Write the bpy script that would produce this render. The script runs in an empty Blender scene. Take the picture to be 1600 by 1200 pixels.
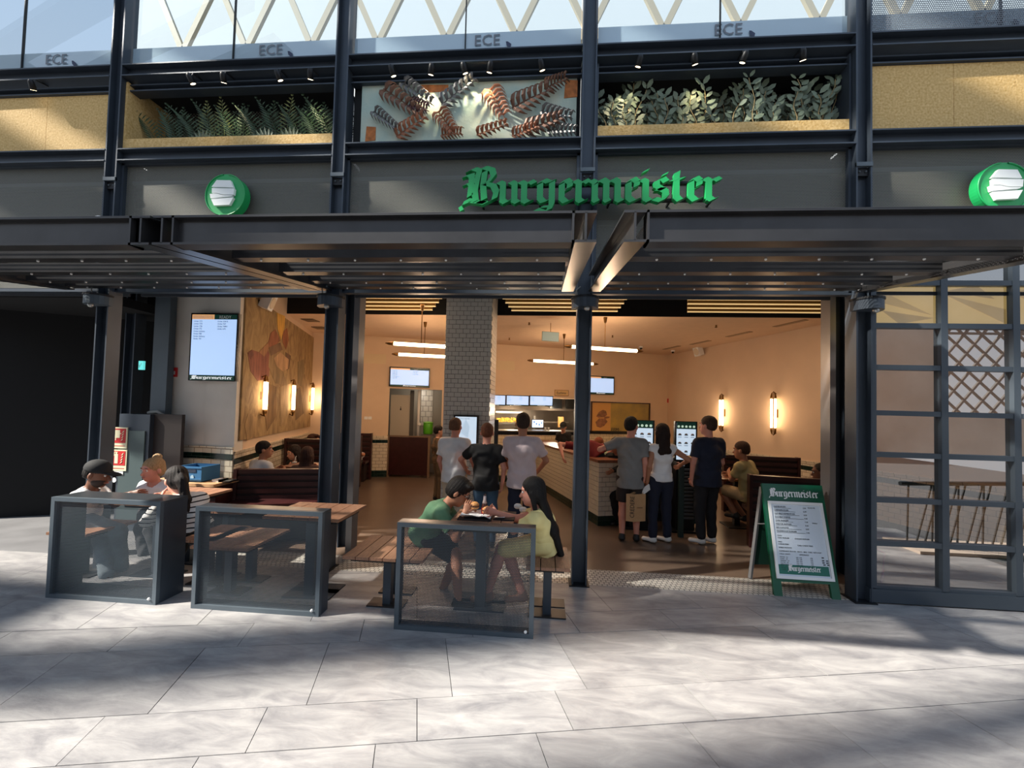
import bpy, math, random
import numpy as np
from math import sin, cos, radians, pi, sqrt, atan2
random.seed(7)
SC = bpy.context.scene
COL = SC.collection

# ---------------------------------------------------------------- camera, sky, sun, exposure
F, CX, CY, EYE = 640.0, 800.0, 618.0, 1.75
_yaw, _pit, _rol = radians(4.5), radians(1.8), radians(1.5)
cf = np.array([-sin(_yaw)*cos(_pit), cos(_yaw)*cos(_pit), sin(_pit)])
_r0 = np.array([cos(_yaw), sin(_yaw), 0.0]); _u0 = np.cross(_r0, cf)
cr = _r0*cos(_rol) + _u0*sin(_rol); cu = -_r0*sin(_rol) + _u0*cos(_rol)
CAM = np.array([0, 0, EYE])
from mathutils import Matrix, Vector
cam_d = bpy.data.cameras.new('camera'); cam = bpy.data.objects.new('camera', cam_d); COL.objects.link(cam)
cam_d.sensor_width = 36; cam_d.lens = F/1600*36; cam_d.shift_y = (CY-600)/1600
cam_d.clip_start = 0.05; cam_d.clip_end = 400
M = Matrix.Identity(4)
for i in range(3):
    M[i][0] = cr[i]; M[i][1] = cu[i]; M[i][2] = -cf[i]; M[i][3] = CAM[i]
cam.matrix_world = M
SC.camera = cam
SC.view_settings.view_transform = 'Standard'; SC.view_settings.look = 'None'
SC.view_settings.gamma = 1; SC.view_settings.use_curve_mapping = False
SC.view_settings.exposure = 0.0
SUN_DIR = Vector((3.1, 1.2, -2.9)).normalized()      # the way the light travels
w = bpy.data.worlds.new('sky'); SC.world = w; w.use_nodes = True
nt = w.node_tree; bg = nt.nodes['Background']
tc = nt.nodes.new('ShaderNodeTexCoord'); sx = nt.nodes.new('ShaderNodeSeparateXYZ')
rmp = nt.nodes.new('ShaderNodeValToRGB')
rmp.color_ramp.elements[0].position = 0.0; rmp.color_ramp.elements[0].color = (0.86, 0.91, 0.97, 1)
rmp.color_ramp.elements[1].position = 0.8; rmp.color_ramp.elements[1].color = (0.50, 0.68, 0.95, 1)
nt.links.new(tc.outputs['Generated'], sx.inputs[0]); nt.links.new(sx.outputs[2], rmp.inputs[0])
nt.links.new(rmp.outputs[0], bg.inputs[0]); bg.inputs[1].default_value = 0.98
sun_d = bpy.data.lights.new('sun', 'SUN'); sun_d.energy = 13.5; sun_d.angle = radians(1.4)
sun_d.color = (1.0, 0.93, 0.82)
sun = bpy.data.objects.new('sun', sun_d); COL.objects.link(sun); sun.location = (-20, -5, 15)
sun.rotation_euler = SUN_DIR.to_track_quat('-Z', 'Y').to_euler()

def area(name, loc, sx_, sy_, power, color, rot=(0, 0, 0)):
    d = bpy.data.lights.new(name, 'AREA'); d.shape = 'RECTANGLE'; d.size = sx_; d.size_y = sy_
    d.energy = power; d.color = color
    o = bpy.data.objects.new(name, d); COL.objects.link(o); o.location = loc; o.rotation_euler = rot
    return o
def point(name, loc, power, color, r=0.08):
    d = bpy.data.lights.new(name, 'POINT'); d.energy = power; d.color = color; d.shadow_soft_size = r
    o = bpy.data.objects.new(name, d); COL.objects.link(o); o.location = loc
    return o
WARM = (1.0, 0.66, 0.42)

# ---------------------------------------------------------------- placing: points on real planes
def ray(px, py): return cf + cr*((px-CX)/F) + cu*((CY-py)/F)
def G(px, py, z=0.0):
    v = ray(px, py); return CAM + v*((z-EYE)/v[2])
def V(px, py, Y):
    v = ray(px, py); return CAM + v*(Y/v[1])
YF = 4.25                                            # plane of the steel frame
RD = np.array([-0.31, 0.951]); RP = np.array([0.951, 0.31])   # the room's depth and width directions
BL = np.array([-5.49, 9.24]); BR = np.array([3.57, 12.19])    # back corners of the room
def W(px, py, p0, n):
    v = ray(px, py); t = ((np.array(p0)[:2]-CAM[:2])@n)/(v[:2]@n); return CAM + v*t

# ---------------------------------------------------------------- materials
_mats = {}
def lin(c):
    return tuple((x/12.92 if x <= 0.04045 else ((x+0.055)/1.055)**2.4) for x in [v/255 for v in c]) + (1.0,)
def mat(key, color=(128, 128, 128), rough=0.6, metal=0.0, var=0.0, vscale=8.0, bump=0.0, bscale=40.0, emit=0.0,
        spec=0.5, stretch=None, color2=None):
    if key in _mats: return _mats[key]
    m = bpy.data.materials.new(key); m.use_nodes = True; n = m.node_tree; b = n.nodes['Principled BSDF']
    b.inputs['Base Color'].default_value = lin(color); b.inputs['Roughness'].default_value = rough
    b.inputs['Metallic'].default_value = metal; b.inputs['Specular IOR Level'].default_value = spec
    if emit > 0:
        b.inputs['Emission Color'].default_value = lin(color); b.inputs['Emission Strength'].default_value = emit
    t = n.nodes.new('ShaderNodeTexCoord'); mp = n.nodes.new('ShaderNodeMapping')
    n.links.new(t.outputs['Object'], mp.inputs[0])
    if stretch: mp.inputs['Scale'].default_value = stretch
    if var > 0 or color2:
        ns = n.nodes.new('ShaderNodeTexNoise'); ns.inputs['Scale'].default_value = vscale; ns.inputs['Detail'].default_value = 5
        n.links.new(mp.outputs[0], ns.inputs[0])
        rp = n.nodes.new('ShaderNodeValToRGB'); rp.color_ramp.elements[0].position = 0.3; rp.color_ramp.elements[1].position = 0.7
        c = lin(color)
        if color2: rp.color_ramp.elements[0].color = c; rp.color_ramp.elements[1].color = lin(color2)
        else:
            rp.color_ramp.elements[0].color = tuple(x*(1-var) for x in c[:3])+(1,)
            rp.color_ramp.elements[1].color = tuple(min(1, x*(1+var)) for x in c[:3])+(1,)
        n.links.new(ns.outputs[0], rp.inputs[0]); n.links.new(rp.outputs[0], b.inputs['Base Color'])
    if bump > 0:
        nb = n.nodes.new('ShaderNodeTexNoise'); nb.inputs['Scale'].default_value = bscale; nb.inputs['Detail'].default_value = 4
        bp = n.nodes.new('ShaderNodeBump'); bp.inputs['Strength'].default_value = bump; bp.inputs['Distance'].default_value = 0.01
        n.links.new(mp.outputs[0], nb.inputs[0]); n.links.new(nb.outputs[0], bp.inputs['Height']); n.links.new(bp.outputs[0], b.inputs['Normal'])
    _mats[key] = m
    return m
def perforated(key, color, pitch, open_r, rough=0.5, axes=(0, 2), sq=1.0):
    """sheet metal with a staggered grid of real see-through holes"""
    if key in _mats: return _mats[key]
    m = bpy.data.materials.new(key); m.use_nodes = True; n = m.node_tree; b = n.nodes['Principled BSDF']
    b.inputs['Base Color'].default_value = lin(color); b.inputs['Roughness'].default_value = rough; b.inputs['Metallic'].default_value = 0.05
    out = n.nodes['Material Output']
    t = n.nodes.new('ShaderNodeTexCoord'); s = n.nodes.new('ShaderNodeSeparateXYZ'); n.links.new(t.outputs['Object'], s.inputs[0])
    def mth(op, a, bb=None):
        q = n.nodes.new('ShaderNodeMath'); q.operation = op
        for i, v in enumerate((a, bb)):
            if v is None: continue
            if isinstance(v, (int, float)): q.inputs[i].default_value = v
            else: n.links.new(v, q.inputs[i])
        return q.outputs[0]
    u = mth('DIVIDE', s.outputs[axes[0]], pitch); v = mth('DIVIDE', s.outputs[axes[1]], pitch*sq)
    row = mth('FLOOR', v); off = mth('MULTIPLY', mth('MODULO', row, 2.0), 0.5)
    fu = mth('SUBTRACT', mth('FRACT', mth('ADD', u, off)), 0.5); fv = mth('SUBTRACT', mth('FRACT', v), 0.5)
    dd = mth('SQRT', mth('ADD', mth('MULTIPLY', fu, fu), mth('MULTIPLY', fv, fv)))
    hole = mth('LESS_THAN', dd, open_r)
    tr = n.nodes.new('ShaderNodeBsdfTransparent'); mx = n.nodes.new('ShaderNodeMixShader')
    n.links.new(hole, mx.inputs[0]); n.links.new(b.outputs[0], mx.inputs[1]); n.links.new(tr.outputs[0], mx.inputs[2])
    n.links.new(mx.outputs[0], out.inputs[0]); _mats[key] = m
    return m
def brick(key, c1, grout, bw, bh, axis='x', rough=0.3, bump=0.4, mortar=0.06):
    if key in _mats: return _mats[key]
    m = bpy.data.materials.new(key); m.use_nodes = True; n = m.node_tree; b = n.nodes['Principled BSDF']
    t = n.nodes.new('ShaderNodeTexCoord'); s = n.nodes.new('ShaderNodeSeparateXYZ'); c = n.nodes.new('ShaderNodeCombineXYZ')
    n.links.new(t.outputs['Object'], s.inputs[0])
    a, bx_ = {'x': (0, 2), 'y': (1, 2), 'f': (0, 1)}[axis]
    n.links.new(s.outputs[a], c.inputs[0]); n.links.new(s.outputs[bx_], c.inputs[1])
    k = n.nodes.new('ShaderNodeTexBrick'); n.links.new(c.outputs[0], k.inputs[0])
    k.inputs['Scale'].default_value = 1.0; k.inputs['Brick Width'].default_value = bw; k.inputs['Row Height'].default_value = bh
    k.inputs['Mortar Size'].default_value = bh*mortar; k.inputs['Mortar Smooth'].default_value = 0.1
    k.inputs['Color1'].default_value = lin(c1); k.inputs['Color2'].default_value = lin([max(0, x-10) for x in c1]); k.inputs['Mortar'].default_value = lin(grout)
    n.links.new(k.outputs[0], b.inputs['Base Color']); b.inputs['Roughness'].default_value = rough
    bp = n.nodes.new('ShaderNodeBump'); bp.invert = True; bp.inputs['Strength'].default_value = bump; bp.inputs['Distance'].default_value = 0.003
    n.links.new(k.outputs[1], bp.inputs['Height']); n.links.new(bp.outputs[0], b.inputs['Normal'])
    _mats[key] = m
    return m
def glass(key, refl=0.12, tint=(235, 240, 242), rough=0.0):
    if key in _mats: return _mats[key]
    m = bpy.data.materials.new(key); m.use_nodes = True; n = m.node_tree; n.nodes.remove(n.nodes['Principled BSDF'])
    out = n.nodes['Material Output']
    tr = n.nodes.new('ShaderNodeBsdfTransparent'); tr.inputs[0].default_value = lin(tint)
    gl = n.nodes.new('ShaderNodeBsdfGlossy'); gl.inputs['Roughness'].default_value = rough
    fr = n.nodes.new('ShaderNodeFresnel'); ge = n.nodes.new('ShaderNodeNewGeometry'); io = n.nodes.new('ShaderNodeMapRange')
    io.inputs[3].default_value = 1.5; io.inputs[4].default_value = 1/1.5          # same pane law from either side of a thin sheet
    n.links.new(ge.outputs['Backfacing'], io.inputs[0]); n.links.new(io.outputs[0], fr.inputs[0])
    ad = n.nodes.new('ShaderNodeMath'); ad.operation = 'ADD'; ad.inputs[1].default_value = refl; ad.use_clamp = True
    n.links.new(fr.outputs[0], ad.inputs[0]); mx = n.nodes.new('ShaderNodeMixShader')
    n.links.new(ad.outputs[0], mx.inputs[0]); n.links.new(tr.outputs[0], mx.inputs[1]); n.links.new(gl.outputs[0], mx.inputs[2])
    n.links.new(mx.outputs[0], out.inputs[0]); _mats[key] = m
    return m

STEEL = mat('dark_steel', (62, 71, 82), 0.42, 0.35, var=0.12, vscale=3)
STEEL2 = mat('grey_steel', (84, 95, 104), 0.45, 0.3, var=0.1, vscale=3)
BLACKM = mat('black_metal', (20, 23, 28), 0.5, 0.2)
PERF = perforated('perforated_steel', (116, 117, 110), 0.014, 0.34, 0.45)
PERFB = perforated('perforated_barrier', (62, 72, 80), 0.012, 0.40, 0.5)
PERFC = perforated('perforated_canopy', (96, 94, 92), 0.014, 0.33, 0.35, axes=(0, 1))
EXPM = perforated('expanded_mesh', (120, 118, 108), 0.04, 0.40, 0.5, sq=0.5)
DARKV = mat('dark_void', (6, 7, 10), 0.9)
WOODS = mat('bench_wood', (148, 108, 84), 0.5, 0.0, var=0.25, vscale=14, stretch=(6, 1, 6), bump=0.1)
MAROON = mat('maroon_wood', (52, 22, 22), 0.35, 0.0, var=0.2, vscale=10)
BROWNW = mat('brown_wood', (120, 72, 48), 0.35, 0.0, var=0.25, vscale=8, stretch=(1, 6, 1))
OSB = mat('chipboard', (200, 160, 92), 0.8, 0, color2=(232, 200, 140), vscale=48, bump=0.4, bscale=60)
CREAM = mat('cream_plaster', (218, 192, 164), 0.85, 0, var=0.04, vscale=2, bump=0.05)
GREYW = mat('grey_plaster', (218, 214, 206), 0.85, 0, var=0.05, vscale=3)
WHITE = mat('white_paint', (235, 236, 236), 0.5)
BRASS = mat('brass', (120, 86, 44), 0.35, 0.9)
GREEN = mat('sign_green', (26, 160, 88), 0.35, spec=0.5)
DGREEN = mat('board_green', (4, 84, 58), 0.4)
TILEW = mat('glazed_white_tile', (206, 208, 204), 0.22)
GROUT = mat('dark_grout', (70, 72, 72), 0.9)
DGT = brick('dark_green_tiles', (16, 40, 32), (46, 60, 54), 0.15, 0.075, 'x', 0.2)
TUBE = mat('lamp_tube', (255, 226, 176), 0.4, emit=9.0)
STONE = None

# ---------------------------------------------------------------- mesh building
class MB:
    def __init__(s): s.v = []; s.f = []; s.fm = []; s.m = 0
    def quad(s, a, b, c, d):
        i = len(s.v); s.v += [tuple(a), tuple(b), tuple(c), tuple(d)]; s.f.append((i, i+1, i+2, i+3)); s.fm.append(s.m); return s
    def box(s, x0, x1, y0, y1, z0, z1):
        return s.hexa([(x0, y0, z0), (x1, y0, z0), (x1, y1, z0), (x0, y1, z0)], [(x0, y0, z1), (x1, y0, z1), (x1, y1, z1), (x0, y1, z1)])
    def hexa(s, bot, top):
        n = len(bot); i = len(s.v); s.v += [tuple(p) for p in bot] + [tuple(p) for p in top]
        s.f.append(tuple(i+n-1-k for k in range(n))); s.f.append(tuple(i+n+k for k in range(n)))
        for k in range(n): s.f.append((i+k, i+(k+1) % n, i+n+(k+1) % n, i+n+k))
        s.fm += [s.m]*(n+2); return s
    def obox(s, c, ax, ay, az):
        """box about centre c with half-axis vectors"""
        c, ax, ay, az = map(np.array, (c, ax, ay, az)); q = lambda i, j, k: tuple(c + ax*i + ay*j + az*k)
        return s.hexa([q(-1, -1, -1), q(1, -1, -1), q(1, 1, -1), q(-1, 1, -1)], [q(-1, -1, 1), q(1, -1, 1), q(1, 1, 1), q(-1, 1, 1)])
    def bar(s, a, b, w_, h_, up=(0, 0, 1)):
        a, b = np.array(a, float), np.array(b, float); d = b-a; L = np.linalg.norm(d); d = d/L
        u = np.array(up, float); x = np.cross(d, u); x /= max(1e-9, np.linalg.norm(x)); u = np.cross(x, d)
        return s.obox((a+b)/2, x*w_/2, d*L/2, u*h_/2)
    def tube(s, pts, r, n=8, caps=True):
        pts = [np.array(p, float) for p in pts]; rs = r if isinstance(r, (list, tuple)) else [r]*len(pts)
        base = len(s.v); d0 = pts[1]-pts[0]; ref = np.array([0, 0, 1.0]) if abs(d0[2]) < 0.9*np.linalg.norm(d0) else np.array([1.0, 0, 0])
        for i, p in enumerate(pts):
            d = pts[min(i+1, len(pts)-1)] - pts[max(i-1, 0)]; d = d/np.linalg.norm(d)
            x = np.cross(d, ref); x /= np.linalg.norm(x); y = np.cross(d, x)
            for k in range(n):
                a = 2*pi*k/n; s.v.append(tuple(p + (x*cos(a)+y*sin(a))*rs[i]))
        for i in range(len(pts)-1):
            for k in range(n):
                a = base+i*n+k; b = base+i*n+(k+1) % n; s.f.append((a, b, b+n, a+n)); s.fm.append(s.m)
        if caps:
            s.f.append(tuple(base+n-1-k for k in range(n))); s.f.append(tuple(base+(len(pts)-1)*n+k for k in range(n))); s.fm += [s.m]*2
        return s
    def lathe(s, c, prof, n=16):
        """prof: list of (r, z) about the vertical through c"""
        return s.tube([(c[0], c[1], c[2]+z) for r, z in prof], [max(r, 1e-4) for r, z in prof], n)
    def ball(s, c, r, n=10, m=7, sc=(1, 1, 1)):
        i0 = len(s.v)
        for j in range(1, m):
            t = pi*j/m
            for k in range(n):
                a = 2*pi*k/n; s.v.append((c[0]+r*sc[0]*sin(t)*cos(a), c[1]+r*sc[1]*sin(t)*sin(a), c[2]+r*sc[2]*cos(t)))
        for j in range(m-2):
            for k in range(n):
                a = i0+j*n+k; b = i0+j*n+(k+1) % n; s.f.append((a, a+n, b+n, b)); s.fm.append(s.m)
        s.f.append(tuple(i0+k for k in range(n))); s.f.append(tuple(i0+(m-2)*n+n-1-k for k in range(n))); s.fm += [s.m]*2
        return s
    def prism(s, poly, o, ex, ey, ez):
        """polygon (2-D) in the frame (o, ex, ey), thickened by ez"""
        o, ex, ey, ez = map(lambda q: np.array(q, float), (o, ex, ey, ez))
        a = [tuple(o+ex*x+ey*y) for x, y in poly]; b = [tuple(o+ex*x+ey*y+ez) for x, y in poly]
        return s.hexa(a, b)
    def mesh(s, name, mats, off=(0, 0, 0), smooth=False):
        me = bpy.data.meshes.new(name); o = np.array(off)
        me.from_pydata([tuple(np.array(p)-o) for p in s.v], [], s.f)
        for m in (mats if isinstance(mats, (list, tuple)) else [mats]): me.materials.append(m)
        me.polygons.foreach_set('material_index', s.fm)
        if smooth: me.polygons.foreach_set('use_smooth', [True]*len(s.f))
        me.update(); return me

def wloc(o):
    l = np.array(o.location)
    while o.parent: o = o.parent; l = l + np.array(o.location)
    return l
def thing(name, label, cat, loc=(0, 0, 0), group=None):
    o = bpy.data.objects.new(name, None); COL.objects.link(o); o.location = [float(x) for x in loc]; o.empty_display_size = 0.1
    o['label'] = label; o['category'] = cat
    if group: o['group'] = group
    return o
def part(name, mb, m, parent, label=None, smooth=False, kind=None):
    off = wloc(parent); me = mb if isinstance(mb, bpy.types.Mesh) else mb.mesh(name, m, off, smooth)
    o = bpy.data.objects.new(name, me); COL.objects.link(o); o.parent = parent
    if label: o['label'] = label
    if kind: o['kind'] = kind
    return o
def single(name, mb, m, label, cat, loc=(0, 0, 0), group=None, smooth=False):
    o = bpy.data.objects.new(name, mb.mesh(name, m, loc, smooth)); COL.objects.link(o); o.location = [float(x) for x in loc]
    o['label'] = label; o['category'] = cat
    if group: o['group'] = group
    return o
def struct(name, mb, m, label=None, smooth=False):
    o = bpy.data.objects.new(name, mb.mesh(name, m, (0, 0, 0), smooth)); COL.objects.link(o); o['kind'] = 'structure'
    o['label'] = label or name.replace('_', ' ')
    return o
def text_mesh(txt, size, font_align='LEFT', ext=0.0005):
    c = bpy.data.curves.new('t', 'FONT'); c.body = txt; c.size = size; c.align_x = font_align; c.extrude = ext; c.resolution_u = 2
    o = bpy.data.objects.new('t', c); COL.objects.link(o); dg = bpy.context.evaluated_depsgraph_get(); dg.update()
    me = bpy.data.meshes.new_from_object(o.evaluated_get(dg)); bpy.data.objects.remove(o); bpy.data.curves.remove(c)
    v = [tuple(x.co) for x in me.vertices]; f = [tuple(p.vertices) for p in me.polygons]; bpy.data.meshes.remove(me)
    return v, f
def add_text(mb, txt, size, o, ex, ey, align='LEFT'):
    """letters laid in the frame o, ex (reading direction), ey (up)"""
    v, f = text_mesh(txt, size, align); i = len(mb.v); o, ex, ey = map(np.array, (o, ex, ey)); ez = np.cross(ex, ey)
    mb.v += [tuple(o+ex*p[0]+ey*p[1]+ez*p[2]) for p in v]; mb.f += [tuple(i+k for k in q) for q in f]; mb.fm += [mb.m]*len(f)
    return mb
X, Z = np.array([1.0, 0, 0]), np.array([0, 0, 1.0]); YV = np.array([0, 1.0, 0])

# ---------------------------------------------------------------- blackletter, swept with a broad nib
NIB = (0.088, 0.060)
def strokes_to_polys(strokes):
    out = []
    for st in strokes:
        wd = 1.0
        if isinstance(st, tuple): wd, st = st
        nx, ny = NIB[0]*wd, NIB[1]*wd
        for (x0, y0), (x1, y1) in zip(st[:-1], st[1:]):
            P = [(x0-nx, y0-ny), (x0+nx, y0+ny), (x1+nx, y1+ny), (x1-nx, y1-ny)]
            a = sum(P[i][0]*P[(i+1) % 4][1]-P[(i+1) % 4][0]*P[i][1] for i in range(4))
            if abs(a) < 1e-4: P = [(x0-nx, y0-ny+.02), (x1+nx, y1+ny+.02), (x1+nx, y1+ny-.02), (x0-nx, y0-ny-.02)]; a = -1
            if a < 0: P = P[::-1]
            out.append(P)
    return out
def minim(x, foot=True):
    s = [[(x-.11, .88), (x, .80), (x, .18), (x+.02, .10)]]
    if foot: s.append([(x-.02, .17), (x+.10, .06), (x+.19, .13)])
    return s
GL = {
 'B': (1.02, [[(.02, .02), (.08, .20), (.30, .12), (.62, .08)], [(.10, 1.32), (.26, 1.42), (.42, 1.34), (.36, 1.0), (.30, .5), (.34, .12)], [(.42, 1.38), (.56, 1.46), (.80, 1.36), (.84, 1.15), (.66, .84), (.52, .80)],
      [(.60, .82), (.84, .74), (.93, .5), (.88, .22), (.62, .05), (.42, .12)], [(.0, 1.12), (.14, 1.18), (.24, 1.08)], [(.02, .80), (.14, .86), (.22, .76)], [(.16, .34), (.20, .9), (.2, 1.2)], (.6, [(-.06, -.22), (-.12, -.08), (.04, .06), (.2, .12)]), [(.58, 1.3), (.54, .8), (.58, .2)]]),
 'u': (.62, minim(.1) + minim(.44) + [[(.22, .1), (.40, .24)]]),
 'r': (.46, minim(.1) + [[(.14, .74), (.28, .90), (.38, .80)]]),
 'g': (.62, [[(.1, .78), (.1, .22), (.2, .08), (.34, .14)], [(.06, .80), (.2, .93), (.34, .84), (.48, .90)], [(.44, .84), (.44, .0), (.36, -.24), (.18, -.3), (.0, -.22)], (.7, [(-.02, -.26), (.16, -.12), (.4, -.1)])]),
 'e': (.48, [[(.1, .76), (.1, .2), (.22, .06), (.36, .14)], [(.1, .8), (.22, .93), (.34, .80), (.32, .62)], (.6, [(.14, .44), (.34, .60)])]),
 'm': (.94, minim(.1, False) + minim(.42, False) + minim(.74) + [[(.14, .74), (.30, .92), (.42, .82)], [(.46, .74), (.62, .92), (.74, .82)], [(.08, .16), (.16, .06)], [(.40, .16), (.48, .06)]]),
 'i': (.30, minim(.1) + [[(.06, 1.16), (.12, 1.24)]]),
 's': (.52, [[(.36, .78), (.26, .92), (.1, .82), (.1, .62), (.34, .42), (.36, .22), (.24, .06), (.04, .14)], [(.3, 1.02), (.34, 1.1)], [(.12, .5), (.3, .5)]]),
 't': (.42, [[(.14, 1.14), (.12, .9), (.12, .2), (.22, .07), (.34, .15)], [(.0, .84), (.16, .86), (.30, .90)]]),
}
def blackletter(word, o, ex, ey, ez, height_unit, width):
    """yield one MB per letter; height_unit = x-height in metres, width = overall"""
    tot = sum(GL[c][0] for c in word)
    kx = width/(tot*height_unit)
    x = 0; res = []
    for c in word:
        adv, st = GL[c]; mb = MB()
        for i, P in enumerate(strokes_to_polys(st)):
            dz = np.array(ez)*(1+0.004*(i % 5))
            mb.prism([((x+px)*height_unit*kx, py*height_unit) for px, py in P], o, ex, ey, dz)
        x += adv; res.append(mb)
    return res
def lettering(mb, word, o, ex, ey, h, width, t=0.002):
    ez = np.cross(ex, ey)*t
    for g in blackletter(word, o, ex, ey, ez, h, width):
        i = len(mb.v); mb.v += g.v; mb.f += [tuple(i+k for k in q) for q in g.f]; mb.fm += [mb.m]*len(g.f)
    return mb

# ---------------------------------------------------------------- figures: one smooth implicit surface per body or garment
def _n(v):
    v = np.array(v, float); l = np.linalg.norm(v); return v/l if l > 1e-9 else v
def surface(prims, vox):
    """prims: dicts; smooth union / subtraction on a grid, polygonised by surface nets"""
    lo = np.min([p['lo'] for p in prims if p['op'] == 'add'], axis=0)-vox*3; hi = np.max([p['hi'] for p in prims if p['op'] == 'add'], axis=0)+vox*3
    n = np.ceil((hi-lo)/vox).astype(int)+1
    ax = [(lo[i]+np.arange(n[i])*vox).astype(np.float32) for i in range(3)]
    D = np.full(tuple(n), 9.0, np.float32)
    for p in prims:
        k = p['k']; a = np.maximum(0, np.floor((p['lo']-k-vox*2-lo)/vox).astype(int)); b = np.minimum(n, np.ceil((p['hi']+k+vox*2-lo)/vox).astype(int)+1)
        if np.any(b <= a): continue
        sl = tuple(slice(a[i], b[i]) for i in range(3))
        g = np.stack(np.meshgrid(*[ax[i][a[i]:b[i]] for i in range(3)], indexing='ij'), -1)
        d = p['f'](g).astype(np.float32); c = D[sl]
        if p['op'] == 'add':
            if k > 0:
                h = np.clip(0.5+0.5*(c-d)/k, 0, 1); m = c*(1-h)+d*h-k*h*(1-h); D[sl] = np.where(c > 5, np.minimum(d, c), m)
            else: D[sl] = np.minimum(c, d)
        else: D[sl] = np.maximum(c, -d)
    S = D < 0
    A = S[:-1, :-1, :-1]; cnt = np.zeros(A.shape, np.int8)
    cor = [(i, j, k) for i in (0, 1) for j in (0, 1) for k in (0, 1)]
    def cs(Q, c): return Q[c[0]:Q.shape[0]-1+c[0], c[1]:Q.shape[1]-1+c[1], c[2]:Q.shape[2]-1+c[2]]
    for c in cor: cnt += cs(S, c)
    idx = np.argwhere((cnt > 0) & (cnt < 8))
    if len(idx) == 0: return np.zeros((0, 3)), []
    acc = np.zeros((len(idx), 3)); num = np.zeros(len(idx))
    for c in cor:
        for axi in range(3):
            if c[axi]: continue
            c2 = list(c); c2[axi] = 1
            i0 = idx+np.array(c); i1 = idx+np.array(c2)
            d0 = D[i0[:, 0], i0[:, 1], i0[:, 2]]; d1 = D[i1[:, 0], i1[:, 1], i1[:, 2]]
            m = (d0 < 0) != (d1 < 0); t = np.where(m, d0/np.where(m, d0-d1, 1), 0); t = np.clip(t, 0, 1)
            P = np.tile(np.array(c, float), (len(idx), 1)); P[:, axi] = t
            acc[m] += P[m]; num[m] += 1
    verts = (idx+acc/num[:, None])*vox+lo
    vid = np.full(A.shape, -1, np.int64); vid[idx[:, 0], idx[:, 1], idx[:, 2]] = np.arange(len(idx))
    faces = []
    for axi in range(3):
        u, v = (axi+1) % 3, (axi+2) % 3
        s0 = [slice(None)]*3; s1 = [slice(None)]*3; s0[axi] = slice(0, -1); s1[axi] = slice(1, None)
        for flip in (0, 1):
            m = (S[tuple(s0)] & ~S[tuple(s1)]) if not flip else (~S[tuple(s0)] & S[tuple(s1)])
            e = np.argwhere(m); e = e[(e[:, u] > 0) & (e[:, v] > 0) & (e[:, u] < n[u]-1) & (e[:, v] < n[v]-1)]
            if len(e) == 0: continue
            q = []
            for du, dv in ((1, 1), (0, 1), (0, 0), (1, 0)):
                k = e.copy(); k[:, u] -= du; k[:, v] -= dv; q.append(vid[k[:, 0], k[:, 1], k[:, 2]])
            q = np.stack(q, 1)
            if flip: q = q[:, ::-1]
            faces.append(q)
    return verts, np.concatenate(faces)
def Cap(a, b, ra, rb, side=(1, 0, 0), flat=1.0, k=0.03, op='add', flatend=False):
    a, b = np.array(a, float), np.array(b, float); L = max(1e-4, np.linalg.norm(b-a)); ww = (b-a)/L
    s = np.array(side, float); s = s-ww*(s@ww)
    if np.linalg.norm(s) < 1e-3: s = np.cross(ww, [0, 1, 0.1])
    s = _n(s); f_ = np.cross(ww, s); R = max(ra, rb)*max(1, flat)
    def f(g):
        q = g-a; t = q@ww; ps = q@s; pf = q@f_; tc_ = np.clip(t, 0, L); r = ra+(rb-ra)*tc_/L
        k0 = np.sqrt((ps/r)**2+(pf/(r*flat))**2+((t-tc_)/(r*min(1, flat)))**2); d = (k0-1)*r*min(1, flat)
        if flatend: d = np.maximum(d, np.maximum(-t, t-L))
        return d
    return dict(f=f, lo=np.minimum(a, b)-R, hi=np.maximum(a, b)+R, k=k, op=op)
def Ell(c, r, Rm=None, k=0.02, op='add'):
    c = np.array(c, float); r = np.array(r, float); Rm = np.eye(3) if Rm is None else Rm; R = max(r)
    def f(g):
        q = (g-c)@Rm; k0 = np.sqrt(((q/r)**2).sum(-1)); k1 = np.sqrt(((q/(r*r))**2).sum(-1)); return k0*(k0-1)/np.maximum(k1, 1e-6)
    return dict(f=f, lo=c-R, hi=c+R, k=k, op=op)
def Half(c, nrm, lo, hi):
    c = np.array(c, float); nrm = _n(nrm)
    return dict(f=lambda g: -(g-c)@nrm, lo=np.array(lo, float), hi=np.array(hi, float), k=0.0, op='sub')
def ik(a, c, l1, l2, hint):
    a, c = np.array(a, float), np.array(c, float); d = c-a; L = np.linalg.norm(d); mx = (l1+l2)*0.995
    if L > mx: c = a+d/L*mx; L = mx; d = c-a
    u = d/L; x = (l1*l1-l2*l2+L*L)/(2*L); h = sqrt(max(0, l1*l1-x*x)); p = np.array(hint, float); p = p-u*(p@u); p = _n(p)
    return a+u*x+p*h, c
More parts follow.
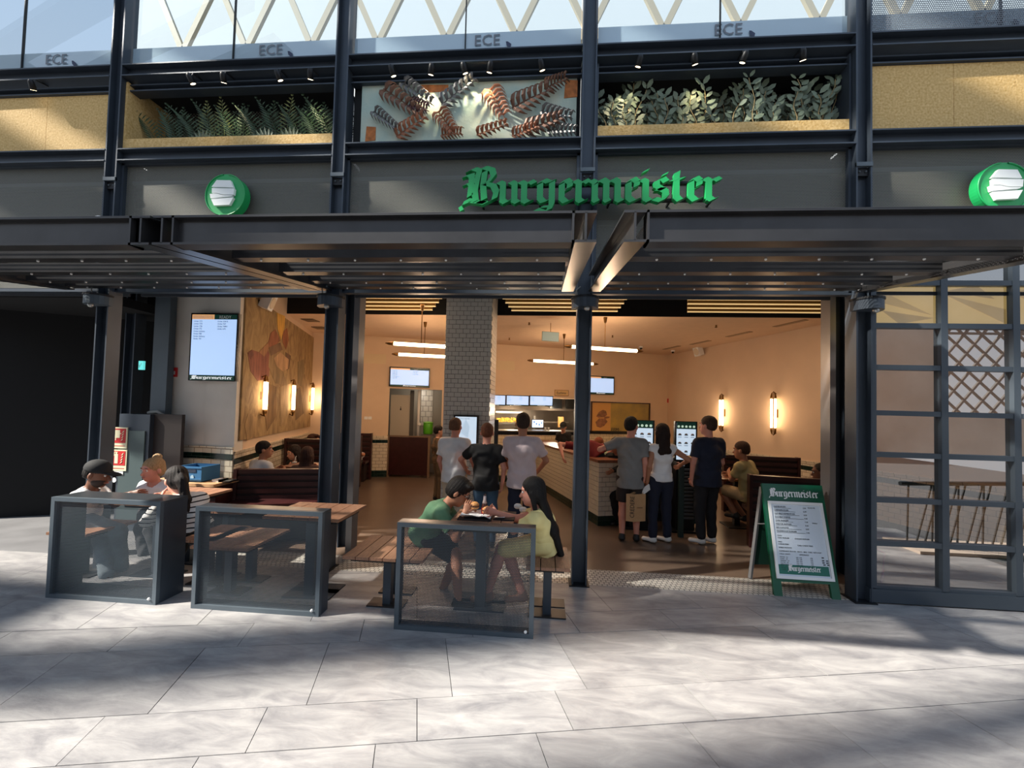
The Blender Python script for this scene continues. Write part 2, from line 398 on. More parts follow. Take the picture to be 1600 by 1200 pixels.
def smesh(name, prims, vox, m, off, extra=None, mats=None, fold=0.0, strand=None):
    v, f = surface(prims, vox)
    if fold and len(v):                                   # soft cloth folds
        a = np.sin(v[:, 2]*34+np.sin(v[:, 0]*19+v[:, 1]*13)*2.2)*np.sin(v[:, 0]*23-v[:, 1]*17+v[:, 2]*9)
        c = v-np.array([off[0], off[1], 0]); c[:, 2] = 0; v = v+c/np.maximum(.05, np.linalg.norm(c, axis=1))[:, None]*(a*fold)[:, None]
    if strand is not None and len(v):                     # combed grooves in hair
        hc_, hr_, hf_, ht_ = strand; q = v-hc_; ang = np.arctan2(q@hr_, q@hf_); z_ = q@ht_
        a = np.sin(ang*23+np.sin(z_*30+ang*3)*1.3)*.6+np.sin(ang*41+z_*25)*.4
        v = v+q/np.maximum(.02, np.linalg.norm(q, axis=1))[:, None]*(a*.0032)[:, None]
    fl = [tuple(int(i) for i in q) for q in f]; vl = [tuple(p) for p in v]
    nm = [0]*len(fl)
    if extra is not None and len(extra.v):
        i = len(vl); vl += [tuple(p) for p in extra.v]; fl += [tuple(i+k for k in q) for q in extra.f]; nm += extra.fm
    me = bpy.data.meshes.new(name); me.from_pydata([(p[0]-off[0], p[1]-off[1], p[2]-off[2]) for p in vl], [], fl)
    for q in (mats or [m]): me.materials.append(q)
    me.polygons.foreach_set('material_index', nm); me.polygons.foreach_set('use_smooth', [True]*len(fl)); me.update()
    return me
SKIN = {'fair': (214, 160, 136), 'tan': (170, 116, 88), 'brown': (110, 70, 50), 'pink': (206, 142, 122)}
CUT_FWD = None
def person(label, pel, neck, tdir, head_dir, wrists, ankles, s=0.95, skin='fair', top=None, bottom=None, hair=None,
           shoes=None, elbow=None, knee=(0, 0, 0), pitch=0.0, vox=0.011, sleeve=0.55, legs='long', standing=False,
           toes=None, cap=None, glasses=False, beard=None, group=None, palm=None, fat=1.0, chair_label=None, headsize=1.0,
           hem=0.0, collar=None, hide_legs=False, curl=0.55):
    """pel: pelvis point, neck: base of the neck, tdir: angle the chest faces (0 = +Y, inwards; positive turns left),
       head_dir: same for the face, wrists/ankles: (left, right) world points of the figure's own hands and feet"""
    pel, neck = np.array(pel, float), np.array(neck, float)
    fw = np.array([-sin(radians(tdir)), cos(radians(tdir)), 0]); rt = np.array([fw[1], -fw[0], 0])
    hf = np.array([-sin(radians(head_dir)), cos(radians(head_dir)), 0]); hr = np.array([hf[1], -hf[0], 0])
    T = _n(neck-pel); F2 = _n(np.cross(T, rt)*1.0)
    if F2@fw < 0: F2 = -F2
    chest = pel+(neck-pel)*0.66 - F2*0.02
    wai = pel+(neck-pel)*0.32
    sh = [neck-T*0.055*s-rt*0.165*s*fat**.5, neck-T*0.055*s+rt*0.165*s*fat**.5]     # left, right
    hip = [pel-rt*0.09*s, pel+rt*0.09*s]
    ht = hf*sin(radians(pitch))*1.0 + Z*cos(radians(pitch)); ht = _n(ht)     # head's own up, tipped forward by pitch
    hfw = _n(np.cross(ht, hr)); hfw = hfw if hfw@hf > 0 or abs(pitch) > 60 else -hfw
    hs = s*headsize*1.12
    hc = neck + _n(T*0.5+ht*0.5)*0.10*s + ht*0.07*hs + hfw*0.015*hs          # centre of the skull
    HM = np.stack([hr, hfw, ht], 1)
    H = lambda x, y, z: hc + (hr*x+hfw*y+ht*z)*hs
    sk = mat('skin_'+skin, SKIN[skin], 0.55, var=0.06, vscale=12)
    el, wr, kn, an = [], [], [], []
    for i, sg in ((0, -1), (1, 1)):
        hint = elbow[i] if elbow else (rt*sg*0.5-fw*0.8-Z*0.3)
        e, c = ik(sh[i], wrists[i], 0.28*s, 0.25*s, hint); el.append(e); wr.append(c)
        hk = fw*1.0 + Z*0.2 + np.array(knee)
        k_, c = ik(hip[i], ankles[i], 0.42*s, 0.42*s, hk); kn.append(k_); an.append(c)
    B = []
    B += [Cap(pel, wai, 0.125*s*fat, 0.115*s*fat, rt, 0.68, 0.04), Cap(wai, chest, 0.115*s*fat, 0.14*s*fat, rt, 0.66, 0.05), Cap(chest, neck-T*0.06*s, 0.14*s*fat, 0.10*s, rt, 0.6, 0.05)]
    B += [Cap(neck-T*0.03*s, hc-ht*0.03*hs, 0.055*s, 0.052*s, rt, 1, 0.025)]
    for i in (0, 1):
        B += [Cap(neck-T*0.04*s, sh[i], 0.055*s, 0.058*s, k=0.04), Cap(sh[i], el[i], 0.05*s, 0.038*s, k=0.02), Cap(el[i], wr[i], 0.038*s, 0.026*s, k=0.015)]
        B += [Cap(hip[i], kn[i], 0.082*s, 0.056*s, k=0.03), Cap(kn[i], kn[i]+(an[i]-kn[i])*0.35, 0.054*s, 0.056*s, k=0.02), Cap(kn[i]+(an[i]-kn[i])*0.35, an[i], 0.056*s, 0.036*s, k=0.02)]
    # head
    B += [Ell(H(0, -.005, .03), np.array((.074, .095, .088))*hs, HM, 0.02), Ell(H(0, .03, -.045), np.array((.056, .066, .072))*hs, HM, 0.03),
          Ell(H(0, .066, -.088), np.array((.026, .024, .022))*hs, HM, 0.02), Cap(H(0, .088, .012), H(0, .112, -.026), .009*hs, .0135*hs, k=.012),
          Ell(H(-.078, -.004, -.01), np.array((.012, .02, .032))*hs, HM, .006), Ell(H(.078, -.004, -.01), np.array((.012, .02, .032))*hs, HM, .006),
          Cap(H(-.04, .082, .034), H(.04, .082, .034), .012*hs, .012*hs, k=.014), Cap(H(-.018, .094, -.058), H(.018, .094, -.058), .009*hs, .009*hs, hr, 1, .008),
          Ell(H(.032, .092, .012), np.array((.015, .012, .009))*hs, HM, 0, 'sub'), Ell(H(-.032, .092, .012), np.array((.015, .012, .009))*hs, HM, 0, 'sub')]
    # hands: palm in the surface, five fingers closed on it
    ex = MB(); ex.m = 0
    for i, sg in ((0, -1), (1, 1)):
        d = _n(wr[i]-el[i]); pn = (np.array(palm[i], float) if palm else -rt*sg); pn = _n(pn-d*(pn@d)); lat = np.cross(d, pn)
        if lat@fw < 0: lat = -lat                                            # thumb side looks forward
        B.append(Cap(wr[i], wr[i]+d*0.075*s, 0.032*s, 0.04*s, lat, 0.42, 0.015))
        for q, (o_, L) in enumerate(((.030, .070), (.010, .078), (-.010, .073), (-.030, .058))):
            p0 = wr[i]+d*.085*s+lat*o_*s; d1 = _n(d+pn*curl*0.6); d2 = _n(d+pn*curl*2.2)
            p1 = p0+d1*L*.5*s; p2 = p1+d2*L*.5*s
            ex.tube([p0-d*.02*s, p0, p1, p2], [.0098*s, .0098*s, .0088*s, .0062*s], 6)
        t0 = wr[i]+d*.025*s+lat*.026*s; t1 = t0+_n(lat*.9+d*.6)*.035*s; t2 = t1+_n(d+lat*.15+pn*.4)*.035*s
        ex.tube([t0-lat*.01*s, t0, t1, t2], [.012*s, .012*s, .0105*s, .007*s], 6)
    ex.m = 1
    for sx_ in (-1, 1): ex.ball(H(.032*sx_, .083, .012), .0105*hs, 8, 6)
    ex.m = 2
    for sx_ in (-1, 1):
        ex.ball(H(.032*sx_, .0915, .012), .0048*hs, 6, 5)
        ex.tube([H(.018*sx_, .093, .036), H(.034*sx_, .096, .040), H(.050*sx_, .086, .035)], [.003*hs, .004*hs, .002*hs], 5)
    ex.m = 3; ex.tube([H(-.022, .1005, -.057), H(0, .1055, -.056), H(.022, .1005, -.057)], [.003*hs, .006*hs, .003*hs], 6)
    base = (pel[0], pel[1], 0.0)
    root = thing('person', label, 'person', base, group)
    hairm = mat('hair_%d_%d_%d' % tuple(hair[1]), hair[1], 0.62, var=0.35, vscale=60, stretch=(3, 3, .6), bump=0.6, bscale=70, spec=.25) if hair else None
    part('body', smesh('body', B, vox, sk, base, ex, [sk, mat('eye_white', (225, 222, 218), .3), mat('eye_dark', (34, 24, 20), .3), mat('lips', (164, 92, 84), .5)]), None, root, smooth=True)
    # shirt
    g = 0.013*s
    if top:
        tm = top if not isinstance(top, tuple) else None
        S_ = [Cap(pel+T*(hem-.04)*s, pel+T*.10*s, 0.186*s*fat**.5, 0.166*s*fat**.5, rt, 0.80, 0.02, flatend=True), Cap(pel+T*.06*s, wai, 0.164*s*fat**.5, 0.134*s*fat+g, rt, 0.76, 0.03), Cap(wai, chest, 0.128*s*fat+g, 0.147*s*fat+g, rt, 0.7, 0.05), Cap(chest, neck-T*0.055*s, 0.147*s*fat+g, 0.095*s+g, rt, 0.66, 0.05)]
        for i in (0, 1):
            S_ += [Cap(neck-T*0.045*s, sh[i], 0.058*s+g, 0.062*s+g, k=0.045)]
            if sleeve > 0:
                e_ = sh[i]+(el[i]-sh[i])*min(1, sleeve/0.55*0.62) if sleeve <= 0.8 else el[i]
                S_ += [Cap(sh[i], e_, 0.056*s+g, 0.058*s+g*.7, k=0.025, flatend=sleeve <= 0.8)]
                if sleeve > 0.8: S_ += [Cap(el[i], el[i]+(wr[i]-el[i])*.95, 0.045*s+g*.6, 0.036*s+g*.4, k=0.02, flatend=True)]
        S_ += [Cap(neck-T*0.012*s+F2*0.012, neck+T*0.12*s+F2*0.03, 0.066*s, 0.075*s, op='sub', k=0, flatend=True)]
        part('shirt', smesh('shirt', S_, vox, top, base, fold=.007), None, root, smooth=True)
        if collar:
            cb = MB(); ring = [neck-T*0.008*s+(rt*cos(t)*0.070+F2*sin(t)*0.060+F2*0.008)*s+T*(0.008-.012*sin(t))*s for t in np.linspace(-pi*1.3, pi*.3, 14)]
            cb.tube(ring, 0.013*s, 6); part('collar', cb, collar, root, smooth=True)
    if bottom:
        L_ = [Cap(hip[0]*.93+hip[1]*.07, hip[1]*.93+hip[0]*.07, 0.088*s*fat**.5, 0.088*s*fat**.5, F2, 1.0, 0.04), Cap(pel, wai-T*.05*s, 0.125*s*fat+g*.6, 0.12*s*fat+g*.5, rt, 0.74, 0.04)]
        lowr = {'long': 1.0, 'short': 0.0, 'skirt': 0.0}[legs]
        for i in (0, 1):
            if legs == 'skirt':
                L_ += [Cap(hip[i], hip[i]+(kn[i]-hip[i])*.9, 0.105*s, 0.088*s, k=.05)]
            elif lowr:
                L_ += [Cap(hip[i], kn[i], 0.092*s+g*.5, 0.066*s+g*.6, k=0.03), Cap(kn[i], an[i]-(an[i]-kn[i])*.06, 0.066*s+g*.6, 0.056*s+g*.5, k=0.03)]
            else:
                kk = hip[i]+(kn[i]-hip[i])*.88; L_ += [Cap(hip[i], kk, 0.094*s+g*.5, 0.082*s+g*.8, k=0.03, flatend=True)]
        part('skirt' if legs == 'skirt' else ('shorts' if legs == 'short' else 'trousers'), smesh('trousers', L_, vox, bottom, base, fold=.007), None, root, smooth=True)
    for i in (0, 1):
        if shoes is None: break
        td = _n(toes) if toes else fw
        a = an[i]
        Q = [Cap(a-td*.035*s-Z*.05*s, a+td*.14*s-Z*.055*s, .040*s, .040*s, np.cross(td, Z), .72, .02), Cap(a-Z*.015*s-td*.01, a-Z*.05*s, .042*s, .045*s, k=.02),
             Half((0, 0, max(0.0, a[2]-.085*s)), (0, 0, -1), a-.3*s, a+.3*s)]
        part('shoe', smesh('shoe', Q, min(vox, .01), shoes, base), None, root, smooth=True)
    # hair
    if hair:
        kind = hair[0]; R = []
        R += [Ell(H(0, -.012, .045), np.array((.084, .100, .090))*hs, HM, .01)]
        fc = Ell(H(0, .10, -.03), np.array((.068, .075, .095))*hs, HM, 0, 'sub')
        if kind == 'short': R = [Ell(H(0, -.012, .044), np.array((.080, .098, .089))*hs, HM, .01), Ell(H(0, -.045, .0), np.array((.071, .060, .062))*hs, HM, .02), Ell(H(0, .10, -.025), np.array((.07, .085, .095))*hs, HM, 0, 'sub'), Ell(H(.085, .02, -.02), np.array((.02, .03, .045))*hs, HM, 0, 'sub'), Ell(H(-.085, .02, -.02), np.array((.02, .03, .045))*hs, HM, 0, 'sub'), Half(H(0, -.02, -.04), -ht*1.0+hfw*.35, hc-.3, hc+.3)]
        if kind == 'buzz': R = [Ell(H(0, -.014, .042), np.array((.078, .093, .083))*hs, HM, .01), Ell(H(0, -.04, -.005), np.array((.073, .064, .065))*hs, HM, .02), Ell(H(0, .10, -.02), np.array((.068, .085, .095))*hs, HM, 0, 'sub'), Half(H(0, 0, -.045), -ht, hc-.3, hc+.3)]
        if kind == 'full': R += [Ell(H(0, -.03, 0), np.array((.086, .082, .085))*hs, HM, .02), Ell(H(.02, .055, .095), np.array((.06, .045, .03))*hs, HM, .02), Ell(H(0, .11, -.045), np.array((.07, .07, .10))*hs, HM, 0, 'sub'), Half(H(0, 0, -.07), -ht, hc-.3, hc+.3)]
        if kind == 'bun': R += [Ell(H(0, -.04, -.01), np.array((.08, .07, .075))*hs, HM, .02), fc, Ell(H(.03, -.07, .12), np.array((.045, .042, .04))*hs, HM, .008), Cap(H(.07, -.03, .05), H(.1, -.05, -.01), .018*hs, .008*hs, k=.01)]
        if kind == 'tail': R += [Ell(H(0, -.04, -.01), np.array((.082, .074, .08))*hs, HM, .02), fc, Ell(H(0, -.10, .0), np.array((.04, .045, .05))*hs, HM, .02), Cap(H(0, -.12, -.03), H(.02, -.13, -.2), .045*hs, .035*hs, hr, .8, .03), Cap(H(.02, -.13, -.2), H(.03, -.12, -.30), .035*hs, .015*hs, hr, .8, .03)]
        if kind == 'long':
            L = hair[2] if len(hair) > 2 else .45; b0 = H(0, -.055, -.03); bd = -Z if len(hair) < 4 else _n(np.array(hair[3]))
            R += [Ell(H(0, -.03, -.01), np.array((.088, .082, .09))*hs, HM, .02), fc, Cap(b0, b0+bd*L*.5-hfw*.015, .078*hs, .092*hs, hr, .5, .03), Cap(b0+bd*L*.5-hfw*.015, b0+bd*L-hfw*.01, .092*hs, .05*hs, hr, .45, .03)]
            R += [Cap(H(-.07, .005, .0), H(-.078, -.01, -.14), .022*hs, .02*hs, k=.02), Cap(H(.07, .005, .0), H(.078, -.01, -.14), .022*hs, .02*hs, k=.02)]
        part('hair', smesh('hair', R, min(vox, .008), hairm, base, strand=(hc, hr, hfw, ht)), None, root, smooth=True)
    if beard:
        R = [Ell(H(0, .031, -.055), np.array((.0595, .067, .066))*hs, HM, .01), Half(H(0, 0, -.03), -ht+hfw*-.6, hc-.3, hc+.3), Ell(H(0, .10, -.052), np.array((.02, .03, .008))*hs, HM, 0, 'sub')]
        R[1] = Half(H(0, .03, -.035), ht-hfw*.25, hc-.3, hc+.3)
        part('beard', smesh('beard', R, min(vox, .008), mat('beard_dark', (44, 30, 25), .8), base), None, root, smooth=True)
    if cap:
        R = [Ell(H(0, -.008, .05), np.array((.090, .106, .088))*hs, HM, .01), Half(H(0, 0, .028), -ht, hc-.3, hc+.3),
             Ell(H(0, .115, .036), np.array((.07, .075, .009))*hs, HM, .012)]
        part('cap', smesh('cap', R, min(vox, .008), cap, base), None, root, smooth=True)
    if glasses:
        gb = MB()
        for sx_ in (-1, 1):
            gb.tube([H(.034*sx_+.022*cos(a), .108, .012+.016*sin(a)) for a in np.linspace(0, 2*pi, 11)], .0032*hs, 5, False)
            gb.tube([H(.056*sx_, .106, .016), H(.08*sx_, .04, .016), H(.084*sx_, -.02, .008)], .003*hs, 5)
        gb.tube([H(-.012, .108, .016), H(.012, .108, .016)], .003*hs, 5)
        part('glasses', gb, mat('dark_frame', (36, 18, 16), .3), root)
    return dict(root=root, sh=sh, el=el, wr=wr, H=H, rt=rt, fw=fw, s=s)
def stander(label, foot, top_z, face, px_off=0.0, hands=None, head=None, lean=0.0, spread=0.10, **kw):
    """someone on their feet: foot = ground point between the feet, top_z = height of the head's top"""
    s = top_z/1.76; a = radians(face); fw = np.array([-sin(a), cos(a), 0]); rt = np.array([fw[1], -fw[0], 0]); f = np.array([foot[0], foot[1], 0.0])
    pel = f+Z*.93*s; neck = f+Z*1.46*s+fw*(lean-.015)
    an = kw.pop('ankles', None) or (f-rt*spread*s+Z*.085*s, f+rt*spread*s+fw*.03+Z*.085*s)
    hd = hands or [None, None]
    hh = []
    for i, sg in ((0, -1), (1, 1)):
        shp = neck+rt*sg*.165*s-Z*.055*s
        hh.append(shp+rt*sg*.06*s+fw*.04-Z*.515*s if hd[i] is None else shp+(rt*hd[i][0]+fw*hd[i][1]+Z*hd[i][2])*s)
    return person(label, pel, neck, face, face if head is None else head, hh, an, s=s, standing=True, **kw)
#@@ANCHOR_BUILD
# ---------------------------------------------------------------- ground
def stone_mat():
    m = bpy.data.materials.new('grey_slate_tile'); m.use_nodes = True; n = m.node_tree; b = n.nodes['Principled BSDF']; L = n.links
    t = n.nodes.new('ShaderNodeTexCoord'); mp = n.nodes.new('ShaderNodeMapping'); mp.inputs['Rotation'].default_value = (0, 0, radians(-20)); mp.inputs['Scale'].default_value = (1, 3.2, 1)
    L.new(t.outputs['Object'], mp.inputs[0])
    a = n.nodes.new('ShaderNodeTexNoise'); a.inputs['Scale'].default_value = 2.6; a.inputs['Detail'].default_value = 9; a.inputs['Roughness'].default_value = .65; a.inputs['Distortion'].default_value = .6
    L.new(mp.outputs[0], a.inputs[0])
    r = n.nodes.new('ShaderNodeValToRGB'); r.color_ramp.elements[0].position = .32; r.color_ramp.elements[0].color = lin((120, 119, 122)); r.color_ramp.elements[1].position = .70; r.color_ramp.elements[1].color = lin((168, 166, 165))
    L.new(a.outputs[0], r.inputs[0])
    oi = n.nodes.new('ShaderNodeObjectInfo'); hv = n.nodes.new('ShaderNodeHueSaturation'); mr = n.nodes.new('ShaderNodeMapRange'); mr.inputs[3].default_value = .90; mr.inputs[4].default_value = 1.08
    L.new(oi.outputs['Random'], mr.inputs[0]); L.new(mr.outputs[0], hv.inputs['Value']); L.new(r.outputs[0], hv.inputs['Color']); L.new(hv.outputs[0], b.inputs['Base Color'])
    f = n.nodes.new('ShaderNodeTexNoise'); f.inputs['Scale'].default_value = 22; f.inputs['Detail'].default_value = 6; L.new(mp.outputs[0], f.inputs[0])
    bp = n.nodes.new('ShaderNodeBump'); bp.inputs['Strength'].default_value = .22; bp.inputs['Distance'].default_value = .006; L.new(f.outputs[0], bp.inputs['Height']); L.new(bp.outputs[0], b.inputs['Normal'])
    b.inputs['Roughness'].default_value = .42
    return m
STONE = stone_mat()
floor = struct('floor', MB().box(-14, 16, -16, 14, -.10, -.006), mat('joint_grout', (84, 84, 86), .9), 'grey stone paving and the shop floor behind it')
E1 = np.array([cos(radians(11.3)), sin(radians(11.3))]); E2 = np.array([cos(radians(107.5)), sin(radians(107.5))]); O0 = np.array([-.51, 2.5])
def clip_poly(P, n, d):
    out = []
    for i in range(len(P)):
        a, b = P[i], P[(i+1) % len(P)]; fa, fb = a@n-d, b@n-d
        if fa <= 0: out.append(a)
        if (fa < 0) != (fb < 0) and abs(fa-fb) > 1e-9: out.append(a+(b-a)*(fa/(fa-fb)))
    return out
v0 = -2.24; ntile = 0
rows = []
v = 0.0
hts = [.64, .32]
vv = 0.0; k = 0
while vv < 6.0: rows.append((vv, vv+hts[k % 2])); vv += hts[k % 2]; k += 1
vv = 0.0; k = 1
while vv > -3.2: rows.append((vv-hts[k % 2], vv)); vv -= hts[k % 2]; k += 1
for ri, (a, b) in enumerate(rows):
    off = [0, .42, .21, .63][int(round(a/.32)) % 4] if a not in (0.0,) else 0
    for c in range(-16, 12):
        u0, u1 = c*.84+off, (c+1)*.84+off
        g = .0022
        P = [O0+E1*u+E2*w_ for u, w_ in ((u0+g, a+g), (u1-g, a+g), (u1-g, b-g), (u0+g, b-g))]
        P = clip_poly(P, np.array([0, 1.0]), 4.22)
        if P: P = clip_poly(P, np.array([-1.0, 0]), 9.0)
        if P: P = clip_poly(P, np.array([1.0, 0]), 5.6)
        if P: P = clip_poly(P, np.array([0, -1.0]), -.6)
        if len(P) < 3: continue
        cc = sum(P)/len(P)
        if cc[1] < 1.2 and abs(cc[0]) > 4: continue
        z = random.uniform(-.0012, .0012)
        mb = MB().hexa([(p[0], p[1], -.03) for p in P], [(p[0], p[1], z) for p in P]); ntile += 1
        part('stone_tile', mb, STONE, floor)
# ground further left, past the frame line
lg = MB().hexa([(x, y, -.03) for x, y in ((-13, 4.22), (-4.2, 4.22), (-4.2, 5.2), (-13, 7))], [(x, y, .0) for x, y in ((-13, 4.22), (-4.2, 4.22), (-4.2, 5.2), (-13, 7))])
part('paving', lg, mat('plain_paving', (112, 112, 114), .5, var=.15, vscale=3), floor)
SHOPF = mat('shop_floor', (104, 88, 76), .28, var=.1, vscale=2.5, spec=.5)
part('shop_floor', MB().hexa([(x, y, -.03) for x, y in ((-4.2, 4.62), (6.0, 4.62), (3.6, 12.6), (-6.2, 9.4), (-4.2, 5.2))], [(x, y, .0) for x, y in ((-4.2, 4.62), (6.0, 4.62), (3.6, 12.6), (-6.2, 9.4), (-4.2, 5.2))]), SHOPF, floor)
part('threshold_mosaic', MB().box(-4.2, 6.0, 4.222, 4.618, -.03, .003), brick('mosaic', (196, 192, 184), (90, 88, 86), .05, .05, 'f', .35, .5, .10), floor)

# ---------------------------------------------------------------- shop shell
HR, HF = 3.42, 4.10                      # room ceiling, higher dark ceiling near the front
def wall(name, a, b, z0, z1, th, m, label):
    a, b = np.array(a), np.array(b); d = (b-a)/np.linalg.norm(b-a); nn = np.array([-d[1], d[0]])*th
    P = [a, b, b+nn, a+nn]; return struct(name, MB().hexa([(p[0], p[1], z0) for p in P], [(p[0], p[1], z1) for p in P]), m, label)
LF = BL-RD*((BL[1]-5.30)/RD[1])                     # front end of the left wall
RF = BR-RD*((BR[1]-4.45)/RD[1])
wl = wall('wall_left', LF+RD*.30, BL, 0, HF, .15, CREAM, 'cream side wall with the big mural')
wr_ = wall('wall_right', BR, RF, 0, HF, .15, CREAM, 'cream right wall with two sconces')
def onback(px, py): return W(px, py, BL, RD)
def bk(u): return BL+RP*u                            # u metres along the back wall from its left corner
uB = lambda px, py: float((onback(px, py)[:2]-BL)@RP)
u_d0, u_d1 = uB(607, 650), uB(690, 650); u_k0, u_k1 = uB(764, 640), uB(903, 640); UW = float(np.linalg.norm(BR-BL))
OPZ = 2.17
for nm, u0, u1, z0, z1 in (('wall_back', 0, u_d0, 0, HR+.1), ('wall_back', u_d0, u_d1, OPZ, HR+.1), ('wall_back', u_d1, u_k0, 0, HR+.1), ('wall_back', u_k0, u_k1, OPZ-.12, HR+.1), ('wall_back', u_k1, UW, 0, HR+.1)):
    a, b = bk(u0), bk(u1)
    wall(nm, a, b, z0, z1, .15, CREAM, 'cream back wall of the dining room')
# grey front return wall with the order screen
GW0 = np.array([-5.32, 5.38]); GWM = np.array([-4.72, 5.38])
gw = struct('wall_front', MB().hexa([(x, y, 0) for x, y in (tuple(GW0), tuple(GWM), tuple(LF+[.0, .0]), tuple(LF+[-.1, .3]), (-5.32, 5.7))], [(x, y, HF) for x, y in (tuple(GW0), tuple(GWM), tuple(LF), tuple(LF+[-.1, .3]), (-5.32, 5.7))]), GREYW, 'light grey return wall carrying the order screen')
# ceilings
def poly_slab(name, pts, z0, z1, m, label): return struct(name, MB().hexa([(x, y, z0) for x, y in pts], [(x, y, z1) for x, y in pts]), m, label)
SY = 7.30
cl = poly_slab('ceiling', [(-5.0, SY), (5.2, SY), (3.75, 12.4), (-5.7, 9.35)], HR, HR+.06, mat('ceiling_cream', (216, 186, 156), .9, var=.03), 'cream plaster ceiling of the dining room')
poly_slab('trim_1', [(-4.9, SY-.02), (5.15, SY-.02), (5.15, SY), (-4.9, SY)], HR, HF, DARKV, 'dark riser above the cream ceiling')
poly_slab('trim_2', [(-5.4, YF+.35), (6.2, YF+.35), (5.2, SY), (-5.0, SY)], HF, HF+.05, DARKV, 'black void ceiling behind the shopfront')
poly_slab('trim_3', [(-7.6, YF+.30), (8.0, YF+.30), (6.5, 13), (-7.6, 13)], 4.30, 4.42, mat('slab_dark', (60, 60, 62), .9), 'floor slab of the storey above')
# wainscot: tile skirt, dark green band and base along each wall (real courses, proud of the plaster)
TW = {'x': brick('wainscot_tiles', (226, 214, 192), (150, 134, 112), .16, .078, 'x', .2)}
def wains(wallobj, a, b, ztop, nrm, skip=None):
    a, b = np.array(a), np.array(b); d = (b-a)/np.linalg.norm(b-a); L = np.linalg.norm(b-a); n_ = np.array(nrm)
    ang = atan2(d[1], d[0])
    for nm, z0, z1, th, m in (('wainscot_tiles', .16, ztop, .012, TW['x']), ('green_band', ztop-.155, ztop-.075, .016, DGT), ('green_base', 0.0, .16, .016, DGT), ('tile_rim', ztop, ztop+.02, .022, TW['x'])):
        mb = MB().box(0, L, -th, 0.0, z0, z1)
        me = mb.mesh(nm, m); o = bpy.data.objects.new(nm, me); COL.objects.link(o); o.parent = wallobj
        o.location = (a[0], a[1], 0); o.rotation_euler = (0, 0, ang)
wains(wl, LF, BL, 1.05, None) if False else None
def wains2(wallobj, a, b, ztop):
    """a to b with the room on the right-hand side of the walking direction"""
    wains(wallobj, a, b, ztop, (0, 0))
wains2(wl, LF+RP*.001, BL+RP*.001, 1.04)
wains2(wr_, BR-RP*.001, RF-RP*.001, .90)
for o in [q for q in COL.objects if q.name.startswith('wall_back')]: pass
bw = [q for q in COL.objects if q.name.startswith('wall_back')]
wains2(bw[0], bk(0)-RD*.001, bk(u_d0)-RD*.001, .98); wains2(bw[4], bk(u_k1)-RD*.001, bk(UW)-RD*.001, .92); wains2(bw[2], bk(u_d1)-RD*.001, bk(u_k0)-RD*.001, .95)
wains(gw, GW0-[0, .001], GWM-[0, .001], 1.10, None); wains(gw, GWM-[0, .001], LF-[0, .001], 1.10, None)
def frame_at(o, ex, ez=(0, 0, 1)):
    ex = np.array([ex[0], ex[1], 0.0]); return np.array(o, float), ex, Z, np.cross(ex, Z)   # origin, right, up, outward normal

# mural on the left wall (flat painted picture in a thin frame)
def mural_mat():
    m = bpy.data.materials.new('mural_paint'); m.use_nodes = True; n = m.node_tree; b = n.nodes['Principled BSDF']; L = n.links
    t = n.nodes.new('ShaderNodeTexCoord'); mp = n.nodes.new('ShaderNodeMapping'); mp.inputs['Scale'].default_value = (1.5, 1.5, .9); L.new(t.outputs['Object'], mp.inputs[0])
    a = n.nodes.new('ShaderNodeTexNoise'); a.inputs['Scale'].default_value = 2.2; a.inputs['Detail'].default_value = 7; a.inputs['Distortion'].default_value = 2.4; L.new(mp.outputs[0], a.inputs[0])
    r = n.nodes.new('ShaderNodeValToRGB'); e = r.color_ramp.elements; e[0].position = .3; e[0].color = lin((124, 98, 66)); e[1].position = .72; e[1].color = lin((176, 148, 102))
    L.new(a.outputs[0], r.inputs[0]); L.new(r.outputs[0], b.inputs['Base Color']); b.inputs['Roughness'].default_value = .8
    return m
d2 = -RD                                             # walking from the back to the front, wall's picture plane faces +RP
mu = thing('mural', 'tall ochre painted mural with red and brown figures on the left wall', 'mural', (LF[0], LF[1], 1.3))
def LWp(t, z, off=.02): p = LF+RD*t+RP*off; return np.array([p[0], p[1], z])
def lw_t(px, py): return float((W(px, py, LF, RP)[:2]-LF)@RD), float(W(px, py, LF, RP)[2])
t0m, t1m = .12, lw_t(490, 600)[0]
mb = MB(); mb.hexa([LWp(t0m, 1.2, .0), LWp(t1m, 1.2, .0), LWp(t1m, 1.2, .025), LWp(t0m, 1.2, .025)], [LWp(t0m, 3.3, .0), LWp(t1m, 3.3, .0), LWp(t1m, 3.3, .025), LWp(t0m, 3.3, .025)])
part('canvas', mb, mural_mat(), mu)
def paint(name, px_poly, color, off):
    P = [lw_t(*q) for q in px_poly]; mb = MB()
    a = [LWp(t, z, off) for t, z in P]; b = [LWp(t, z, off+.003) for t, z in P]; mb.hexa(a, b)
    part(name, mb, mat('paint_%d_%d_%d' % color, color, .8, var=.35, vscale=5, stretch=(2, 2, .6)), mu, None)
S2 = lambda x, y: (240+x/5.333, 430+y/5.333)
paint('painted_figure', [S2(*q) for q in ((765, 645), (800, 620), (860, 640), (930, 590), (960, 700), (940, 860), (850, 880), (790, 800))], (132, 82, 68), .026)
paint('painted_figure', [S2(*q) for q in ((960, 480), (1000, 450), (1040, 545), (960, 620), (930, 590))], (146, 92, 66), .027)
paint('painted_figure', [S2(*q) for q in ((1060, 470), (1100, 440), (1112, 540), (1090, 620), (1062, 560))], (140, 86, 56), .026)
paint('painted_figure', [S2(*q) for q in ((1010, 310), (1080, 340), (1075, 440), (1045, 540), (1020, 450))], (214, 166, 78), .028)
paint('painted_figure', [S2(*q) for q in ((950, 640), (1060, 660), (1060, 780), (1100, 920), (1000, 900), (940, 760))], (140, 116, 82), .027)
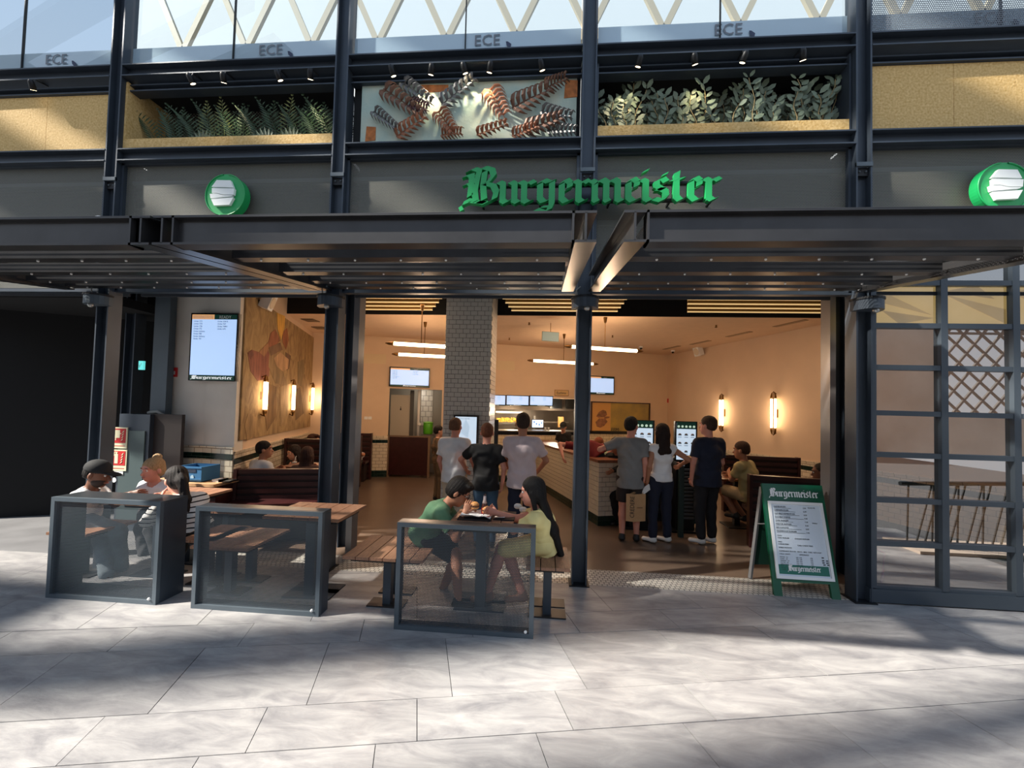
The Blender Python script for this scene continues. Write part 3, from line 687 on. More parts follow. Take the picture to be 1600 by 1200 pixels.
paint('painted_figure', [S2(*q) for q in ((1190, 720), (1240, 700), (1245, 800), (1220, 930), (1190, 900))], (134, 114, 80), .026)

for pts, c_, of in ((((985, 690), (1040, 640), (1110, 700), (1105, 780), (1060, 800), (1010, 760)), (176, 140, 104), .029), (((945, 600), (1040, 560), (1060, 620), (960, 670)), (120, 92, 70), .0295), (((770, 1150), (850, 1190), (840, 1330), (760, 1380), (740, 1250)), (150, 122, 84), .026),
                     (((940, 900), (1010, 930), (1005, 1180), (930, 1300), (900, 1080)), (128, 100, 66), .0265), (((1040, 930), (1130, 900), (1120, 1150), (1040, 1260)), (160, 134, 96), .027), (((1160, 960), (1210, 930), (1240, 1150), (1170, 1210)), (120, 96, 66), .026), (((860, 640), (935, 560), (950, 600), (905, 680)), (150, 108, 76), .0275), (((800, 620), (815, 660), (790, 700), (770, 650)), (112, 70, 60), .028), (((1085, 640), (1130, 670), (1115, 780), (1095, 790)), (98, 74, 56), .0275)):
    paint('painted_figure', [S2(*q) for q in pts], c_, of)
# ---------------------------------------------------------------- steel frame of the facade
COLX = [-7.6, -4.95, -2.28, .39, 3.06, 5.72, 8.39]
def hcol(x, y, z0, z1, w_=.15, dep=.15, name='steel_column', label='', cat='column', group=None, m=STEEL):
    o = thing(name, label, cat, (x, y, z0), group)
    part('flange', MB().box(x-w_/2, x-w_/2+.016, y-dep/2, y+dep/2, z0, z1), m, o)
    part('flange', MB().box(x+w_/2-.016, x+w_/2, y-dep/2, y+dep/2, z0, z1), m, o)
    part('web', MB().box(x-w_/2+.016, x+w_/2-.016, y-.008, y+.008, z0, z1), m, o)
    return o
clab = ['dark steel H-column at the far left edge beside the black hoarding', 'dark steel H-column left of the fire-safety signs, by the black recess', 'dark steel H-column behind the empty middle table', 'dark steel H-column in the centre of the shop opening, under the lettering',
        'dark steel H-column between the green menu board and the gridded window', 'dark steel H-column beyond the gridded window at the right', 'dark steel H-column at the far right end of the facade']
for i, x in enumerate(COLX):
    if i == 0: continue
    o = hcol(x, YF, 0, 7.6, label=clab[i])
    part('splice_plate', MB().box(x-.075, x+.075, YF-.085, YF-.060, 4.20, 4.24), STEEL2, o)
    part('splice_plate', MB().box(x-.058, x+.058, YF-.050, YF-.030, 4.12, 4.20), BLACKM, o)
    part('bolt', MB().ball((x-.03, YF-.055, 4.16), .010, 6, 5), STEEL2, o); part('bolt', MB().ball((x+.03, YF-.055, 4.16), .010, 6, 5), STEEL2, o)
    if i < 5: part('base_plate', MB().box(x-.10, x+.10, YF-.10, YF+.10, 0, .012), BLACKM, o)
def hbeam(x0, x1, y, zb, h=.15, dep=.15, label='', name='steel_beam', m=STEEL, flat=False):
    o = thing(name, label, 'beam', ((x0+x1)/2, y, zb))
    part('flange', MB().box(x0, x1, y-dep/2, y+dep/2, zb, zb+.014), m, o); part('flange', MB().box(x0, x1, y-dep/2, y+dep/2, zb+h-.014, zb+h), m, o)
    part('web', MB().box(x0, x1, y-.006, y+.006, zb+.014, zb+h-.014), m, o); return o
bays = [(-7.6, -4.95, 'leftmost bay'), (-4.95, -2.28, 'bay of the left round sign'), (-2.28, .39, 'left bay of the lettering'), (.39, 3.06, 'right bay of the lettering'), (3.06, 5.72, 'bay of the right round sign'), (5.72, 8.39, 'bay beyond the gridded window')]
struct('wall_street', MB().box(5.80, 12, 4.26, 4.40, 0, 2.95), mat('street_wall', (96, 94, 92), .8, var=.1), 'plain grey wall beyond the gridded window')
struct('wall_flank', MB().box(8.5, 14, 4.26, 4.40, 2.95, 9), mat('street_wall', (96, 94, 92)), 'plain grey upper wall at the far right')
for i, (a, b, nm) in enumerate(bays):
    x0, x1 = a+.077, b-.077
    hbeam(x0, x1, YF, 4.43, .14, .16, 'horizontal dark steel beam over the mesh fascia, '+nm)
    hbeam(x0, x1, YF, 5.41, .14, .16, 'horizontal dark steel beam under the glass balustrade, '+nm)
    hbeam(x0, x1, YF+.06, 5.29, .08, .12, 'thin dark steel rail holding the spotlights, '+nm, 'steel_rail')
    fp = thing('fascia_panel', 'perforated dark metal fascia sheet, '+nm, 'panel', ((a+b)/2, YF, 2.98))
    part('perforated_sheet', MB().quad((x0+.02, YF+.02, 3.0), (x1-.02, YF+.02, 3.0), (x1-.02, YF+.02, 4.43), (x0+.02, YF+.02, 4.43)), PERF, fp)
    for z in (4.24, 3.72, 3.36): part('rail', MB().box(x0+.02, x1-.02, YF+.09, YF+.14, z, z+.045), STEEL2, fp)
    fr = MB(); fr.box(x0, x0+.03, YF-.02, YF+.05, 2.97, 4.43); fr.box(x1-.03, x1, YF-.02, YF+.05, 2.97, 4.43); fr.box(x0, x1, YF-.02, YF+.05, 2.95, 2.985); fr.box(x0, x1, YF-.02, YF+.05, 4.41, 4.43)
    part('edge_frame', fr, STEEL, fp)
    part('backing', MB().box(x0, x1, YF+.28, YF+.30, 2.98, 4.56), mat('backing_dark', (36, 39, 44), .8), fp)
    part('top_plate', MB().box(a+.02, b-.02, YF+.09, YF+.68, 4.56, 4.575), mat('backing_dark', (44, 47, 52)), fp)
# deeper posts behind the shopfront line
for x, y, lab in ((float(V(207, 600, 5.5)[0]), 5.5, 'second dark steel post just inside the first, left of the grey wall'), (-2.40, 4.95, 'paired dark steel post standing inside behind the middle table'), (3.30, 4.95, 'paired dark steel post inside, behind the green menu board')):
    hcol(x, y, 0, HF, .16, .16, 'steel_post', lab, 'post')
single('door_track_post', MB().box(V(1297, 600, 4.6)[0], V(1306, 600, 4.6)[0], 4.60, 4.75, 0, 3.2), mat('grey_lacquer', (120, 116, 116), .35, .4), 'slim grey post of the folded shop door, left of the right-hand column', 'post', (2.83, 4.47, 0))
single('door_track_post', MB().box(V(549, 600, 4.6)[0], V(558, 600, 4.6)[0], 4.60, 4.75, 0, 3.2), mat('grey_lacquer', (120, 116, 116)), 'slim dark post of the folded shop door right of the middle table column', 'post', (-1.99, 4.5, 0))
single('door_track_post', MB().box(-4.46, -4.20, 5.0, 5.06, 0, 3.4) if False else MB().box(V(236, 600, 5.24)[0], V(260, 600, 5.24)[0], 5.24, 5.34, 0, HF), STEEL2, 'broad grey steel post at the edge of the light grey wall', 'post', (-5.49, 5.3, 0))

# ---------------------------------------------------------------- canopy: steel frames falling towards the front
CYF, CYB = 2.28, 4.16
def cz(y): return 2.97+(y-4.3)*.14                    # underside of the flanges
def canopy(x0, x1, label, cut=0):
    o = thing('steel_canopy', label, 'canopy', ((x0+x1)/2, YF, 2.97))
    fl = mat('canopy_steel', (66, 66, 68), .30, .55, var=.15, vscale=5)
    for xs in (x0+.06, x1-.06):                       # H side beams running back to the columns
        for dz in (0, .166):
            part('side_flange', MB().hexa([(xs-.06, CYF, cz(CYF)+dz), (xs+.06, CYF, cz(CYF)+dz), (xs+.06, CYB, cz(CYB)+dz), (xs-.06, CYB, cz(CYB)+dz)], [(xs-.06, CYF, cz(CYF)+dz+.014), (xs+.06, CYF, cz(CYF)+dz+.014), (xs+.06, CYB, cz(CYB)+dz+.014), (xs-.06, CYB, cz(CYB)+dz+.014)]), fl, o)
        part('side_web', MB().hexa([(xs-.006, CYF, cz(CYF)+.01), (xs+.006, CYF, cz(CYF)+.01), (xs+.006, CYB, cz(CYB)+.01), (xs-.006, CYB, cz(CYB)+.01)], [(xs-.006, CYF, cz(CYF)+.17), (xs+.006, CYF, cz(CYF)+.17), (xs+.006, CYB, cz(CYB)+.17), (xs-.006, CYB, cz(CYB)+.17)]), fl, o)
    a, b = x0+.125, x1-.125
    z = cz(CYF)
    ff = MB().box(a, b, CYF, CYF+.09, z, z+.014); ff.box(a, b, CYF, CYF+.09, z+.166, z+.18); ff.box(a, b, CYF+.035, CYF+.047, z+.014, z+.166); ff.box(a, a+.012, CYF, CYF+.09, z, z+.18); ff.box(b-.012, b, CYF, CYF+.09, z, z+.18)
    part('front_channel', ff, fl, o)
    for y in (2.76, 3.28, 3.72, 4.06):
        zz = cz(y); p = MB().box(a, b, y, y+.09, zz+.03, zz+.042); p.box(a, b, y, y+.01, zz+.042, zz+.11)
        part('purlin', p, fl, o)
    sh = MB()
    q = lambda x, y: (x, y, cz(y)+.115)
    sh.quad(q(a, CYF+.1), q(b, CYF+.1), q(b, CYB), q(a, CYB)); part('perforated_sheet', sh, PERFC, o)
    bm = MB()
    for y in (2.76, 3.28, 3.72, 4.06):
        for t in np.linspace(.08, .92, 7): bm.ball((a+(b-a)*t+.03*sin(t*40), y+.045, cz(y)+.026), .009, 6, 4)
    part('bolts', bm, WHITE, o, kind='stuff')
    return o
canopy(-5.4, -2.42, 'left perforated steel canopy frame in front of the round burger sign')
canopy(-2.40, .27, 'middle perforated steel canopy frame above the seated couple')
canopy(.42, 3.08, 'right perforated steel canopy frame above the menu board')
# drum floodlights on the columns
for x, lab in ((-4.95, 'pale drum floodlight on the far left column'), (-2.28, 'dark drum floodlight on the column behind the middle table'), (.39, 'dark drum floodlight on the central column'), (3.06, 'dark drum floodlight on the column by the gridded window')):
    o = thing('floodlight', lab, 'lamp', (x, YF-.10, 2.80)); m = STEEL if x > -4 else STEEL2
    pr = [(.10*cos(a), -.13*sin(a)) for a in np.linspace(0, pi, 13)]
    mb = MB(); P = [(x+.13*cos(a), YF-.078-.16*sin(a)) for a in np.linspace(0, -pi, 13)][::-1]
    P = [(x+.135*cos(a), YF-.078+.16*sin(a)) for a in np.linspace(-pi, 0, 13)]
    mb.hexa([(p[0], p[1], 2.77) for p in P], [(p[0], p[1], 2.87) for p in P]); part('housing', mb, m, o)
    part('rim', MB().hexa([(x+1.06*(p[0]-x), YF-.078+1.05*(p[1]-YF+.078), 2.865) for p in P], [(x+1.06*(p[0]-x), YF-.078+1.05*(p[1]-YF+.078), 2.885) for p in P]), BLACKM, o)
    part('swivel', MB().ball((x+.01, YF-.20, 2.755), .028, 8, 6), mat('zinc', (170, 172, 170), .3, .7), o, smooth=True)
    part('cable', MB().tube([(x-.10, YF-.1, 2.89), (x-.09, YF-.12, 2.96), (x-.05, YF-.10, 3.0)], .007, 6), mat('grey_cable', (150, 152, 150), .5), o)
# small dome lights standing on the canopy edge
for i, (px, py, r) in enumerate(((156, 346, .055), (505, 348, .04), (1322, 349, .04))):
    p = V(px, py, 3.75); single('dome_light', MB().ball(p, r, 12, 8).tube([np.array([p[0], p[1], cz(3.75)+.19]), p], .015, 6), WHITE, ['white dome light on top of the left canopy beside the far left column', 'small white dome light on the middle canopy left of the paired column', 'small white dome light on the right canopy near the gridded window'][i], 'lamp', p, smooth=True)

# ---------------------------------------------------------------- shop sign in blackletter, each letter its own piece
SYG = 4.09
pB = V(730, 318, SYG); pr_ = V(1124, 312, SYG)
sg = thing('shop_sign', 'green blackletter shop sign spelling Burgermeister over the entrance', 'sign', (.4, SYG, 3.85))
ls = blackletter('Burgermeister', (V(727, 320, SYG)[0], SYG, 3.80), X, Z, (0, -.055, 0), .262, V(1124, 300, SYG)[0]-V(727, 300, SYG)[0])
for g in ls: part('letter', g, GREEN, sg)
ra = MB()
for z in (3.85, 4.02): ra.box(V(740, 300, SYG)[0], V(1105, 300, SYG)[0], 4.10, 4.15, z, z+.02)
for x in (-.7, -.1, .6, 1.2, 1.6): ra.box(x, x+.02, 4.15, YF+.02, 3.86, 3.88)
part('mounting_rail', ra, BLACKM, sg)
def burger_disc(cx, cz_, r, label):
    o = thing('round_sign', label, 'sign', (cx, 4.2, cz_))
    mb = MB(); P = [(r*cos(a), r*sin(a)) for a in np.linspace(0, 2*pi, 49)[:-1]]
    mb.prism(P, (cx, 4.215, cz_), X, Z, (0, -.08, 0)); mb.box(cx-.05, cx+.05, 4.21, 4.27, cz_-.05, cz_+.05); part('disc', mb, GREEN, o)
    rim = MB(); rim.tube([(cx+r*.985*cos(a), 4.132, cz_+r*.985*sin(a)) for a in np.linspace(0, 2*pi, 49)], .007, 5, False); part('rim', rim, GREEN, o, smooth=True)
    k = r/37.0; U = lambda pts: [((x-48.0)*k/1.0*.98, (52.5-y)*k*.98) for x, y in pts]
    shapes = [[(26, 40), (67, 42), (61, 29), (35, 28)], [(27, 51.5), (37, 51.5), (48, 54.5), (68, 55), (69, 44), (26.5, 42.5)], [(25, 61), (64, 57.5), (66, 56.2), (48, 55.6), (37, 52.6), (23, 52.8)], [(32, 74), (61, 73), (68, 60), (26, 62.5)]]
    for nm, sh in zip(('bun', 'filling', 'filling', 'bun'), shapes):
        P = U(sh); a = sum(P[i][0]*P[(i+1) % len(P)][1]-P[(i+1) % len(P)][0]*P[i][1] for i in range(len(P)))
        if a < 0: P = P[::-1]
        part(nm, MB().prism(P, (cx, 4.132, cz_), X, Z, (0, -.03, 0)), mat('sign_white', (240, 246, 246), .5), o)
    return o
d1, d2_ = V(348, 302, 4.1), V(1576, 289, 4.1)
burger_disc(d1[0], d1[2], .230, 'round green sign with a white burger emblem over the left tables')
burger_disc(d2_[0], d2_[2], .235, 'round green sign with a white burger emblem over the gridded window')

# ---------------------------------------------------------------- display band between the beams
def zt(px, py, y=YF): return V(px, py, y)
def plant_leafblade(mb, base, tip, wid, nrm):
    b, t = np.array(base), np.array(tip); d = t-b; s = _n(np.cross(d, nrm))*wid; m = b+d*.45+np.array(nrm)*wid*.3
    mb.quad(b, m+s, t, m-s)
LEAFM = [mat('fern_green', (44, 70, 46), .5, var=.3, vscale=10), mat('fern_light', (122, 132, 84), .5, var=.3, vscale=10), mat('leaf_greygreen', (104, 118, 98), .55, var=.3, vscale=10), mat('stem_tan', (150, 132, 92), .6)]
def frond(x, y, z, h, lean, m, parent):
    mb = MB(); N = 16; pts = []
    for i in range(N+1):
        t = i/N; pts.append(np.array([x+lean*t*t*h, y-.10*t*t, z+h*t*(1-.10*t)]))
    mb.tube(pts[::3], [.006, .005, .004, .003, .002, .002][:len(pts[::3])], 5)
    for i in range(2, N+1):
        t = i/N; L = .14*sin(pi*min(1, t*.9+.12))+.02
        for sg_ in (-1, 1):
            tip = pts[i]+np.array([sg_*L*.85, -.02, L*.45]); plant_leafblade(mb, pts[i], tip, .010, (0, -1, 0))
    part('frond', mb, m, parent)
def leaf_branch(x, y, z, h, lean, parent):
    st = MB(); fo = MB(); pts = [np.array([x+lean*t*h+.02*sin(9*t+x*7), y-.03*t, z+h*t]) for t in np.linspace(0, 1, 9)]
    st.tube(pts, [.006]*4+[.004]*5, 5)
    for i in range(2, 9):
        for sg_ in (-1, 1):
            a = radians(random.uniform(20, 60)); L = random.uniform(.07, .11); d = np.array([sg_*cos(a), random.uniform(-.5, .2), sin(a)]); d = _n(d)
            b = pts[i]+d*.012; s = _n(np.cross(d, (0, -1, .3)))
            P = [b, b+d*L*.3+s*L*.25, b+d*L*.7+s*L*.25, b+d*L, b+d*L*.7-s*L*.25, b+d*L*.3-s*L*.25]
            k = len(fo.v); fo.v += [tuple(q) for q in P]; fo.f.append(tuple(range(k, k+6))); fo.fm.append(0)
    part('stem', st, LEAFM[3], parent); part('leaves', fo, LEAFM[2], parent, kind='stuff')
BZ0, BZ1 = 4.585, 5.285
# outer bays: chipboard filling
for a, b, lab in ((-7.6, -4.95, 'golden chipboard panel in the leftmost display bay'), (3.06, 5.72, 'golden chipboard panel in the rightmost display bay')):
    o = thing('chipboard_panel', lab, 'panel', ((a+b)/2, YF+.05, BZ0)); mid = (a+b)/2+(.35 if a < 0 else -.42)
    part('board', MB().box(a+.09, mid-.002, YF+.03, YF+.055, BZ0, BZ1-.0), OSB, o); part('board', MB().box(mid+.002, b-.09, YF+.03, YF+.055, BZ0, BZ1), OSB, o)
# planted bays
for bi, (a, b) in enumerate(((-4.95, -2.28), (.39, 3.06))):
    x0, x1 = a+.10, b-.10
    o = thing('planter_box', ['chipboard planter trough in the bay above the left round sign', 'chipboard planter trough in the bay right of the relief picture'][bi], 'planter', ((x0+x1)/2, YF+.2, BZ0))
    part('front_board', MB().box(x0, x1, YF-.02, YF+.01, BZ0, BZ0+.13), OSB, o); part('soil', MB().box(x0, x1, YF+.01, YF+.55, BZ0, BZ0+.08), mat('soil', (44, 34, 28), .95), o)
    part('back_board', MB().box(x0, x1, YF+.60, YF+.64, BZ0, 5.46), mat('box_dark', (26, 28, 30), .8), o); part('box_lid', MB().box(x0-.05, x1+.05, YF+.13, YF+.64, 5.385, 5.40), mat('box_dark', (26, 28, 30)), o)
    if bi:
        for u in (.55, 1.25): part('blue_glazing', MB().box(x0+u, x0+u+.42, YF+.58, YF+.60, BZ0+.05, 5.0), mat('glimpse_blue', (104, 130, 176), .3), o)
        part('light_strip', MB().box(x0+.4, x0+1.3, YF+.58, YF+.60, 5.12, 5.135), mat('strip_pale', (240, 232, 200), .4, emit=1.5), o)
    part('side_board', MB().box(x0-.03, x0, YF-.02, YF+.64, BZ0, 5.385), OSB if bi == 0 else STEEL, o); part('side_board', MB().box(x1, x1+.02, YF-.02, YF+.64, BZ0, 5.385), STEEL, o)
    ms = thing('mesh_screen', ['dark expanded-metal screen behind the ferns', 'dark expanded-metal screen behind the grey-green shrubs'][bi], 'screen', ((x0+x1)/2, YF+.5, BZ0))
    part('mesh_sheet', MB().quad((x0, YF+.50, BZ0), (x1, YF+.50, BZ0), (x1, YF+.50, BZ1+.1), (x0, YF+.50, BZ1+.1)), EXPM, ms)
x = -4.72; k = 0
plx = [-4.62, -4.36, -4.08, -3.86, -3.62, -3.30, -3.10, -2.82, -2.60, -2.47]
wh = ['fern at the left end of the fern trough', 'second fern from the left in the fern trough', 'pale-tipped fern, third from the left in the fern trough', 'fern with a paler frond left of the middle of the fern trough', 'fern in the middle of the fern trough beside a fan leaf', 'dark fern just right of the fern trough middle', 'tall fern with spread leaflets in the right half of the fern trough', 'fern leaning left in the right part of the fern trough', 'second fern from the right end of the fern trough', 'fern at the right end of the fern trough']
for k, x in enumerate(plx):
    o = thing('fern', 'green '+wh[k], 'fern', (x, YF+.25, BZ0+.08), 'ferns in the left planter')
    h = random.uniform(.56, .70)
    for j, ln in enumerate((-.45, 0.1, .5)): frond(x+.04*(j-1), YF+.18+.06*j, BZ0+.08, h*(1-.1*abs(j-1)), ln+random.uniform(-.15, .15), LEAFM[1 if (k in (2, 3, 6) and j == 1) else 0], o)
for k, x in enumerate((-4.0, -3.25, -2.95)):
    o = thing('fan_leaf_plant', ['broad fan leaf low in the left of the fern trough', 'broad fan leaf in the middle of the fern trough', 'pale fan leaf right of the middle of the fern trough'][k], 'plant', (x, YF+.12, BZ0+.08)); mb = MB()
    for t in np.linspace(-1, 1, 7): plant_leafblade(mb, (x, YF+.12, BZ0+.09), (x+.17*sin(t), YF+.08, BZ0+.13+.17*cos(t)), .03, (0, -1, 0))
    part('leaf', mb, LEAFM[2], o); part('stalk', MB().tube([(x, YF+.13, BZ0+.06), (x, YF+.12, BZ0+.12)], .006, 5), LEAFM[3], o)
sh_lab = ['grey-green shrub at the left end of the right trough', 'grey-green shrub second from the left in the right trough', 'grey-green shrub with a lit top, third in the right trough', 'low grey-green shrub fourth in the right trough', 'grey-green shrub in the middle of the right trough', 'tall grey-green shrub just right of the middle of the right trough', 'dense tall grey-green shrub with big leaves in the right trough', 'grey-green shrub third from the right end of the right trough', 'thin grey-green shrub second from the right end of the right trough', 'grey-green shrub at the right end of the right trough']
for k, x in enumerate((.62, .86, 1.10, 1.34, 1.58, 1.80, 2.06, 2.32, 2.58, 2.82)):
    o = thing('leafy_shrub', sh_lab[k], 'shrub', (x, YF+.22, BZ0+.08), 'shrubs in the right planter')
    for j in range(6): leaf_branch(x+random.uniform(-.12, .12), YF+random.uniform(.06, .34), BZ0+.08, random.uniform(.30, .62)*(1.0 if k not in (3,) else .7), random.uniform(-.35, .35), o)
# relief picture
RX0, RX1, RZ0, RZ1 = -2.10, .27, 4.585, 5.29
rl = thing('relief_picture', 'pale blue relief picture with rust and grey metal leaves', 'artwork', ((RX0+RX1)/2, YF, RZ0))
part('board', MB().box(RX0, RX1, YF+.05, YF+.08, RZ0, RZ1+.03), mat('relief_ground', (166, 196, 190), .7, color2=(206, 214, 196), vscale=3.5, bump=.3), rl)
part('dark_backing', MB().box(-2.28+.077, .39-.077, YF+.09, YF+.10, 4.57, 5.40), mat('box_dark', (26, 28, 30)), rl)
rm = [mat('rust_leaf', (158, 104, 76), .7, .0, var=.3, vscale=14), mat('brown_leaf', (116, 84, 68), .55, .3, var=.3, vscale=14), mat('grey_leaf', (112, 112, 112), .5, .4, var=.3, vscale=14), mat('orange_rust', (186, 112, 56), .7, var=.3, vscale=20), mat('plum_leaf', (110, 78, 84), .5, .3)]
def Rpt(px, py): p = V(px, py, YF+.04); return p[0], p[2]
spr = [((600, 140), (660, 185), 1, .075), ((630, 130), (680, 170), 2, .06), ((690, 165), (745, 130), 2, .065), ((685, 175), (712, 215), 0, .07), ((585, 175), (625, 208), 2, .05), ((620, 215), (668, 188), 0, .065), ((765, 140), (790, 190), 0, .085), ((800, 170), (860, 145), 1, .085),
       ((845, 175), (895, 190), 2, .055), ((820, 205), (880, 190), 1, .07), ((745, 212), (795, 200), 0, .045), ((800, 214), (840, 205), 0, .05), ((855, 205), (900, 212), 2, .055), ((690, 212), (725, 214), 0, .05), ((850, 140), (885, 130), 1, .06), ((640, 165), (672, 178), 4, .06)]
for a, b, mi, wd in spr:
    wd *= 1.3
    ax_, az_ = Rpt(*a); bx_, bz_ = Rpt(*b); A_ = np.array([ax_, YF+.03, az_]); B_ = np.array([bx_, YF+.0, bz_]); d = B_-A_; L = np.linalg.norm(d); u = d/L; s_ = np.array([-u[2], 0, u[0]]); mb = MB()
    mb.tube([A_, (A_+B_)/2-[0, .02, 0], B_], [.008, .007, .004], 5)
    for i in range(7):                                # curved, pointed leaflets standing proud of the board
        c = A_+u*L*(i+.3)/7
        for sg_ in (-1, 1):
            l = wd*(1.3-.09*i); prev = None
            for k, (t, wd2) in enumerate(((0, .25), (.3, .50), (.6, .46), (.85, .24), (1.0, .03))):
                m_ = c+s_*sg_*l*.95*sin(t*1.45)+u*l*.75*t*t-np.array([0, .05*sin(pi*t)+.004*i, 0]); h_ = u*(L/7)*wd2*.8; cur = (m_-h_, m_-[0, .012, 0], m_+h_)
                if prev: mb.quad(prev[0], cur[0], cur[1], prev[1]); mb.quad(prev[1], cur[1], cur[2], prev[2])
                prev = cur
    part('leaf_spray', mb, rm[mi], rl)
for px0, py0, px1, py1 in ((571, 197, 586, 220), (657, 132, 700, 143), (882, 124, 902, 152)):
    x0, z1 = Rpt(px0, py0); x1, z0 = Rpt(px1, py1); part('rust_patch', MB().hexa([(x0, YF+.045, z0), (x1, YF+.045, z0+.01), (x1, YF+.05, z0+.01), (x0, YF+.05, z0)], [(x0+.01, YF+.045, z1), (x1, YF+.045, z1-.01), (x1, YF+.05, z1-.01), (x0+.01, YF+.05, z1)]), rm[3], rl)
# spotlights on the rail
spots = [(66, 150), (310, 122), (360, 124), (444, 122), (493, 122), (618, 112), (678, 116), (728, 110), (768, 108), (846, 106), (996, 100), (1080, 98), (1156, 95), (1245, 92)]
snm = ['far left over the chipboard', 'left one over the ferns', 'second over the ferns', 'third over the ferns', 'right one over the ferns', 'left one over the relief picture', 'second over the relief picture', 'middle one over the relief picture', 'fourth over the relief picture', 'right one over the relief picture', 'left one over the grey-green shrubs', 'second over the grey-green shrubs', 'third over the grey-green shrubs', 'right one over the grey-green shrubs']
for i, (px, py) in enumerate(spots):
    p = V(px, py, YF-.02); zc = 5.36; o = thing('spotlight', 'small dark spotlight on the rail, '+snm[i], 'spotlight', (p[0], YF-.02, 5.30), 'spotlights over the display band')
    a = np.array([p[0], YF-.12, 5.31]); dr = _n([(-.25, .3)[i % 2], .55, -1])
    part('bracket', MB().tube([(p[0], YF+.03, 5.41), (p[0], YF-.09, 5.39), a], .008, 6), BLACKM, o)
    part('lamp_head', MB().tube([a-dr*.05, a-dr*.03, a+dr*.05], [.018, .028, .032], 12), BLACKM, o, smooth=True)
    part('lens', MB().tube([a+dr*.048, a+dr*.052], .026, 12), mat('spot_lens', (255, 232, 190), .3, emit=6.0), o)
    if i in (2, 4, 6, 7, 8, 10, 11):
        d = bpy.data.lights.new('spot_beam', 'SPOT'); d.energy = 14; d.spot_size = radians(70); d.spot_blend = .6; d.color = (1, .8, .5); d.shadow_soft_size = .02
        q = bpy.data.objects.new('spot_beam', d); COL.objects.link(q); q.location = a+dr*.07; q.rotation_euler = Vector(dr).to_track_quat('-Z', 'Y').to_euler()
        q.parent = o; q.location = Vector(q.location)-o.location

# ---------------------------------------------------------------- upper glass balustrades with the white lettered strip
GZ0, GZ1 = 5.60, 7.4
GU = glass('balustrade_glass', .10, (222, 234, 240))
for i, (a, b, nm) in enumerate(bays):
    mid = (a+b)/2
    o = thing('glass_balustrade', 'frosted-strip glass balustrade on the upper floor, '+nm, 'balustrade', (mid, YF+.02, GZ0))
    for u0, u1 in ((a+.09, mid-.006), (mid+.006, b-.09)):
        part('glass_pane', MB().quad((u0, YF+.02, GZ0), (u1, YF+.02, GZ0), (u1, YF+.02, GZ1), (u0, YF+.02, GZ1)), GU, o)
        part('white_strip', MB().box(u0, u1, YF+.024, YF+.028, GZ0, GZ0+.215), mat('frosted_strip', (236, 242, 248), .7), o)
    part('joint', MB().box(mid-.005, mid+.005, YF+.005, YF+.03, GZ0, GZ1), BLACKM, o)
    tx = {2: 740, 3: 1116, 4: 1524}.get(i)
    xx = V(tx, 60, YF)[0] if tx else mid+.3
    lt = MB(); add_text(lt, 'ECE', .17, (xx, YF+.012, GZ0+.065), X, Z)
    part('comma_mark', MB().prism([(.36, -.01), (.40, -.05), (.41, .0), (.37, .03), (.35, .03)][::-1][::-1], (xx, YF+.012, GZ0+.065), X, Z, (0, -.002, 0)), mat('print_navy', (52, 62, 92), .6), o)
    part('lettering', lt, mat('grey_print', (116, 122, 132), .6), o)
    if i == 4: part('dotted_film', MB().quad((a+.09, YF-.005, GZ0), (b-.09, YF-.005, GZ0), (b-.09, YF-.005, GZ1), (a+.09, YF-.005, GZ1)), perforated('dotted_film', (110, 116, 124), .02, .36, .6), o)
# white truss and pale wall of the hall beyond
for i, (x0, x1) in enumerate(((-8, -4), (-4, 0), (0, 4), (4, 8))):
    o = thing('roof_truss', ['beige lattice truss behind the balustrade, far left', 'beige lattice truss behind the balustrade, left of the centre column', 'beige lattice truss behind the balustrade, right of the centre column', 'beige lattice truss behind the balustrade, far right'][i], 'truss', ((x0+x1)/2, 7.5, 8.0)); tm = mat('truss_beige', (176, 164, 140), .6)
    y = 7.4
    part('bottom_chord', MB().bar((x0, y, 8.62), (x1, y, 8.62), .12, .20), tm, o)
    n_ = 3
    for k in range(n_):
        xa = x0+(x1-x0)*k/n_; xb = x0+(x1-x0)*(k+1)/n_; xm = (xa+xb)/2
        part('diagonal', MB().bar((xa, y, 10.1), (xm, y, 8.66), .11, .07, (0, 1, 0)), tm, o); part('diagonal', MB().bar((xm, y, 8.66), (xb, y, 10.1), .11, .07, (0, 1, 0)), tm, o)
struct('wall_upper', MB().box(-12, 12, 10.4, 10.6, 4.45, 13.5), mat('pale_upper_wall', (206, 212, 216), .8), 'pale wall of the upper gallery behind the balustrade')
for i, x in enumerate((-5.2, -1.3, 1.6, 4.6)):
    single('upper_window_band', MB().box(x, x+1.3, 10.34, 10.4, 10.6, 11.3), mat('upper_teal', (130, 168, 176), .3), ['teal glazing strip on the upper wall, far left', 'teal glazing strip on the upper wall, left of the centre column', 'teal glazing strip on the upper wall, right of the centre column', 'teal glazing strip on the upper wall, far right'][i], 'window', (x+.6, 10.35, 8.0))

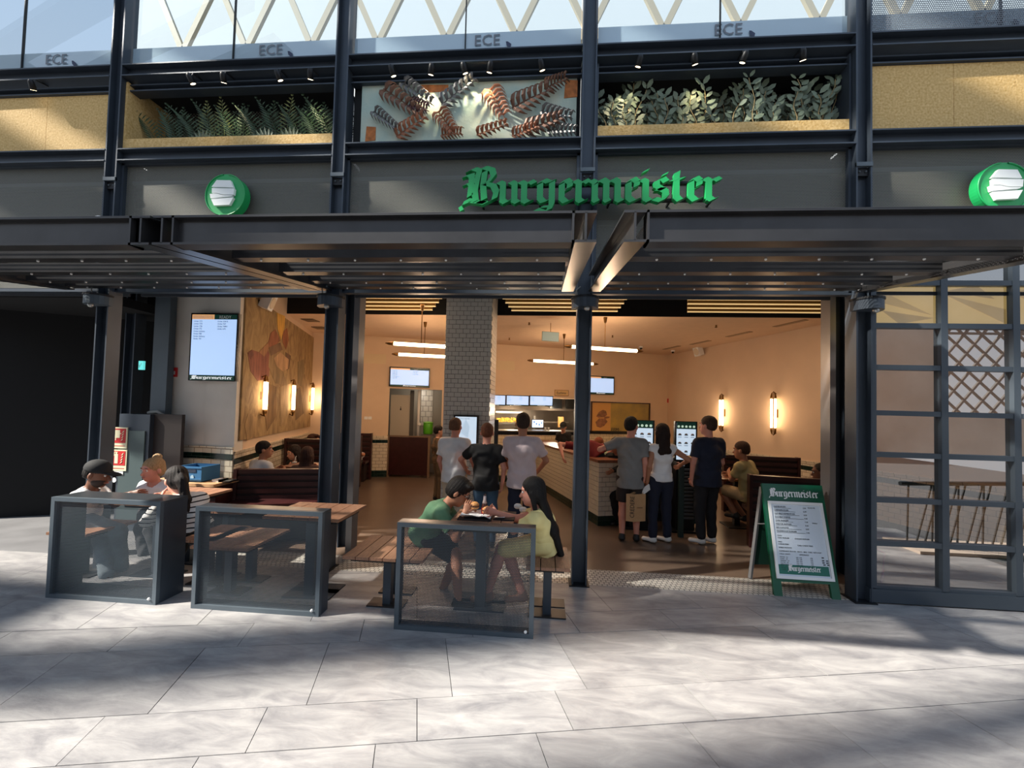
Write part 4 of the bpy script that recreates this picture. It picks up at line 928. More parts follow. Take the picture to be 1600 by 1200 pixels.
# ---------------------------------------------------------------- gridded window at the right
gx = [3.15, 3.79, 4.42, 5.05, 5.68]; gzs = [.14, .56, .97, 1.40, 1.80, 2.24, 2.645, 3.06, 3.4]
WM = mat('window_frame_blue', (66, 76, 86), .45, .3)
wd = thing('gridded_window', 'dark blue-grey steel window of many panes at the right of the shopfront', 'window', (4.4, 4.22, 0))
for x in gx: part('mullion', MB().box(x-.03, x+.03, 4.19, 4.27, .14, 3.4), WM, wd)
for z in gzs: 
    for x0, x1 in zip(gx[:-1], gx[1:]): part('transom', MB().box(x0+.03, x1-.03, 4.195, 4.265, z-.024, z+.024), WM, wd)
part('kick_plate', MB().box(3.11, 5.72, 4.18, 4.28, .012, .135), WM, wd)
WG = glass('window_glass', .40, (205, 200, 194))
for x0, x1 in zip(gx[:-1], gx[1:]):
    for z0, z1 in zip(gzs[:-1], gzs[1:]): part('pane', MB().quad((x0+.03, 4.23, z0+.024), (x1-.03, 4.23, z0+.024), (x1-.03, 4.23, z1-.024), (x0+.03, 4.23, z1-.024)), WG, wd)
yb = mat('yellow_panel_glow', (232, 204, 128), .6, emit=.75)  # bright yellow put in as a glow; no lamp stands behind these panels
yp = thing('glowing_yellow_panel', 'glowing yellow panels with painted diagonal shade behind the top window panes', 'blind', (4.4, 4.32, 2.66))
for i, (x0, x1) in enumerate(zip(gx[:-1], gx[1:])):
    part('glow_panel', MB().quad((x0, 4.245+.0, 2.66), (x1, 4.245, 2.66), (x1, 4.245, 3.05), (x0, 4.245, 3.05)), yb, yp)
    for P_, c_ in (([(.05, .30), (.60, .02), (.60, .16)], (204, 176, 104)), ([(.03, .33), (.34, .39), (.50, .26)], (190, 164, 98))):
        part('painted_shade_wedge', MB().prism([(q[0]*.98, q[1]) for q in P_] if i else [(.62-q[0], .40-q[1]) for q in P_], (x0, 4.2445, 2.66), X, Z, (0, -.004, 0)), mat('painted_shade_wedge_%d' % c_[0], c_, .6, emit=.6), yp)  # darker wedges paint diagonal shadow edges onto the yellow
fe = thing('red_extinguisher', 'red extinguisher standing behind the lowest window pane by the column', 'extinguisher', (3.26, 4.36, 0))
RED = mat('signal_red', (190, 36, 44), .35)
part('cylinder', MB().lathe((3.26, 4.38, 0), [(.045, .0), (.05, .03), (.05, .40), (.03, .45), (.012, .47)], 14), RED, fe, smooth=True)
part('hose', MB().tube([(3.30, 4.36, .46), (3.38, 4.36, .42), (3.36, 4.36, .2), (3.34, 4.36, .06)], .012, 6), mat('hose_pink', (190, 44, 90), .4), fe); part('valve', MB().box(3.22, 3.30, 4.36, 4.40, .46, .50), BLACKM, fe)

# ---------------------------------------------------------------- black recess at the left
o = thing('black_hoarding', 'tall black hoarding wall filling the dark recess at the far left', 'hoarding', (-9.0, 6.0, 0))
part('panel', MB().hexa([(-8.6, 4.9, 0), (-5.0, 6.6, 0), (-5.0, 6.7, 0), (-8.6, 5.0, 0)], [(-8.6, 4.9, 4.2), (-5.0, 6.6, 4.2), (-5.0, 6.7, 4.2), (-8.6, 5.0, 4.2)]), DARKV, o)
part('panel', MB().box(-13.0, -8.6, 4.9, 5.0, 0, 4.2), DARKV, o)
part('ledge', MB().hexa([(-6.1, 5.95, 1.72), (-5.0, 6.45, 1.72), (-5.0, 6.55, 1.72), (-6.1, 6.05, 1.72)], [(-6.1, 5.95, 1.78), (-5.0, 6.45, 1.78), (-5.0, 6.55, 1.78), (-6.1, 6.05, 1.78)]), mat('ledge_grey', (110, 110, 112), .6), o)
part('soffit', MB().box(-13, -5.65, 4.60, 7.2, 2.98, 3.1), DARKV, o)
ex_ = V(231, 572, 5.3)
es = thing('exit_sign', 'small lit turquoise escape sign beside the broad grey post', 'sign', (ex_[0], 5.2, ex_[2]))
part('lit_face', MB().box(ex_[0]-.035, ex_[0]+.035, 5.20, 5.23, ex_[2]-.06, ex_[2]+.06), mat('exit_teal', (110, 232, 228), .4, emit=.8), es)
ar = MB(); ar.bar((ex_[0]-.018, 5.197, ex_[2]-.03), (ex_[0]+.015, 5.197, ex_[2]+.035), .002, .008, (0, 1, 0)); ar.bar((ex_[0]-.022, 5.197, ex_[2]+.01), (ex_[0]-.012, 5.197, ex_[2]-.035), .002, .012, (0, 1, 0)); part('arrow', ar, WHITE, es)
# fire cabinet with the two safety signs
fx0, fx1 = V(178, 760, 5.02)[0], V(222, 760, 5.02)[0]; ztop = V(200, 647, 5.02)[2]
fc = thing('fire_cabinet', 'dark grey upright cabinet with two red fire-safety signs', 'cabinet', ((fx0+fx1)/2, 5.1, 0))
part('cabinet_body', MB().box(fx0-.02, fx1+.02, 5.06, 5.30, 0, ztop), STEEL, fc)
part('door', MB().box(fx0+.02, fx1-.03, 5.045, 5.06, .12, ztop-.22), mat('cabinet_green_grey', (66, 82, 84), .5), fc)
part('top_tube', MB().tube([(fx0+.25, 5.2, ztop+.02), (fx1+.02, 5.16, ztop+.04), (fx1+.10, 5.2, ztop-.03)], .022, 8), mat('grey_cable', (150, 152, 150)), fc, smooth=True)
def fire_sign(px0, py0, px1, py1, kind, label):
    a, b = V(px0, py1, 5.04), V(px1, py0, 5.04); x0, z0, x1, z1 = a[0], a[2], b[0], b[2]; w_, h_ = x1-x0, z1-z0; y = 5.034
    s_ = thing('safety_sign', label, 'sign', ((x0+x1)/2, y, z0)); cream = mat('sign_cream', (232, 226, 190), .5)
    part('plate', MB().box(x0, x1, y, y+.01, z0, z1), cream, s_); q0 = z0+h_*.26
    part('red_field', MB().box(x0+w_*.08, x1-w_*.08, y-.003, y, q0, z1-h_*.06), mat('sign_red', (196, 28, 32), .5), s_)
    sym = MB(); U = lambda u, v: (x0+w_*u, y-.005, q0+(z1-q0)*v)
    if kind == 'hose': sym.box(x0+w_*.16, x0+w_*.52, y-.005, y-.003, q0+(z1-q0)*.32, z1-h_*.13); sym.bar(U(.5, .6), U(.62, .6), .002, h_*.04, (0, 0, 1)); sym.bar(U(.24, .34), U(.24, .16), .012, .002, (0, 1, 0))
    else:
        sym.box(x0+w_*.22, x0+w_*.44, y-.005, y-.003, q0+(z1-q0)*.12, q0+(z1-q0)*.72); sym.box(x0+w_*.28, x0+w_*.38, y-.005, y-.003, q0+(z1-q0)*.72, q0+(z1-q0)*.84); sym.bar(U(.2, .84), U(.42, .84), .002, .01, (0, 0, 1)); sym.bar(U(.2, .84), U(.18, .6), .010, .002, (0, 1, 0))
    for k in range(4): sym.prism([(0, 0), (w_*.13, h_*.06), (w_*.15, h_*.14), (w_*.06, h_*.07)], U(.60+.02*k, .12+.17*k), X, Z, (0, -.002, 0))
    part('symbol', sym, cream, s_)
    tx = MB(); tx.box(x0+w_*.12, x1-w_*.12, y-.002, y, z0+h_*.10, z0+h_*.13); part('caption_line', tx, mat('sign_red', (196, 28, 32)), s_)
fire_sign(176, 668, 200, 700, 'hose', 'red and cream fire-hose sign, upper one on the cabinet')
fire_sign(174, 703, 199, 735, 'ext', 'red and cream extinguisher sign, lower one on the cabinet')
single('sticker', MB().box(*[V(178, 742, 5.04)[0], V(192, 742, 5.04)[0]], 5.038, 5.044, V(185, 742, 5.04)[2], V(185, 734, 5.04)[2]), WHITE, 'small white sticker under the extinguisher sign', 'sticker', (V(185, 740, 5.04)[0], 5.04, 1.0))
ap = V(178, 750, 5.04); single('round_label', MB().prism([(.032*cos(a), .032*sin(a)) for a in np.linspace(0, 2*pi, 21)[:-1]], (ap[0], 5.044, ap[2]), X, Z, (0, -.005, 0)), WHITE, 'round white label low on the fire cabinet', 'label', (ap[0], 5.04, ap[2]))
# brown freestanding board next to it
bx0, bx1 = V(234, 700, 5.12)[0], V(282, 700, 5.12)[0]
bb = thing('brown_partition', 'dark brown partition board right of the fire cabinet', 'partition', ((bx0+bx1)/2, 5.15, 0))
part('board', MB().box(bx0, bx1, 5.12, 5.17, 0.02, V(250, 647, 5.12)[2]), mat('brown_board', (52, 44, 42), .6), bb); part('edge_strip', MB().box(bx0-.02, bx0, 5.11, 5.18, 0, V(232, 647, 5.12)[2]), STEEL2, bb)
single('red_white_tape', MB().bar((ex_[0]-.10, 5.2, 1.95-.28+.42), (ex_[0]+.20, 5.22, 1.94-.28+.42), .02, .03), mat('barrier_tape', (186, 40, 44), .5), 'short red barrier tape end tied between post and grey wall', 'tape', (ex_[0], 5.2, 2.0)) if False else None

# ---------------------------------------------------------------- screens
SCR = mat('screen_blue', (178, 208, 250), .4, emit=.85); SCRB = mat('screen_black', (12, 14, 16), .25); SCG = mat('screen_green', (6, 62, 50), .4, emit=.25); SCO = mat('screen_orange', (238, 178, 120), .4, emit=.6)
def display(label, px0, py0, px1, py1, o0, ex, depth_pt, n, portrait=True, header=True, brand=True, lines=(8, 4), cat='screen', z_off=.03, thick=.05):
    """a wall screen in the plane through depth_pt with normal n"""
    A_, B_ = W(px0, py0, depth_pt, n), W(px1, py1, depth_pt, n)
    ex3 = np.array([ex[0], ex[1], 0.0]); nn = np.cross(ex3, Z)*1.0
    wdt = float((B_-A_)@ex3); z1, z0 = float(A_[2]), float(B_[2]); O = np.array([A_[0], A_[1], z0])+nn*z_off; h = z1-z0
    t = thing('display_screen', label, cat, O)
    P = lambda u, v, w_=0.0: O+ex3*u+Z*v+nn*w_
    def rect(u0, u1, v0, v1, w0, w1): return MB().hexa([P(u0, v0, w0), P(u0, v0, w1), P(u1, v0, w1), P(u1, v0, w0)][::-1] if False else [P(u0, v0, w1), P(u1, v0, w1), P(u1, v0, w0), P(u0, v0, w0)], [P(u0, v1, w1), P(u1, v1, w1), P(u1, v1, w0), P(u0, v1, w0)])
    b = wdt*.03
    part('housing', rect(0, wdt, 0, h, -thick, .0), SCRB, t)
    vb = h*(.085 if portrait else .10) if brand else b; vt = h*(.07 if header else 0)+b
    part('lit_face', rect(b, wdt-b, vb, h-vt, 0, .002), SCR, t)
    if header:
        part('header_left', rect(b, wdt*.5, h-vt, h-b, 0, .003), SCO, t); part('header_right', rect(wdt*.5, wdt-b, h-vt, h-b, 0, .003), SCG, t)
        tx = MB(); add_text(tx, 'PREPARATION', (vt-b)*.95, P(b*1.6, h-vt+(vt-b)*.15, .004), ex3*.72, Z); add_text(tx, 'READY', (vt-b)*.95, P(wdt*.60, h-vt+(vt-b)*.15, .004), ex3*.9, Z); part('header_text', tx, WHITE, t)
    if lines:
        tx = MB(); fs = h*.030 if portrait else h*.055; sp = h*.037 if portrait else h*.075
        for col_, nl in ((0, lines[0]), (1, lines[1])):
            for k in range(nl):
                num = ['Order 773', 'Order 774', 'Order 778', 'Order 772', 'Order delivery', 'Order 780', 'Order delivery', 'Order 781'][k % 8] if col_ == 0 else ['Order 65416', 'Order 767', 'Order 70841', 'Order 675'][k % 4]
                add_text(tx, num, fs, P(wdt*(.07+.50*col_), h-vt-sp*(k+1.1), .004), ex3, Z)
        part('order_text', tx, mat('ink', (40, 50, 80), .7), t)
    if brand:
        part('brand_strip', rect(b, wdt-b, b*.5, vb, 0, .0015), SCG, t)
        lt = MB(); bw_ = wdt*.86 if portrait else wdt*.32; lettering(lt, 'Burgermeister', P((wdt-bw_)/2, vb*.30, .002), ex3, Z, vb*.42, bw_); part('brand_lettering', lt, mat('screen_white', (235, 240, 240), .5, emit=.6), t)
    return t
EXF = (1.0, 0.0)
n_gw = _n(np.array([LF[0]-GWM[0], LF[1]-GWM[1]])); gn = np.array([-n_gw[1], n_gw[0]])
gwmid = (GWM+LF)/2
display('portrait order screen on the light grey wall listing orders in two columns', 299, 489, 368, 596, None, (1.0, 0.0), np.array([-4.6, 5.28]), np.array([0, 1.0]), True, z_off=.0)
display('landscape order screen on the back wall left of the tiled pillar', 609, 573, 671, 606, None, RP, BL, RD, False, lines=(6, 3), z_off=.06)
display('landscape order screen on the back wall right of the central column', 917, 587, 958, 617, None, RP, BL, RD, False, lines=(0, 0), z_off=.06)
for i, (a, b) in enumerate(((760, 790), (791, 826.5), (827.5, 864))):
    display('white menu screen over the kitchen opening, '+['left one of three', 'middle one of three', 'right one of three'][i], a, 616.5+i*.6, b, 634+i*.6, None, RP, BL-RD*.12, RD, False, header=False, lines=(6, 5), z_off=.0)
sm = W(877, 614, BL, RD); ks = thing('lettered_plate', 'small framed plate with dark lettering above the kitchen opening', 'sign', (sm[0], sm[1], sm[2]-.08))
P = lambda u, v, w_=0.0: np.array([sm[0], sm[1], sm[2]])+np.array([RP[0], RP[1], 0])*u+Z*v-np.array([RD[0], RD[1], 0])*w_
part('plate', MB().hexa([P(-.20, -.08, .03), P(.20, -.08, .03), P(.20, -.08, .0), P(-.20, -.08, .0)], [P(-.20, .08, .03), P(.20, .08, .03), P(.20, .08, .0), P(-.20, .08, .0)]), mat('plate_cream', (214, 180, 128), .6), ks)
fr = MB()
for u0, u1, v0, v1 in ((-.20, .20, -.08, -.07), (-.20, .20, .07, .08), (-.20, -.19, -.08, .08), (.19, .20, -.08, .08)): fr.hexa([P(u0, v0, .036), P(u1, v0, .036), P(u1, v0, .03), P(u0, v0, .03)], [P(u0, v1, .036), P(u1, v1, .036), P(u1, v1, .03), P(u0, v1, .03)])
part('frame', fr, BROWNW, ks); tx = MB(); add_text(tx, 'Eatbite', .10, P(-.15, -.035, .033), np.array([RP[0], RP[1], 0]), Z); part('lettering', tx, BLACKM, ks)

# ---------------------------------------------------------------- barriers, tables and benches outside
def barrier(x0, x1, y0, y1, h, label, skew=0.0):
    o = thing('mesh_barrier', label, 'barrier', ((x0+x1)/2, (y0+y1)/2, 0)); t = .035
    fr = MB(); 
    for a, b, c, d in ((x0, x1, 0.0, t), (x0, x1, h-t, h), (x0, x0+t, t, h-t), (x1-t, x1, t, h-t)): fr.box(a, b, y0, y0+t, c, d)
    part('front_frame', fr, STEEL2, o)
    part('top_plate', MB().box(x0, x1, y0+t, y1, h-.02, h), mat('brushed_top', (92, 98, 104), .28, .7), o)
    part('side_plate', MB().box(x0, x0+.02, y0+t, y1, .0, h-.02), STEEL, o); part('side_plate', MB().box(x1-.02, x1, y0+t, y1, .0, h-.02), STEEL, o)
    part('bottom_plate', MB().box(x0+.02, x1-.02, y0+t, y1, 0.0, .02), STEEL, o)
    part('mesh_sheet', MB().quad((x0+t, y0+.02, t), (x1-t, y0+.02, t), (x1-t, y0+.02, h-t), (x0+t, y0+.02, h-t)), PERFB, o)
    part('foot_stud', MB().ball((x1-.06, y0-.002, .05), .012, 8, 6), WHITE, o); return o
bar_ = [(-4.28, -3.25, 3.29, 3.56, .87), (-2.92, -1.80, 3.28, 3.42, .85), (-1.13, -.04, 3.18, 3.30, .83)]
lb = ['grey mesh-fronted barrier, leftmost, before the trio at the table', 'grey mesh-fronted barrier in the middle, before the empty table', 'grey mesh-fronted barrier at the right, before the seated couple']
for (a, b, c, d, h), l in zip(bar_, lb): barrier(a, b, c, d, h, l)
def plank_top(o, x0, x1, y0, y1, z, n, th=.025, along='y'):
    for k in range(n):
        w_ = (x1-x0)/n; part('plank', MB().box(x0+w_*k+.004, x0+w_*(k+1)-.004, y0, y1, z-th, z), WOODS, o)
    part('under_frame', MB().box(x0+.05, x1-.05, y0+.06, y1-.06, z-th-.035, z-th), BLACKM, o)
def table(x0, x1, y0, y1, label):
    o = thing('slatted_table', label, 'table', ((x0+x1)/2, (y0+y1)/2, 0)); plank_top(o, x0, x1, y0, y1, .75, 5); xm = (x0+x1)/2
    for y in (y0+.22, y1-.22): part('leg', MB().box(xm-.045, xm+.045, y-.045, y+.045, .012, .69), STEEL, o); part('foot_plate', MB().box(xm-.22, xm+.22, y-.10, y+.10, 0, .012), STEEL, o)
def bench(x0, x1, y0, y1, label, n=3):
    o = thing('slatted_bench', label, 'bench', ((x0+x1)/2, (y0+y1)/2, 0)); plank_top(o, x0, x1, y0, y1, .45, n); xm = (x0+x1)/2
    for y in (y0+.16, y1-.18): part('leg', MB().box(xm-.035, xm+.035, y-.035, y+.035, .012, .39), STEEL, o); part('foot_plate', MB().box(xm-.16, xm+.16, y-.08, y+.08, 0, .012), mat('foot_steel', (56, 54, 54), .4, .4), o)
table(-2.44, -1.74, 3.44, 4.00, 'empty slatted wooden table behind the middle barrier')
bench(-3.12, -2.57, 3.46, 4.07, 'slatted wooden bench left of the empty table')
bench(-1.69, -.98, 3.42, 4.02, 'slatted wooden bench between the empty table and the man in green', 6)
table(-.80, -.24, 3.42, 4.00, 'slatted wooden table between the seated couple')
bench(-.12, .25, 3.42, 3.95, 'slatted wooden bench under the woman in the yellow dress')
table(-4.10, -3.52, 3.66, 4.45, 'slatted wooden table behind the leftmost barrier')
bench(-3.36, -3.02+.01, 3.60, 4.10, 'short slatted bench under the woman in the striped shirt', 3)
bench(-4.72, -4.30, 3.60, 4.10, 'slatted bench under the man in the black cap', 3)
bench(-4.0, -3.5, 4.56, 4.86, 'slatted bench under the blonde woman behind the table', 3)

# ---------------------------------------------------------------- green menu board
mbt = np.array([V(1188, 753, 4.38), V(1290, 760, 4.38)])
a0, a1 = G(1210, 931), G(1318, 938); 
bl = np.array([a0[0], a0[1], 0.0]); br = np.array([a1[0]-.02, a1[1], 0.0]); ex = _n(br-bl); wid_ = float(np.linalg.norm(br-bl)); back = np.cross(Z, ex)   # towards the shop
HT = 1.15; dpt = .10
# the top edge lies further back and slightly left in the picture: the panel leans back
topc = V(1237, 757, 4.62); lean = _n(np.array([topc[0], topc[1], topc[2]])-(bl+br)/2)
up = lean; nrm_ = np.cross(ex, up)*1.0; hgt = float(np.linalg.norm(topc-(bl+br)/2))
if nrm_[1] > 0: nrm_ = -nrm_
sb = thing('menu_board', 'green A-frame pavement board with a white-framed menu by the right column', 'board', tuple((bl+br)/2))
Pq = lambda u, v, w_=0.0: bl+ex*u*wid_+up*v*hgt+nrm_*w_
def bx(u0, u1, v0, v1, w0, w1): return MB().hexa([Pq(u0, v0, w1), Pq(u1, v0, w1), Pq(u1, v0, w0), Pq(u0, v0, w0)], [Pq(u0, v1, w1), Pq(u1, v1, w1), Pq(u1, v1, w0), Pq(u0, v1, w0)])
part('panel', bx(0, 1, .12, 1, -.03, 0), DGREEN, sb); part('leg', bx(0, .13, 0, .12, -.03, 0), DGREEN, sb); part('leg', bx(.87, 1, 0, .12, -.03, 0), DGREEN, sb)
fr = MB()
for u0, u1, v0, v1 in ((.06, .94, .145, .17), (.06, .94, .805, .83), (.06, .10, .17, .805), (.90, .94, .17, .805)):
    q = bx(u0, u1, v0, v1, 0, .018); i = len(fr.v); fr.v += q.v; fr.f += [tuple(i+k for k in z) for z in q.f]; fr.fm += q.fm
part('white_frame', fr, WHITE, sb); part('menu_sheet', bx(.10, .90, .17, .805, 0, .004), mat('menu_paper', (212, 222, 232), .6), sb); part('green_strip', bx(.115, .885, .185, .265, .004, .006), mat('strip_green', (28, 108, 92), .5), sb)
lt = MB(); lettering(lt, 'Burgermeister', Pq(.11, .875, .002), ex, up, .062, wid_*.80, .003); part('title_lettering', lt, WHITE, sb)
lt = MB(); lettering(lt, 'Burgermeister', Pq(.26, .213, .007), ex, up, .040, wid_*.50, .002); part('title_lettering', lt, WHITE, sb)
tx = MB(); random.seed(3)
def line_txt(u, v, s_, t): add_text(tx, t, s_, Pq(u, v, .006), ex, up)
items = ['HAMBURGER', 'CHEESEBURGER', 'DOUBLE HAMBURGER', 'DOUBLE CHEESE', 'CHILI BURGER', 'MEISTER BURGER', 'BIG KAHUNA', 'MUSHROOM BURGER']
for k, it in enumerate(items):
    v = .775-k*.032; line_txt(.15, v, .020, it); tx.v and None
    q = bx(.15, .15+.28+.06*(k % 4), v-.008, v-.0055, .005, .006); i = len(tx.v); tx.v += q.v; tx.f += [tuple(i+m for m in z) for z in q.f]; tx.fm += q.fm
    line_txt(.62, v-.006, .018, ['5,90', '6,40', '8,90', '9,40', '7,90', '8,40', '8,90', '7,90'][k])
for k, (u, v, t) in enumerate(((.15, .51, 'TOFU'), (.15, .49, 'TOFU BURGER'), (.42, .488, 'CHICKEN BURGER'), (.15, .455, 'FRIES'), (.15, .435, 'CHEESE FRIES'), (.45, .43, 'CHILI CHEESE FRIES'), (.15, .405, 'SWEET POTATO'), (.15, .375, 'HOMEMADE SAUCES   MAYO  BBQ  CHILI  KETCHUP'), (.15, .35, 'COLA  LIGHT'), (.46, .35, 'LEMONADE'), (.66, .775, 'SCAN ME'), (.70, .635, 'MENU'))): line_txt(u if u < .6 else u+.04, v, .017, t)
for k in range(8): line_txt(.15, .325-k*.0155, .014, ['WATER', 'TONIC', 'ORANGE', 'ICE TEA', 'APPLE JUICE', 'BEER', 'RADLER', 'COFFEE'][k]+'   0,5'); line_txt(.40, .325-k*.0155, .014, '3,20  3,90   '); line_txt(.62, .325-k*.0155, .014, '4,20')
part('menu_text', tx, mat('menu_ink', (36, 40, 48), .7), sb)
ic = MB()
for k, (u, v) in enumerate(((.80, .335), (.80, .31), (.80, .292), (.86, .31), (.86, .292), (.81, .275), (.87, .275))):
    q = bx(u, u+.035, v, v+.009, .005, .006); i = len(ic.v); ic.v += q.v; ic.f += [tuple(i+m for m in z) for z in q.f]; ic.fm += q.fm
part('small_icons', ic, mat('menu_ink', (60, 66, 74)), sb)
rb = G(1172, 905); rb2 = np.array([rb[0]+.60, rb[1]+.06, 0])
rt1, rt2 = Pq(.02, .97, -.04), Pq(.98, .97, -.04)
part('rear_frame', MB().bar(rt1, (rb[0], rb[1], .01), .035, .025).bar(rt2, rb2, .035, .025), mat('aluminium', (150, 152, 156), .35, .6), sb)
part('rear_panel', MB().quad(rt1*.88+np.array([rb[0], rb[1], 0])*.12, rt2*.88+rb2*.12, rt2*.16+rb2*.84, rt1*.16+np.array([rb[0], rb[1], 0])*.84), mat('board_green_dark', (10, 48, 36), .5), sb)
part('stay', MB().bar(Pq(.0, .62, -.03), rt1*.6+np.array([rb[0], rb[1], 0])*.4, .012, .012), mat('aluminium', (150, 152, 156)), sb)

# ---------------------------------------------------------------- tiled pillar
PY, PX0, PX1 = 6.5, -1.62, -.87
pl = thing('tiled_pillar', 'square pillar clad in grey-white glazed tiles, left of centre in the shop', 'pillar', (0, 0, 0)); part('core', MB().box(PX0+.012, PX1-.012, PY+.012, PY+.75, 0, HF), GROUT, pl)
tw, th_ = (PX1-PX0)/6.5, .0735; cnt = 0; stuff = MB(); meshes = {}
nrow = int(HF/th_)+1
order = sorted(range(nrow), key=lambda r: abs(r*th_-2.1))
for r in order:
    z0 = r*th_+.003; z1 = min(HF, (r+1)*th_-.003); off = 0 if r % 2 else -tw/2; c = 0; u = off
    while u < PX1-PX0-.001:
        a, b = max(0, u)+.003, min(PX1-PX0, u+tw)-.003; u += tw
        if b-a < .012: continue
        z0_ = z0
        if cnt < 300 and .9 < z0 < 3.75:
            key = (round(a, 3), round(b, 3))
            if key not in meshes: meshes[key] = MB().box(a, b, 0, .014, 0, z1-z0).mesh('tile', TILEW)
            o = bpy.data.objects.new('tile', meshes[key]); COL.objects.link(o); o.parent = pl; o.location = (PX0, PY-.002+random.uniform(0, .0008), z0); cnt += 1
        else: stuff.box(PX0+a, PX0+b, PY-.002, PY+.012, z0, z1)
for sx_ in (0, 1):
    for r in range(nrow):
        for c in range(4):
            xx = PX0-.0 if sx_ == 0 else PX1-.012; y0 = PY+.012+c*.185+(0.09 if r % 2 else 0); stuff.box(xx, xx+.012, y0, min(PY+.75, y0+.18), r*th_+.003, min(HF, (r+1)*th_-.003))
part('tile_field', stuff, TILEW, pl, 'remaining tiles of the pillar faces', kind='stuff')

# ---------------------------------------------------------------- counter and kitchen
RP3, RD3 = np.array([RP[0], RP[1], 0]), np.array([RD[0], RD[1], 0])
cA = G(934, 822); cB = G(850, 752)                    # long face foot, near and far
def rq(o, u, v, z): return np.array(o)+RP3*u+RD3*v+Z*z
CL = float((cB-cA)@RD3); cw = .42; cT = 1.0
ct = thing('tiled_counter', 'long counter clad in cream tiles with a brown worktop, right of the centre', 'counter', (cA[0], cA[1], 0))
def rbox(o, u0, u1, v0, v1, z0, z1): 
    return MB().hexa([rq(o, u0, v0, z0), rq(o, u1, v0, z0), rq(o, u1, v1, z0), rq(o, u0, v1, z0)], [rq(o, u0, v0, z1), rq(o, u1, v0, z1), rq(o, u1, v1, z1), rq(o, u0, v1, z1)])
O_ = np.array([cA[0], cA[1], 0.0])
part('core', rbox(O_, .012, cw-.012, .012, CL-.012, 0, cT-.04), GROUT, ct)
part('worktop', rbox(O_, -.03, cw+.03, -.03, CL, cT-.04, cT), BROWNW, ct)
CT_ = mat('cream_tile', (214, 206, 188), .22); GT_ = mat('green_tile', (18, 46, 38), .18)
tm_ = {}
for r in range(13):
    z0 = r*.0735+.003; z1 = (r+1)*.0735-.003; m_ = GT_ if r < 2 else CT_
    for c in range(4):                                # near end face, tile by tile
        a = max(0, c*.12-(.06 if r % 2 else 0))+.003; b = min(cw, (c+1)*.12-(.06 if r % 2 else 0))-.003
        if b-a > .02: part('tile', rbox(O_, a, b, 0, .014, z0, z1), m_, ct)
    part('tile_course', rbox(O_, 0, .014, .003, CL, z0, z1), m_, ct) if False else None
fs = MB(); fs2 = MB()
for r in range(13):
    z0 = r*.0735+.003; z1 = (r+1)*.0735-.003; v = -.06 if r % 2 else 0
    while v < CL:
        a, b = max(0, v)+.003, min(CL, v+.12)-.003; v += .12
        if b-a > .02:
            q = rbox(O_, 0, .014, a, b, z0, z1); tgt = fs2 if r < 2 else fs; i = len(tgt.v); tgt.v += q.v; tgt.f += [tuple(i+k for k in z) for z in q.f]; tgt.fm += q.fm
part('tile_field', fs, CT_, ct, kind='stuff'); part('green_tile_field', fs2, GT_, ct, kind='stuff')
# service counter across the kitchen, meeting the far end
kc = thing('service_counter', 'cream tiled service counter with a black top in front of the kitchen', 'counter', tuple(np.array([cB[0], cB[1], 0])))
OB = np.array([cB[0], cB[1], 0.0])
part('core', rbox(OB, -2.1, .45, .01, .5, .15, 1.12), brick('counter_tiles', (216, 200, 170), (150, 134, 112), .16, .078, 'x', .2), kc); part('plinth', rbox(OB, -2.1, .45, .01, .5, 0, .15), DGT, kc)
part('black_edge', rbox(OB, -2.1, .9, .002, .55, 1.12, 1.20), SCRB, kc); part('steel_top', rbox(OB, -2.1, .9, .002, .6, 1.20, 1.22), mat('stainless', (150, 146, 140), .3, .8), kc)
ti = thing('inner_counter', 'low counter strip behind the person in red, right of the column', 'counter', tuple(np.array([cB[0]+1.2, cB[1]+.5, 0])))
part('top', rbox(OB, 1.1, 2.4, .3, .5, 1.15, 1.22), SCRB, ti); part('front', rbox(OB, 1.1, 2.4, .32, .5, 0, 1.15), mat('counter_tiles', (216, 200, 170)), ti)
# kitchen box behind the opening
K0 = bk(u_k0); K = np.array([K0[0], K0[1], 0.0]); KW = u_k1-u_k0; SS = mat('stainless_wall', (128, 118, 108), .38, .7, var=.12, vscale=4)
kb = struct('wall_kitchen', rbox(K, -.3, KW+.6, 2.1, 2.2, 0, 3), SS, 'stainless steel rear wall of the kitchen'); part('side', rbox(K, -.35, -.25, .15, 2.1, 0, 3), SS, kb); part('side', rbox(K, KW+.5, KW+.6, .15, 2.1, 0, 3), SS, kb); part('lid', rbox(K, -.3, KW+.6, .15, 2.1, 2.6, 2.7), SS, kb)
hd = thing('extractor_hood', 'stainless extractor hood with dark filters above the kitchen', 'hood', rq(K, KW/2, 1.0, 1.75)); 
part('hood_body', MB().hexa([rq(K, -.2, .6, 1.72), rq(K, KW+.4, .6, 1.72), rq(K, KW+.4, 1.9, 1.72), rq(K, -.2, 1.9, 1.72)], [rq(K, -.2, .9, 2.3), rq(K, KW+.4, .9, 2.3), rq(K, KW+.4, 1.9, 2.3), rq(K, -.2, 1.9, 2.3)]), SS, hd)
for u in (KW-.62, KW-.14): part('filter', rbox(K, u, u+.36, .55, .60, 1.78, 2.1), SCRB, hd)
sf = thing('pass_shelf', 'stainless pass shelf over the kitchen worktop', 'shelf', rq(K, KW*.5, 1.2, 1.1)); SSL = mat('stainless', (150, 146, 140))
